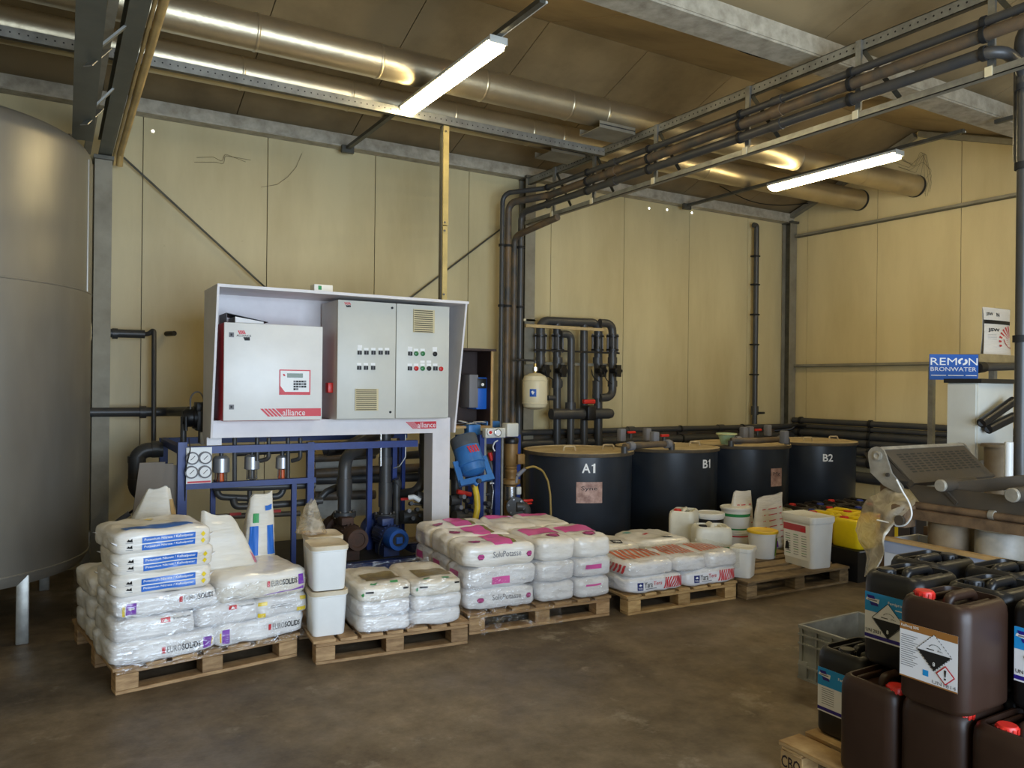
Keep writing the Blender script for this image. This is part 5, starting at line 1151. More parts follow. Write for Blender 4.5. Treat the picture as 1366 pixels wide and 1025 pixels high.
# --- pallet 2: white tubs and green printed sacks
def tub(label, loc, rz, w, d, h, group=None, lidm=WHITEP, name='plastic_tub'):
    t = thing(name, label, 'tub', loc, rz, group)
    MB().loft([(0, w * .84, d * .84, .03), (.01, w * .87, d * .87, .035), (h * .86, w * .97, d * .97, .04), (h * .87, w, d, .04), (h * .92, w, d, .04)], 4).build('tub_body', WHITEP, t, world=False)
    MB().loft([(h * .9, w * 1.03, d * 1.03, .04), (h * .985, w * 1.03, d * 1.03, .04), (h, w * 1.0, d * 1.0, .04), (h * .985, w * .93, d * .93, .035)], 4).build('lid', lidm, t, world=False)
    return t
M2 = WM[P2.name]
DUSTLID = mat('dusty_white_lid', (214, 202, 178), .5, var=.6, vscale=8, col2=(172, 148, 108))
for k, (lx, ly, hh, lab) in enumerate(((.09, .17, 0, 'lower white tub at the front edge beside the green printed sacks'), (.09, .17, 1, 'upper white tub at the front edge beside the green printed sacks'), (.13, .46, 0, 'lower white tub in the back stack on the tub pallet'), (.13, .46, 1, 'upper white tub in the back stack on the tub pallet'))):
    tub(lab, M2 @ Vector((lx, ly, PH + hh * .262)), P2.rotation_euler.z, .215, .24, .26, 'white tubs in two stacks', DUSTLID)
for k in range(3):
    for j, lx in enumerate((.405, .735)):
        s = Sack('%s white sack of the %s green printed stack' % (('bottom', 'middle', 'top')[k], ('first', 'second')[j] if False else ('tub side', 'pink sack side')[j]), P2, lx, .27, PH + k * .088, .325, .54, .102, m=ST if k == 2 else SW, seed=30 + k * 2 + j, n=8)
        if k == 2:
            s.poly('leaf_logo', PRINT['green'], 't', [(-.55, -.88), (-.35, -.9), (-.2, -.78), (-.38, -.8), (-.45, -.76)]); s.band('green_text_block', PRINT['green'], 't', .25, .55, -.9, -.78, 3, 2)
            s.band('black_label', INK, 'f', -.75, -.45, .15, .4, 3, 1); s.band('black_label', INK, 'f', .65, .9, .35, .6, 3, 1); s.poly('leaf_logo', PRINT['green'], 'f', [(-.93, .0), (-.82, .3), (-.8, -.1), (-.86, -.25)])
            s.band('dark_window', mat('clear_window_brown', (150, 132, 84), .3, var=.6, vscale=20, col2=(96, 84, 48)), 't', -.55, .75, -.62, .1)
for k, lx in enumerate((.3, .68)):
    Sack('flat brown paper sack lying behind the green printed stacks', P2, lx + .05, .82, PH, .38, .4, .09, m=mat('brown_paper_sack', (176, 146, 100), .6, var=.4, col2=(130, 104, 70), bump=.4, bscale=12), seed=50 + k, group='brown sacks at the back of the tub pallet')

# --- pallet 3: pink printed sacks
cnt = 0
for k in range(3):
    z = PH + k * .135; top = k == 2
    lay = [(.235, .19, .52, .37, 0, 'a'), (.235, .53, .52, .34, 0, 'b'), (.235, .87, .52, .34, 0, 'c'), (.645, .27, .54, .3, 90, 'd'), (.935, .27, .54, .3, 90, 'e'), (.645, .81, .53, .3, 90, 'f'), (.935, .81, .53, .3, 90, 'g')]
    lab = dict(a='pink printed sack with front lettering, top layer', b='pink printed sack lying across in the middle of the top layer', c='pink printed sack at the back of the top layer near the white post', d='pink printed sack with hexagon logo in the middle of the top front row', e='pink printed sack with hexagon logo at the red sack end of the top layer', f='pink printed sack in the middle of the top back row', g='pink printed sack at the tank end of the top back row')
    for lx, ly, L, W, rz, c in lay:
        if k < 2 and c == 'f': continue
        cnt += 1
        if top: s = Sack(lab[c], P3, lx, ly, z, L, W, .16, R(rz), ST, 60 + cnt, n=6)
        else:
            nm = 'white sack with front lettering in the %s layer under the pink printed sacks' % ('bottom', 'middle')[k] if c == 'a' else 'plain white sack in the lower layers under the pink printed sacks'
            s = Sack(nm, P3, lx, ly, z, L, W, .145, R(rz), SW, 60 + cnt, group=None if c == 'a' else 'lower layers of the pink printed stack', n=7)
        dkp = PRINT['darkpink']
        if top:
            if rz == 0: bb = (-.2, .35, -.97, .7); hx = (-.6, -.55)
            else: bb = (.45, .85, -.8, .8); hx = (-.55, .35)
            if rz == 0:
                s.band('pink_band', PRINT['pink'], 't', *bb, 8, 14); s.band('photo_strip', mat('print_produce', (150, 110, 70), .5, var=.9, vscale=60, col2=(70, 130, 50)), 't', .35, .47, -.85, .7, 2, 12)
                s.poly('hexagon_logo', dkp, 't', hexa(-.6, -.35, .17, .3)); 
                for i in range(3): s.band('logo_stripe', PRINT['pink'], 't', -.72, -.48, -.55 + i * .16, -.47 + i * .16, 3, 1, .0042)
            else:
                # local +x points to the back of the pallet
                s.band('pink_band', PRINT['pink'], 't', -.3, .42, -.88, .9, 8, 10) if c in 'de' else s.band('pink_band', PRINT['pink'], 't', .3, .85, -.8, .8, 8, 10)
                if c in 'de':
                    s.poly('hexagon_logo', dkp, 't', hexa(-.6, -.1, .16, .36))
                    for i in range(3): s.band('logo_stripe', PRINT['pink'], 't', -.68 + i * .065, -.645 + i * .065, -.32, .12, 2, 3, .0042)
        if c == 'a' and k != 1:
            s.text(PRINT['grey'], 'f', 'SoluPotasse', -.28, .5, -.12, .42, .0); 
            for cx in (-.6, .75): s.poly('hexagon_logo', dkp, 'f', hexa(cx, .0, .1, .28)); [s.band('logo_stripe', PRINT['pink'], 'f', cx - .08, cx + .08, -.15 + i * .13, -.08 + i * .13, 2, 1, .0042) for i in range(3)]
        if c == 'a' and k == 1: s.band('pink_band', PRINT['pink'], 'f', -.3, .2, -.55, .1, 6, 4)
        if c == 'e' and k < 2: s.band('pink_band', PRINT['pink'], 'l', -.5, .35, -.1 if k else .2, .4, 6, 3)
        if c in 'abc' and k == 1: s.band('pink_band', PRINT['pink'], 'l', -.4, .3, -.3, .5, 4, 4)

# --- pallet 4: red striped sacks
def stripes(s, face, a, b, c, d, m, n=9):
    for i in range(n):
        u0 = a + (b - a) * i / n; u1 = u0 + (b - a) * .55 / n; q = MB()
        fn = s.map(face, .003); q.grid(0, 1, 0, 1, 1, 6, lambda u, v: fn(u0 + (u1 - u0) * u + .02 * math.sin(v * 5 + i) + (b - a) * .12 * v, c + (d - c) * v)); q.build('red_stripe', m, s.t, world=False, smooth=180)
for j, lx in enumerate((.245, .755)):
    s = Sack('red striped sack with lettering, bottom front, on the %s end of the pallet' % ('pink sack', 'bucket')[j], P4, lx, .24, PH, .52, .5, .125, m=SW, seed=90 + j, n=8)
    s.band('blue_badge', PRINT['navy'], 'f', -.66, -.48, -.55, .35); s.poly('badge_mark', WINK, 'f', [(-.62, .0), (-.57, .2), (-.52, .0), (-.57, -.1)], .0045); s.text(WINK, 'f', 'YARA', -.64, -.5, -.42, -.22, 0, .0045)
    s.text(INK, 'f', 'Yara', -.45, -.16, -.32, .38, 0); s.text(PRINT['red'], 'f', 'Tera', -.14, .14, -.12, .38, 0); s.band('fine_print', PRINT['grey'], 'f', -.4, -.02, -.5, -.42, 4, 1)
    stripes(s, 'f', .2, .95, -.6, .7, PRINT['red'], 10)
for j, (lx, L) in enumerate(((.205, .43), (.565, .31), (.86, .29))):
    s = Sack('clear wrapped sack with orange striped top, %s' % ('next to the pink sacks', 'between its two striped neighbours', 'next to the small white tub')[j], P4, lx, .22, PH + .112, L, .46, .12, m=SW, seed=95 + j, n=6)
    stripes(s, 't', -.85, .8, -.55, .55, PRINT['orange'], 8)
    if j == 0: stripes(s, 'l', -.8, .8, -.5, .6, PRINT['red'], 8)
for j, lx in enumerate((.24, .75)):
    Sack('plain white sack under the tan topped black logo sacks', P4, lx, .74, PH, .5, .48, .125, m=SW, seed=100 + j, group='back bottom sacks of the red striped pallet')
    s = Sack('tan topped sack with black logo, %s the mixing tank A1' % ('nearest to', 'further along from')[j], P4, lx, .72, PH + .112, .5, .5, .14, rz=R(4 - 7 * j), m=ST, seed=103 + j, n=5)
    s.poly('black_logo', INK, 't', [(.0, -.75), (.35, -.85), (.5, -.45), (.12, -.35)]); s.text(WINK, 't', 'YARA', .1, .38, -.72, -.5, .02, .0045); s.poly('red_mark', PRINT['red'], 't', [(-.3, -.1), (-.05, .05), (-.1, .12), (-.35, .0)]); s.band('teal_patch', mat('print_teal', (110, 170, 170), .5), 't', -.8, -.55, .3, .6, 3, 3)
# ---------------------------------------------------------------- stretch film around the stacks
FILM = film_mat('clear_stretch_film', (252, 251, 248), .93, .1, 16, False); FILMB = film_mat('brownish_stretch_film', (240, 226, 196), .72, .2, 14)
def film(name, label, P, x0, x1, y0, y1, z0, z1, m, seed, top=True, amp=.008):
    t = WM[P.name]; q = MB(); cx, cy = (x0 + x1) / 2, (y0 + y1) / 2; w, d = x1 - x0, y1 - y0; n = 12; k = 4 * (n + 1); vs = []; rows = 10
    ring = rrect(w, d, .05, n, cx, cy)
    def wob(p): return p + Vector((noise.noise(p * 9 + Vector((seed, 0, 0))), noise.noise(p * 9 + Vector((0, seed, 0))), noise.noise(p * 9 + Vector((0, 0, seed))))) * amp
    for j in range(rows + 1): vs += [t @ wob(Vector((x, y, z0 + (z1 - z0) * j / rows))) for x, y in ring]
    fs = [(j * k + i, j * k + (i + 1) % k, (j + 1) * k + (i + 1) % k, (j + 1) * k + i) for j in range(rows) for i in range(k)]
    q.add(vs, fs)
    if top: q.grid(x0 + .03, x1 - .03, y0 + .03, y1 - .03, 14, 14, lambda u, v: t @ (wob(Vector((u, v, z1))) + Vector((0, 0, noise.noise(Vector((u * 6, v * 6, seed))) * .02))))
    return q.build(name, m, smooth=180, label=label, cat='plastic film')
film('stretch_film', 'clear stretch film round the lower layers under the blue striped sacks', P1, -.045, 1.04, -.035, .99, PH - .02, PH + .34, FILM, 2, False)
film('stretch_film', 'crinkled brownish film draped over the green printed sack stacks', P2, .235, .905, -.02, .56, PH + .01, PH + .29, FILM, 5)
film('stretch_film', 'clear film wrapped round the lower pink printed layers', P3, -.05, 1.1, -.025, 1.07, PH - .03, PH + .29, FILM, 8, False)
film('stretch_film', 'crinkled clear film over the orange striped sack tops', P4, -.025, 1.03, -.03, .47, PH + .1, PH + .25, FILM, 11)
# loose clump of film on the white tubs
p = WM[P2.name] @ Vector((.06, .46, PH + .53)); 
t = open_bag('film_clump', 'loose brown clump of plastic film standing on the back white tubs', 'plastic film', p, .4, .16, .16, .19, (.01, .02), FILMB, 13, (.35, .5))
MB().grid(0, 1, 0, 1, 10, 8, lambda u, v: WM[P2.name] @ Vector((.24 + .45 * u, .6 + .42 * v, PH + .105 + .03 * math.sin(u * 9 + v * 4) * .5 + .03 * noise.noise(Vector((u * 6, v * 6, 2)))))).build('film_sheet', FILMB, smooth=180, label='crinkled sheet of brown film lying over the flat brown sacks', cat='plastic film')
MB().grid(0, 1, 0, 1, 14, 5, lambda u, v: WM[P3.name] @ Vector((.05 + .6 * u, -.03 - .05 * v + .02 * noise.noise(Vector((u * 7, v * 5, 1))), .02 + .09 * (1 - v) + .02 * noise.noise(Vector((u * 9, v * 7, 5)))))).build('film_sheet', FILM, smooth=180, label='torn clear film hanging down at the front of the pink sack pallet', cat='plastic film')

# ---------------------------------------------------------------- buckets, jugs and tubs on the dark pallet
def bucket(label, loc, r, h, band=None, lidm=WHITEP, group=None, patch=None):
    t = thing('plastic_bucket', label, 'bucket', loc, 0, group)
    MB().lathe([(0, 0), (r * .84, 0), (r * .86, .006), (r * .97, h * .86), (r * 1.0, h * .87), (r, h * .92)], (0, 0, 0), (0, 0, 1), 32).build('bucket_body', WHITEP, t, world=False)
    MB().lathe([(r * 1.0, h * .9), (r * 1.05, h * .91), (r * 1.05, h * .98), (r * .98, h), (r * .93, h * .985), (0, h * .98)], (0, 0, 0), (0, 0, 1), 32).build('lid', lidm, t, world=False)
    if band:
        for m_, a, b in band:
            ra = lambda f: r * (.86 + .11 * f / .86) + .0012
            MB().lathe([(ra(a), h * a), (ra(b), h * b)], (0, 0, 0), (0, 0, 1), 32).build('printed_band', m_, t, world=False)
    if patch:
        m_, a0, a1, f0, f1 = patch; MB().grid(a0, a1, f0, f1, 6, 2, lambda u, v: Vector(((r * (.86 + .11 * v / .86) + .0015) * math.cos(u), (r * (.86 + .11 * v / .86) + .0015) * math.sin(u), h * v))).build('label', m_, t, world=False)
    return t
GREEN = mat('green_label', (44, 142, 80), .45)
bucket('small white bucket with yellow lid and green label', PZ(1017, 743, PH), .125, .235, None, mat('yellow_lid', (238, 196, 44), .4), patch=(mat('lime_label', (120, 168, 50), .45), R(-75), R(-50), .1, .75))
b0 = PZ(981, 730, PH); bucket('lower white bucket with red band under the green banded bucket', b0, .135, .155, [(PRINT['red'], .72, .8)])
bucket('white bucket with green bands stacked on another bucket', b0 + Vector((0, 0, .155)), .135, .22, [(GREEN, .62, .74), (GREEN, .08, .14)])
bucket('white bucket with wide black rim behind the green labelled jug', PY(947, 720, 5.06) * 1.0 - Vector((0, 0, PY(947, 720, 5.06).z - PH)), .12, .36, [(BLACKP, .74, .86)])
tub('small white rectangular tub beside the red striped sacks', PZ(991, 768, PH), R(28), .2, .17, .225)
A, B = PZ(1042, 749, PH), PZ(1083, 761, PH); d = (B - A); ang = math.atan2(d.y, d.x); w = d.length; nrm = Vector((-d.y, d.x, 0)).normalized(); nrm = nrm if nrm.x > 0 else -nrm
bt = tub('big white rectangular tub with a red and white information label', A + d / 2 + nrm * .12, ang, w * 1.06, .25, .42)
fw_ = lambda o: (lambda u, v: Vector((u, (-(.25 * (.87 + .1 * v / .36)) / 2 - o), v)))
lb = MB().grid(-w * .42, w * .42, .06, .35, 2, 2, fw_(.002)).build('label', WINK, bt, world=False)
MB().grid(-w * .42, w * .3, .285, .34, 2, 1, fw_(.0035)).build('red_field', mat('dull_red_print', (190, 74, 84), .5), lb, world=False); MB().grid(w * .14, w * .28, .29, .32, 1, 1, fw_(.0045)).build('red_square', PRINT['red'], lb, world=False)
for i in range(3):
    for j in range(9): MB().grid(-w * .36 + i * w * .26, -w * .2 + i * w * .26, .09 + j * .02, .095 + j * .02, 1, 1, fw_(.004)).build('text_line', PRINT['grey'] if (i + j) % 3 else PRINT['green'], lb, world=False)
MB().add([fw_(.0045)(-w * .38 + x, .12 + z) for x, z in ((0, 0), (.045, 0), (.045, .05), (.03, .07), (.01, .06))], [tuple(range(5))]).build('black_pictogram', INK, lb, world=False)

def jerrycan(name, label, loc, rz, L, W, H, m, capm, cap=(-.3, .22), handle=True, ribs=True, group=None, hm=None):
    """local x = long side, label face at -x"""
    t = thing(name, label, 'jerrycan', loc, rz, group); r = min(L, W) * .2; hs_ = H * .9
    MB().loft([(0, L * .93, W * .92, r), (H * .025, L * .985, W * .985, r), (H * .05, L, W, r), (H * .8, L, W, r), (H * .87, L * .985, W * .98, r), (H * .92, L * .94, W * .92, r), (H * .945, L * .87, W * .82, r * .8), (H * .945, L * .82, W * .75, r * .7), (H * .87, L * .78, W * .7, r * .7)], 5).build('body', m, t, world=False)
    cx, cy = cap[0] * L, cap[1] * W; cr = min(L, W) * .13
    c = MB().lathe([(cr * .85, H * .86), (cr * .85, H * .9), (cr, H * .9), (cr * 1.02, H * .955), (cr * .9, H * .97), (0, H * .97)], (cx, cy, 0), (0, 0, 1), 20).build('cap', capm, t, world=False)
    k = MB()
    for i in range(12): k.box((0, 0, 0), (.007, .007, H * .05), Matrix.Translation((cx + cr * 1.0 * math.cos(i * math.pi / 6), cy + cr * 1.0 * math.sin(i * math.pi / 6), H * .928)) @ Matrix.Rotation(i * math.pi / 6, 4, 'Z'))
    k.build('cap_ribs', capm, c, world=False)
    if handle:
        sx = 1 if cap[0] <= 0 else -1
        MB().tube([(sx * -.14 * L, 0, H * .86), (sx * -.1 * L, 0, H * .938), (sx * .34 * L, 0, H * .938), (sx * .39 * L, 0, H * .88)], W * .075, 10, .03).build('handle', m, t, world=False)
    if ribs:
        for s_ in (-1, 1): MB().rbox((.0, s_ * W * .27, H * .9), (L * .66, W * .07, H * .06), .008).build('top_rib', m, t, world=False)
    return t
def face(L, o=.0016): return lambda u, v: Vector((-L / 2 - o, -u, v))      # -x face, u runs towards -y
NAT = mat('natural_white_hdpe', (228, 226, 212), .4, var=.15)
q = PY(910, 700, 5.1); c1 = jerrycan('jerrycan', 'white canister with small red cap behind the red striped sacks', (q.x + .02, 5.1, PH), R(35), .28, .22, .42, NAT, REDP, (-.2, .2))
MB().grid(-.08, .06, .08, .17, 1, 1, face(.3)).build('paper_label', WINK, c1, world=False)
q = PY(949, 705, 4.72); c2 = jerrycan('jerrycan', 'white jug with black cap and green label', (q.x, 4.72, PH), R(60), .24, .3, .345, NAT, BLACKP, (-.2, .28))
l = MB().grid(.01, .13, .06, .17, 1, 1, face(.24)).build('green_label', GREEN, c2, world=False); MB().text('Stimu', .025, .1, .1, .114, face(.24, .003)).build('lettering', WINK, l, world=False); MB().grid(.025, .05, .135, .142, 1, 1, face(.24, .003)).build('fine_print', WINK, l, world=False)
RSW = sack_mat('white_paper_sack', (236, 232, 224), (216, 206, 188), .5)
q = PY(1022, 705, 5.0)
for k, (px, Y, w_, h_, rz, lean, lab) in enumerate(((1024, 4.98, .42, .47, 8, (.06, .02), 'upright white sack with red text lines behind the big white tub'), (986, 5.165, .34, .5, 4, (.04, .0), 'upright white sack with folded top behind the green banded bucket'))):
    q = PY(px, 700, Y); t = open_bag('upright_sack', lab, 'sack', (q.x, Y, PH), R(rz), w_, .16, h_, lean, RSW, 21 + k, (.95 if k == 0 else .7, .25))
    for i in range(6):
        for j in range(3): bag_patch(t, 'red_text_line', PRINT['red'], -128 + j * 28, -110 + j * 28, .2 + .11 * i, .215 + .11 * i)
    if k == 0: bag_patch(t, 'purple_patch', PRINT['purple'], -130, -85, .03, .15)

# yellow cans on a black crate
YC = mat('yellow_hdpe', (236, 206, 22), .38, var=.15)
bc = thing('plastic_crate', 'black plastic crate carrying the yellow jerrycans', 'crate', (6.1, 4.42, 0))
for a, b in (((5.78, 4.1, .0), (6.42, 4.12, .24)), ((5.78, 4.72, .0), (6.42, 4.74, .24)), ((5.78, 4.12, .0), (5.8, 4.72, .24)), ((6.4, 4.12, 0), (6.42, 4.72, .24))): MB().mm(a, b).build('side', BLACKP, bc)
MB().mm((5.78, 4.1, .24), (6.42, 4.74, .26)).build('top_board', BLACKP, bc); MB().mm((5.8, 4.098, .245), (5.98, 4.0995, .258)).build('grey_strip', GINK, bc)
k = 0
for y in (4.25, 4.57):
    for x in (5.94, 6.25):
        cc = jerrycan('jerrycan', 'yellow jerrycan with red cap on the black crate, %s, %s' % ('big white tub side' if x < 6.1 else 'machine side', 'open floor edge' if y < 4.4 else 'mixing tank edge'), (x, y, .261), R(90), .28, .25, .255, YC, REDP, (-.2 if k % 2 else .25, .15), group='yellow jerrycans on the black crate'); k += 1
# dark cans on the floor in front of tank B2
CAPB = mat('blue_cap', (38, 62, 150), .4); DKCAN = mat('dark_brown_hdpe', (46, 40, 36), .4, var=.25); GYC = mat('grey_green_hdpe', (150, 148, 122), .5, var=.3)
base = [jerrycan('jerrycan', 'dark jerrycan with red cap standing on the floor before tank B2', (6.55, 5.3, 0), R(80), .29, .24, .45, DKCAN, REDP, (.2, .2), group='red capped dark jerrycans before tank B2'),
        jerrycan('jerrycan', 'dark jerrycan with blue cap standing on the floor before tank B2', (6.85, 5.3, 0), R(80), .29, .24, .45, DKCAN, CAPB, (-.2, .2), group='blue capped dark jerrycans before tank B2'),
        jerrycan('jerrycan', 'grey green jerrycan standing on the floor before tank B2', (6.2, 5.3, 0), R(80), .29, .24, .45, GYC, CAPB, (.2, .1), group='grey green jerrycans before tank B2')]
for x, y, k in ((7.15, 5.3, 0), (7.45, 5.28, 1), (6.7, 4.98, 0), (7.0, 4.97, 1), (7.3, 4.96, 0), (6.4, 4.97, 2), (6.75, 4.66, 1), (7.05, 4.65, 0), (7.35, 4.64, 0), (7.65, 4.95, 1)):
    o = copy_tree(base[k]); o.location = (x, y, 0); o.rotation_euler.z = R(80 + random.uniform(-6, 6))

# ---------------------------------------------------------------- foreground jerrycans on their pallet
PF = make_pallet('pale wooden pallet under the dark jerrycans', 2.655, 2.235, R(-90), 1.2, 1.0, WOODL, deck='x')
MB().text('CBO', .0, .095, .012, .062, lambda u, v: Vector((2.6535, 2.2285 - u, .019 + v)), .012).build('burnt_lettering', mat('burnt_wood', (40, 24, 16), .8), PF)
BRC = mat('brown_hdpe', (46, 29, 20), .42, spec=.35, var=.3, vscale=5, col2=(64, 46, 36), bump=.03); BKC = mat('black_hdpe', (22, 22, 24), .36, var=.3, vscale=6, col2=(40, 38, 34))
CY = mat('cyan_print', (30, 148, 216), .42); NAVYP = mat('navy_print', (40, 24, 130), .42); PAPER = mat('label_paper', (236, 236, 238), .42); TAN = mat('ochre_print', (160, 108, 52), .45)
CL, CW, CH = .30, .245, .385
def faceL(o):
    f = face(CL, o); return lambda u, v: f(u, v - .03)
def hazard(par, cx, cz, r, L, big=True, dashed=False):
    f = faceL(.003); f2 = faceL(.004)
    MB().add([f(cx, cz + r), f(cx + r, cz), f(cx, cz - r), f(cx - r, cz)], [(0, 1, 2, 3)]).build('hazard_diamond', PAPER, par, world=False)
    MB().add([f2(cx - r * .96, cz - r * .0), f2(cx, cz - r * .97), f2(cx + r * .96, cz - r * .0)], [(0, 1, 2)]).build('hazard_black_half', INK, par, world=False)
    e = MB(); cs = [(cx, cz + r), (cx + r, cz), (cx, cz - r), (cx - r, cz)]
    for i in range(4):
        (a, b_), (c_, d_) = cs[i], cs[(i + 1) % 4]; n = 8 if dashed else 1
        for j in range(n):
            t0, t1 = j / n, (j + (.55 if dashed else 1)) / n; dx, dz = (c_ - a), (d_ - b_); nx, nz = -dz * .012, dx * .012
            e.add([f2(a + dx * t0 + nx, b_ + dz * t0 + nz), f2(a + dx * t1 + nx, b_ + dz * t1 + nz), f2(a + dx * t1 - nx, b_ + dz * t1 - nz), f2(a + dx * t0 - nx, b_ + dz * t0 - nz)], [(0, 1, 2, 3)])
    e.build('hazard_border', INK, par, world=False)
    g = MB()                                        # two tilted test tubes dripping on a bar and a hand
    g.add([f2(cx + x * r, cz + z * r) for x, z in ((-.42, .12), (.0, .12), (.0, .17), (-.42, .17))], [(0, 1, 2, 3)])
    for i in range(10): a0, a1 = math.pi * (.05 + .09 * i), math.pi * (.05 + .09 * (i + .8)); g.add([f2(cx + .05 * r + .34 * r * math.cos(a) * q_, cz + .26 * r + .2 * r * math.sin(a) * q_) for a, q_ in ((a0, 1), (a1, 1), (a1, .86), (a0, .86))], [(0, 1, 2, 3)])
    for i in range(5): g.add([f2(cx + (.2 + .06 * i) * r, cz + (.12 + .03 * (i % 2)) * r), f2(cx + (.24 + .06 * i) * r, cz + (.12 + .03 * (i % 2)) * r), f2(cx + (.22 + .06 * i) * r, cz + (.26 - .02 * i) * r)], [(0, 1, 2)])
    g.build('hazard_pictogram', INK, par, world=False); MB().text('8', cx - r * .07, cx + r * .07, cz - r * .72, cz - r * .5, faceL(.005), .02).build('hazard_class', WINK, par, world=False)
def label_blue(can, txt='UN 2031', dia=True):
    f0 = faceL(.0016); f1 = faceL(.0022)
    l = MB().grid(-.1, .1, .125, .31, 1, 1, f0).build('label', PAPER, can, world=False)
    MB().grid(-.1, .1, .235, .31, 1, 1, f1).build('cyan_field', CY, l, world=False); MB().grid(-.1, .1, .131, .145, 1, 1, f1).build('navy_stripe', NAVYP, l, world=False)
    [MB().add([faceL(o)(-.066 + x, .28 + z) for x, z in pp], [tuple(range(4))]).build('crest', m_, l, world=False) for pp, o, m_ in ((((-.03, -.002), (-.026, .008), (.03, .008), (.026, -.010)), .003, PAPER), (((-.024, .018), (.006, .018), (.012, .006), (-.019, .006)), .0035, NAVYP), (((-.012, -.008), (.02, -.008), (.026, -.02), (-.006, -.02)), .0035, NAVYP), (((-.02, -.002), (-.02, .003), (.02, .003), (.02, -.002)), .004, PRINT['grey']))]
    MB().text('Fertipro - NS', .0, .095, .275, .29, faceL(.003), .01).build('lettering', WINK, l, world=False); MB().grid(.03, .09, .26, .264, 1, 1, faceL(.003)).build('fine_print', WINK, l, world=False)
    if dia: hazard(l, .0, .212, .068, CL); MB().text(txt, -.095, -.03, .153, .166, faceL(.003), .01).build('lettering', INK, l, world=False)
    else:
        for j in range(8):
            MB().grid(-.08, -.02, .16 + j * .009, .1625 + j * .009, 1, 1, f1).build('text_line', PRINT['grey'], l, world=False); MB().grid(.03, .085, .16 + j * .009, .163 + j * .009, 1, 1, f1).build('text_line', PRINT['orange'] if j == 7 else PRINT['grey'], l, world=False)
def label_brown(can):
    f0 = faceL(.0016); f1 = faceL(.0024)
    l = MB().grid(-.105, .1, .11, .3, 1, 1, f0).build('label', PAPER, can, world=False)
    MB().grid(-.105, .1, .275, .3, 1, 1, f1).build('ochre_field', TAN, l, world=False); MB().text('Kaliloog 50%', -.1, -.035, .282, .294, faceL(.003), .01).build('lettering', WINK, l, world=False); MB().grid(-.105, .1, .11, .1145, 1, 1, f1).build('ochre_edge', TAN, l, world=False)
    hazard(l, .02, .222, .062, CL, dashed=True)
    for j in range(15): MB().grid(-.1, -.055 + .008 * (j % 3), .15 + j * .0075, .1522 + j * .0075, 1, 1, f1).build('text_line', PRINT['grey'], l, world=False)
    cx, cz, r = .06, .158, .033; f2 = faceL(.004)
    MB().add([f2(cx, cz + r), f2(cx + r, cz), f2(cx, cz - r), f2(cx - r, cz)], [(0, 1, 2, 3)]).build('warning_border', PRINT['red'], l, world=False); r *= .84; f2 = faceL(.005)
    MB().add([f2(cx, cz + r), f2(cx + r, cz), f2(cx, cz - r), f2(cx - r, cz)], [(0, 1, 2, 3)]).build('warning_diamond', PAPER, l, world=False)
    f2 = faceL(.006); MB().add([f2(cx + x, cz + z) for x, z in ((-.004, .018), (.004, .018), (.002, -.005), (-.002, -.005))] + [f2(cx + x, cz + z) for x, z in ((-.003, -.009), (.003, -.009), (.003, -.015), (-.003, -.015))], [(0, 1, 2, 3), (4, 5, 6, 7)]).build('exclamation_mark', INK, l, world=False)
    MB().text('UN1814', .015, .095, .118, .13, faceL(.003)).build('lettering', PRINT['grey'], l, world=False); MB().grid(-.02, .0, .135, .155, 1, 1, f1).build('blue_seal', CY, l, world=False)
# ---------------------------------------------------------------- the foreground stack
Z1 = .1392; Z2 = Z1 + CH * .971 + .001
def can(label, x, y, z, m, capm, cap=(-.3, .25), rz=0, lab=None, group=None):
    c = jerrycan('jerrycan', label, (x, y, z), R(rz), CL, CW, CH, m, capm, cap, group=group)
    if lab: lab(c)
    return c
can('black jerrycan with blue and white label, lower layer next to the grey crate', 3.0, 2.105, Z1, BKC, BLACKP, (-.32, .0), lab=lambda c: label_blue(c, dia=False))
can('plain brown jerrycan, lower layer beside the blue labelled lower can', 2.80, 1.845, Z1, BRC, REDP, (-.3, -.36))
can('plain brown jerrycan, lower layer under the brown hazard labelled can', 2.80, 1.595, Z1, BRC, REDP, (-.3, -.34))
can('plain brown jerrycan, lower layer at the far end from the grey crate', 2.80, 1.345, Z1, BRC, REDP, (-.3, .1))
can('black jerrycan with blue label and corrosive diamond, upper layer above the blue labelled lower can', 2.985, 1.875, Z2, BKC, BLACKP, (-.3, .2), lab=label_blue)
can('brown jerrycan with ochre and white hazard label, upper layer', 2.76, 1.575, Z2, BRC, REDP, (-.2, .3), lab=label_brown)
c = can('plain black jerrycan behind the brown hazard labelled can, upper layer', 3.085, 1.605, Z2, BKC, BLACKP, (-.2, .2))
can('black jerrycan with corrosive diamond label beside the brown hazard labelled can', 3.02, 1.33, Z2, BKC, BLACKP, (-.3, .2), lab=label_blue)
proto = can('plain black jerrycan at the back of the foreground stack', 3.32, 1.99, Z2, BKC, BLACKP, (.25, -.1), group='black jerrycans at the back of the foreground stack')
proto['label'] = 'plain black jerrycan in the upper back row, at the end by the grey crate'
for x, y, z in ((3.43, 1.73, Z2), (3.4, 1.46, Z2)):
    o = copy_tree(proto); o['label'] = 'plain black jerrycan in the upper back row, ' + ('between its two neighbours' if y > 1.6 else 'at the end away from the grey crate'); o.location = (x, y, z); o.rotation_euler.z = R(random.uniform(-3, 3))
for x, y in ((3.12, 1.845), (3.12, 1.595), (3.12, 1.345), (3.43, 2.1), (3.43, 1.85), (3.43, 1.6), (3.43, 1.35)):
    o = copy_tree(proto); o.location = (x, y, Z1); o['label'] = 'plain black jerrycan in the hidden lower layer of the foreground stack'; o['group'] = 'hidden lower jerrycans of the foreground stack'

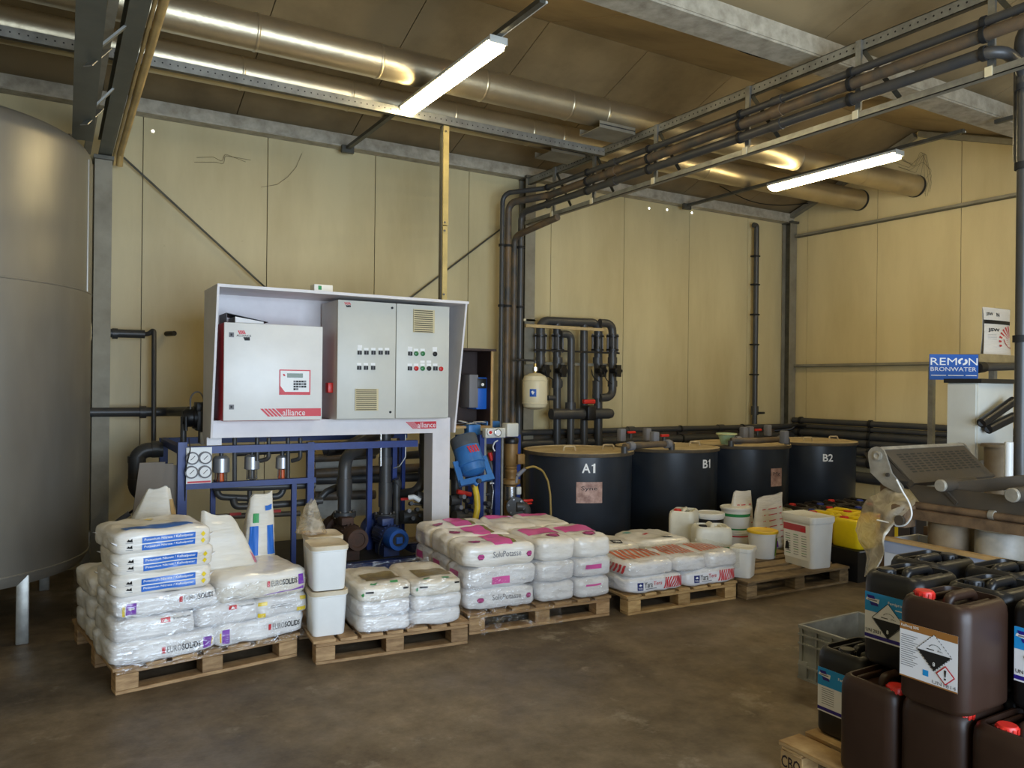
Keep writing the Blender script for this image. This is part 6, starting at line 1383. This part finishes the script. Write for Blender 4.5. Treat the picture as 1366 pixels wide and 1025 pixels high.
# ---------------------------------------------------------------- grey stacking crate
GC = mat('grey_crate_plastic', (150, 152, 148), .5, var=.3, vscale=8); GCI = mat('grey_crate_dirty_inside', (120, 114, 98), .55, var=.8, vscale=5, col2=(58, 50, 40))
gx0_, gx1_, gy0, gy1, gh = 3.6, 4.12, 2.5, 2.92, .295
gr = thing('stacking_crate', 'open grey plastic stacking crate on the floor behind the black jerrycans', 'crate', ((gx0_ + gx1_) / 2, (gy0 + gy1) / 2, 0))
MB().mm((gx0_ + .02, gy0 + .02, 0), (gx1_ - .02, gy1 - .02, .012)).build('bottom', GCI, gr)
for a, b in (((gx0_ + .012, gy0, .0), (gx0_ + .02, gy1, gh)), ((gx1_ - .02, gy0, 0), (gx1_ - .012, gy1, gh)), ((gx0_ + .012, gy0 + .012, .0), (gx1_ - .012, gy0 + .02, gh)), ((gx0_ + .012, gy1 - .02, 0), (gx1_ - .012, gy1 - .012, gh))): MB().mm(a, b).build('side_wall', GCI if a[1] > gy1 - .1 else GC, gr)
for z, hgt in ((gh - .018, .018), (gh - .055, .01), (.07, .01), (.0, .012), (gh - .105, .008)):
    for a, b in (((gx0_, gy0, z), (gx0_ + .012, gy1, z + hgt)), ((gx1_ - .012, gy0, z), (gx1_, gy1, z + hgt)), ((gx0_ + .012, gy0, z), (gx1_ - .012, gy0 + .012, z + hgt)), ((gx0_ + .012, gy1 - .012, z), (gx1_ - .012, gy1, z + hgt))): MB().mm(a, b).build('rib', GC, gr)
for i in range(5):
    y = gy0 + .02 + i * (gy1 - gy0 - .04) / 4; MB().mm((gx0_ + .002, y - .006, .0), (gx0_ + .0119, y + .006, gh - .02)).build('rib', GC, gr)
for x in (gx0_ + .03, gx1_ - .03):
    for y in (gy0 + .03, gy1 - .03): MB().rbox((x, y, .05), (.058, .058, .1), .006).build('corner_foot', GC, gr)

# ---------------------------------------------------------------- white trough and machine at the right
A_, B_ = PZ(1180, 716, .71), PZ(1366, 752, .71); dv_ = (B_ - A_).normalized(); nv = Vector((-dv_.y, dv_.x, 0)); nv = nv if nv.x > 0 else -nv
def PV(px, py, o=0.0):
    d = _ray(px, py); p0 = A_ + nv * o; return EYE + d * ((p0 - EYE).dot(nv) / d.dot(nv))
LT = (B_ - A_).length + .5; E_ = A_ + dv_ * LT; up = Vector((0, 0, 1))
tr = thing('white_trough', 'long white trough box with a wooden rim below the machine', 'trough', (A_.x, A_.y, 0))
def slab(name, m, a, b, o0, o1, z0, z1, par):
    q = MB(); q.add([a + nv * o + up * (z - a.z) for z in (z0, z1) for o in (o0, o1)] + [b + nv * o + up * (z - b.z) for z in (z0, z1) for o in (o0, o1)], [(0, 1, 3, 2), (4, 6, 7, 5), (0, 4, 5, 1), (2, 3, 7, 6), (0, 2, 6, 4), (1, 5, 7, 3)]); return q.build(name, m, par)
WT = mat('white_trough_panel', (214, 218, 224), .45, var=.2, vscale=3); BG = mat('blue_grey_band', (150, 160, 182), .45)
slab('front_panel', WT, A_, E_, 0, .02, .02, .62, tr); slab('upper_band', BG, A_, E_, -.004, .02, .62, .69, tr); slab('rim', PW, A_, E_, -.012, .035, .69, .71, tr)
slab('back_panel', WT, A_, E_, .3, .32, .02, .7, tr); slab('bottom', WT, A_, E_, .0, .32, .0, .02, tr)
slab('end_panel', WT, A_, A_ + dv_ * .02, .02, .3, .02, .7, tr); slab('end_panel', WT, E_ - dv_ * .02, E_, .02, .3, .02, .7, tr)
DRUMM = mat('dusty_brown_drum', (128, 112, 88), .6, var=.6, vscale=5, col2=(92, 74, 52)); DRUMG = mat('dull_grey_drum', (150, 144, 132), .5, var=.5, vscale=4)
for k, (px, m_) in enumerate(((1270, DRUMM), (1335, DRUMG))):
    c = PV(px, 712, .16); c.z = .021
    MB().lathe([(0, 0), (.12, 0), (.125, .01), (.125, .8 - .0), (.12, .81), (.11, .8), (0, .79)], c, (0, 0, 1), 28).build('drum', m_, label='%s drum standing in the white trough under the machine' % ('dusty brown middle', 'dull grey', 'dusty brown end')[k], cat='drum')
mc = thing('potting_machine', 'dirty old machine with slotted hood, rollers and rusty frame bars', 'machine', (A_.x, A_.y, 0))
RUSTB = mat('rusty_frame_steel', (120, 96, 70), .7, .2, var=.7, vscale=12, col2=(70, 54, 40), bump=.15); DARKM = mat('dirty_dark_sheet', (66, 60, 52), .6, .1, var=.5, vscale=6, col2=(86, 72, 54), bump=.08); PALEM = mat('pale_dirty_alloy', (166, 160, 146), .5, .3, var=.4, vscale=9)
MB().bar(PV(1200, 683, .04), PV(1400, 713, .04), .05, .055).build('frame_bar', RUSTB, mc)
MB().tube([PV(1219, 674, .07), PV(1400, 699, .07)], .022, 12).build('round_bar', RUSTB, mc); coupling(mc, PV(1324, 687.5, .07), PV(1400, 699, .07) - PV(1219, 674, .07), .026, .03, PALEM)
e0 = PV(1205, 688, .0); MB().rbox(e0, (.11, .09, .13), .006, 1).build('end_bracket', RUSTB, mc); MB().lathe([(.03, 0), (.03, .02), (0, .02)], e0 + Vector((-.055, -.02, -.02)), (-1, 0, 0), 12).build('bracket_boss', DARKM, mc)
MB().add([PV(1208, 646, .1), PV(1400, 668, .1), PV(1400, 697, .08), PV(1228, 672, .08)] + [p + nv * .02 for p in (PV(1208, 646, .1), PV(1400, 668, .1), PV(1400, 697, .08), PV(1228, 672, .08))], [(3, 2, 1, 0), (4, 5, 6, 7), (0, 1, 5, 4), (1, 2, 6, 5), (2, 3, 7, 6), (3, 0, 4, 7)]).build('skirt_sheet', DARKM, mc)
MB().bar(PV(1260, 652, .12), PV(1400, 640, .3), .05, .07).build('upper_arm', DARKM, mc); MB().bar(PV(1262, 655, .1), PV(1278, 672, .09), .03, .02).build('lever', DARKM, mc)
MB().bar(PV(1270, 662, .2), PV(1400, 676, .2), .08, .05).build('cross_bar', RUSTB, mc)
for px, py in ((1256, 648), (1351.5, 660.7)):
    p = PV(px, py, .02); rr = .036 if px < 1300 else .04
    MB().cyl(p + Vector((-.0, 0, 0)), p + nv * .3 + Vector((0, 0, .0)), rr, 20).build('roller', DARKM, mc); MB().lathe([(rr * .96, 0), (rr * .96, .012), (rr * .85, .018), (0, .018)], p, -nv, 20).build('roller_end', PALEM, mc)
# legs of the machine
for f in (.04, .75): q = A_ + dv_ * (f * LT) + nv * .36; MB().mm((q.x - .025, q.y - .025, 0), (q.x + .025, q.y + .025, .75)).build('leg', RUSTB, mc)
# hood: slotted sheet between two cheek plates, running along +x
hc = [PY(1178, 600, 3.0), PY(1286, 595.5, 3.0), PY(1311, 634, 2.86), PY(1199, 637, 2.86)]
tl, tr_, br, bl = hc; zt_, zb_2 = (tl.z + tr_.z) / 2, (bl.z + br.z) / 2
tl, tr_ = Vector((tl.x, 3.0, zt_)), Vector((tr_.x, 3.0, zt_)); bl, br = Vector((tl.x + .0, 2.82, zb_2)), Vector((tr_.x, 2.82, zb_2))
uu = (tr_ - tl); vv = (bl - tl); nn_ = uu.cross(vv).normalized(); nn_ = -nn_ if nn_.y > 0 else nn_
def HP(u, v, o=0): return tl + uu * u + vv * v + nn_ * o
def hquad(name, m, u0, u1, v0, v1, o0, o1, par=None):
    q = MB(); q.add([HP(u, v, o) for o in (o0, o1) for u, v in ((u0, v0), (u1, v0), (u1, v1), (u0, v1))], [(0, 1, 2, 3), (7, 6, 5, 4), (0, 4, 5, 1), (1, 5, 6, 2), (2, 6, 7, 3), (3, 7, 4, 0)]); return q.build(name, m, par or mc)
hd = hquad('hood_sheet', DARKM, 0, 1, 0, 1, -.012, 0)
q = MB()
for i in range(11):
    for j in range(8):
        u0 = .1 + i * .079; v0 = .16 + j * .082; q.add([HP(u, v, .001) for u, v in ((u0, v0), (u0 + .055, v0), (u0 + .055, v0 + .045), (u0, v0 + .045))], [(0, 1, 2, 3)])
q.build('hood_slots', INK, hd); hquad('hood_lip', PALEM, 0, 1, -.1, .0, -.02, .004, hd); hquad('hood_bottom_fold', DARKM, 0, 1.0, 1.0, 1.12, -.03, .006, hd)
MB().add([HP(0, -.1, -.02), HP(1, -.1, -.02), HP(1, -.1, -.02) + Vector((0, .1, -.03)), HP(0, -.1, -.02) + Vector((0, .1, -.03)), HP(0, 1, -.012), HP(1, 1, -.012), HP(1, 1, -.012) + Vector((0, .22, 0)), HP(0, 1, -.012) + Vector((0, .22, 0))], [(0, 1, 2, 3), (7, 6, 5, 4), (2, 6, 7, 3), (0, 3, 7, 4), (1, 5, 6, 2)]).build('hood_body', DARKM, hd)
cx0 = tl.x - .02; zc = zt_ - .035
poly = [(3.03 + .06 * math.cos(a), zc + .055 * math.sin(a)) for a in [R(x) for x in range(-10, 200, 30)]] + [(2.93, zc - .1), (2.86, zb_2 - .04), (2.84, zb_2 - .1), (2.98, zb_2 - .05), (3.07, zb_2 + .02)]
for x in (cx0, tr_.x + .005): MB().prism(poly, ((x, 0, 0), (0, 1, 0), (0, 0, 1)), .015).build('cheek_plate', PALEM, mc)
MB().lathe([(.03, 0), (.03, .012), (.018, .016), (.012, .012), (0, .012)], (cx0, 3.02, zc), (-1, 0, 0), 20).build('bearing', PALEM, mc); MB().lathe([(.012, 0), (.012, .014), (0, .014)], (cx0, 2.95, zb_2 + .02), (-1, 0, 0), 12).build('bolt', DARKM, mc)
MB().mm((tl.x + .05, 2.99, 0), (tl.x + .11, 3.05, zb_2)).build('leg', RUSTB, mc); MB().mm((tr_.x - .11, 2.99, 0), (tr_.x - .05, 3.05, zb_2)).build('leg', RUSTB, mc)
pts = [PV(x, y, -.06) for x, y in ((1196, 640), (1204, 656), (1213, 672), (1216, 688), (1208, 700), (1196, 702), (1192, 699), (1170, 694))]
cable('white cable looping down in front of the machine', pts, .005, WHITEP)
# translucent plastic sheet hung over the end of the machine
SHEET = film_mat('milky_plastic_sheet', (236, 220, 184), .5, .22, 7)
SPX = [[(1200, 646), (1180, 654), (1164, 664), (1154, 676), (1152, 684)], [(1216, 658), (1196, 664), (1172, 672), (1152, 688), (1146, 696)], [(1226, 668), (1206, 676), (1180, 686), (1158, 698), (1147, 708)],
       [(1192, 704), (1186, 702), (1176, 704), (1162, 708), (1150, 716)], [(1188, 716), (1184, 716), (1176, 718), (1164, 720), (1154, 728)], [(1186, 738), (1182, 736), (1176, 734), (1168, 736), (1160, 742)], [(1170, 764), (1168, 764), (1164, 766), (1160, 768), (1155, 770)]]
SOF = [.12, .05, -.03, -.05, -.06, -.07, -.08]
def sheet(u, v):
    a = v * 6; j = min(int(a), 5); fj = a - j; b = u * 4; i = min(int(b), 3); fi = b - i
    def pt(jj):
        p0, p1 = SPX[jj][i], SPX[jj][i + 1]; return PV(p0[0] + (p1[0] - p0[0]) * fi, p0[1] + (p1[1] - p0[1]) * fi, SOF[jj] + .3 * u * u * (1 - .6 * v))
    p = pt(j).lerp(pt(j + 1), fj); p += nv * (.014 * math.sin(u * 8 + v * 6) + .03 * noise.noise(Vector((u * 4, v * 5, 3)))) - nv * .03; p.z += .012 * noise.noise(Vector((u * 7, v * 7, 9))); return p
MB().grid(0, 1, 0, 1, 22, 20, sheet).build('plastic_sheet', SHEET, smooth=180, label='milky crumpled plastic sheet hung over the end of the machine', cat='plastic sheet')

# ---------------------------------------------------------------- white cabinet, sign, rack and sack behind the machine
XC = 5.7; y0_ = PX(1305, 560, XC).y; y1_ = PX(1264, 560, XC).y; zt1 = PX(1285, 511, XC).z; zb1 = PX(1285, 613, XC).z; x1_ = PY(1352, 560, y0_).x
wc = thing('meter_cabinet', 'white metal cabinet with pipes on legs behind the machine', 'cabinet', (XC, y0_, 0))
MB().rbox(((XC + x1_) / 2, (y0_ + y1_) / 2, (zt1 + zb1) / 2), (x1_ - XC, y1_ - y0_, zt1 - zb1), .006).build('casing', LGREY, wc)
MB().mm((XC - .012, y0_ + .015, zb1 + .01), (XC, y1_ - .005, zt1 - .01)).build('door', LGREY, wc); MB().mm((XC - .02, y0_ - .03, zt1), (x1_ + .03, y1_ + .02, zt1 + .03)).build('top_rail', BLACKP, wc)
for x in (XC + .03, x1_ - .03):
    for y in (y0_ + .03, y1_ - .03): MB().mm((x - .02, y - .02, 0), (x + .02, y + .02, zb1)).build('leg', GALV, wc)
for a, b in (((1309, 565), (1352, 535)), ((1318, 573), (1352, 556))): MB().tube([PY(*a, y0_ - .06), PY(*b, y0_ - .1)], .034, 12).build('hose', BLACKP, wc); MB().cyl(PY(*a, y0_ - .06), PY(*a, y0_), .02, 10).build('hose_bracket', BLACKP, wc)
gt_ = PY(1327, 592, y0_ - .12); gtank = thing('settling_tub', 'brown grey tub with rim in front of the white cabinet', 'tub', (gt_.x, y0_ - .17, 0))
MB().lathe([(0, 0), (.1, 0), (.11, gt_.z - .02), (.13, gt_.z - .02), (.13, gt_.z), (.1, gt_.z), (.1, gt_.z - .1), (0, gt_.z - .1)], (gt_.x, y0_ - .17, 0), (0, 0, 1), 24).build('tub_wall', DRUMM, gtank)
q = PY(1346, 590, y0_ - .36); MB().cyl((q.x, q.y, 0), (q.x, q.y, q.z), .026, 16).build('white_pipe', WHITEP, label='upright white plastic pipe before the white cabinet', cat='pipe')
# sign on a post
SP = PY(1272.5, 490, 3.6); rtf = Vector((_rt.x, _rt.y, 0)).normalized(); dep = (SP - EYE).dot(_fw); sw, sh = 65 * dep / F_PX, 34 * dep / F_PX
sn = thing('company_sign', 'blue sign with white REMON BRONWATER lettering on a steel post', 'sign', (SP.x, SP.y, 0))
fr = lambda o: frame(SP - rtf * sw / 2 - up * sh / 2, rtf, up, o)
SIGNB = mat('sign_blue', (34, 92, 178), .35, coat=.3)
q = MB(); q.prism([(0, 0), (sw, 0), (sw, sh), (0, sh)], (SP - rtf * sw / 2 - up * sh / 2, rtf, up), -.006); bd_ = q.build('sign_board', SIGNB, sn)
nrm_ = rtf.cross(up); o_ = .0015 if nrm_.dot(EYE - SP) > 0 else -.0015
f = fr(o_); 
for body, a, b in (('REM', .02, .56), ('N', .8, .985)): MB().text(body, a * sw, b * sw, .58 * sh, .86 * sh, f, 0).build('lettering', WINK, bd_)
g = MB()
for i in range(20):
    a0, a1 = 2 * math.pi * i / 20, 2 * math.pi * (i + 1) / 20
    if 3 <= i <= 4 or 13 <= i <= 14: continue
    g.add([f(sw * (.68 + .1 * math.cos(a) * k), sh * (.72 + .14 * math.sin(a) * k)) for a, k in ((a0, 1), (a1, 1), (a1, .5), (a0, .5))], [(0, 1, 2, 3)])
g.build('lettering', WINK, bd_); MB().text('BRONWATER', .02 * sw, .96 * sw, .34 * sh, .5 * sh, f, 0).build('lettering', WINK, bd_)
for a, b in ((.03, .34), (.38, .7), (.74, .97)): MB().grid(a * sw, b * sw, .16 * sh, .19 * sh, 1, 1, f).build('fine_print', WINK, bd_)
pb = SP - rtf * (sw / 2 - .035) - nrm_ * (.03 if o_ > 0 else -.03); MB().mm((pb.x - .02, pb.y - .02, 0), (pb.x + .02, pb.y + .02, pb.z)).build('post', GALV, sn)
MB().mm((pb.x - .05, pb.y - .05, 0), (pb.x + .05, pb.y + .05, .01)).build('foot_plate', GALV, sn)
# rack beam with the sack
RY = 3.75; a, b = PY(1306, 477, RY), PY(1400, 476, RY); zr1 = a.z
rb = thing('storage_rack', 'rack beam on posts behind the blue sign carrying a sack', 'rack', (a.x, RY, 0))
MB().mm((a.x - .05, RY - .03, zr1 - .04), (b.x + .3, RY + .25, zr1 + .03)).build('beam', mat('dusty_beam', (176, 156, 112), .6, var=.4), rb)
MB().tube([PY(1312, 490, RY - .06), PY(1400, 488, RY - .06)], .035, 14).build('tube_roll', PVC, rb); MB().cyl(PY(1304, 491, RY - .06), PY(1312, 490, RY - .06), .045, 14).build('tube_end', BLACKP, rb)
MB().bar(PY(1312, 490, RY - .06) + Vector((.1, 0, 0)), Vector((a.x + .1, RY, zr1 - .04)), .02, .02).build('hanger', GALV, rb)
for x in (a.x + .42, b.x + .2): MB().mm((x - .025, RY + .08, 0), (x + .025, RY + .13, zr1 - .04)).build('post', GALV, rb)
jx0, jz1 = PY(1318, 412, RY + .05).x, PY(1335, 411, RY + .05).z
js = thing('seed_sack', 'white sack with red sun rays standing on the rack beam', 'sack', (jx0 + .17, RY + .1, zr1 + .03))
jw = .46; jh = jz1 - zr1 - .03
def jmap(o): return lambda u, v: Vector((jx0 + u * jw + .02 * (.5 - u) * math.sin(v * 3) * 2, RY + .1 - (.055 * math.sin(math.pi * min(max(u, .02), .98)) ** .5 * (1 - v * .75)) - o, zr1 + .03 + v * jh))
q = MB(); q.grid(0, 1, 0, 1, 12, 10, jmap(0)); back = lambda u, v: (lambda p: Vector((p.x, 2 * (RY + .1) - p.y, p.z)))(jmap(0)(1 - u, v)); q.grid(0, 1, 0, 1, 12, 10, back); q.grid(0, 1, 0, 1, 12, 1, lambda u, v: jmap(0)(u, 0).lerp(back(1 - u, 0), v)); q.build('sack_skin', RSW, js, smooth=180)
MB().grid(0, 1, .66, .74, 8, 1, jmap(.002)).build('black_band', INK, js)
MB().text('JSW', .1, .48, .48, .57, jmap(.003), .03).build('lettering', INK, js); MB().text('JSW', .08, .3, .82, .9, jmap(.003), .02).build('lettering', INK, js); MB().text('N', .42, .52, .82, .9, jmap(.003), .02).build('lettering', INK, js)
cxj, czj = .95, .26
for i in range(7):
    a0 = R(95 + i * 15); q = MB(); q.add([jmap(.004)(cxj + .1 * math.cos(a0), czj + .12 * math.sin(a0)), jmap(.004)(cxj + .6 * math.cos(a0 + .0) * .9, min(.64, czj + .38 * math.sin(a0))), jmap(.004)(cxj + .6 * math.cos(a0 + .13) * .9, min(.64, czj + .38 * math.sin(a0 + .13)))], [(0, 1, 2)]); q.build('sun_ray', PRINT['red'], js)
q = MB(); q.add([jmap(.004)(min(1, cxj + .35 * math.cos(R(180 + 15 * i))), czj + .1 + .2 * math.sin(R(180 + 15 * i))) for i in range(8)], [tuple(range(8))]); q.build('red_sun', PRINT['red'], js)
for i in range(4): MB().grid(.08, .35, .34 + i * .03, .345 + i * .03, 1, 1, jmap(.003)).build('text_line', PRINT['grey'], js)
# ---------------------------------------------------------------- cobwebs and dirt strands
WEB = mat('dusty_cobweb', (74, 62, 44), .9)
def web(label, pts, seed, Y=None, X=None, n=6, spread=9):
    rnd = random.Random(seed); q = MB()
    for i in range(n):
        P = []
        for (x, y) in pts:
            dx, dy = rnd.uniform(-spread, spread), rnd.uniform(-spread, spread)
            P.append(PX(x + dx, y + dy, X) if X else PY(x + dx, y + dy, Y))
        q.tube(P, .0014, 4, .02)
    q.build('cobweb', WEB, label=label, cat='cobweb')
web('tangle of dusty cobweb strands hanging on the right cream wall', [(1195, 215), (1215, 222), (1232, 208), (1236, 235), (1233, 255)], 3, X=WR - .03)
web('dusty cobweb strands on the back wall under the eave beam', [(258, 214), (285, 212), (296, 215), (305, 208), (330, 212)], 5, Y=WB - .02, n=2, spread=5)
web('long dusty cobweb strand near the eave beam above the housing', [(350, 247), (372, 245), (386, 238), (392, 225), (402, 205)], 8, Y=WB - .02, n=1, spread=3)
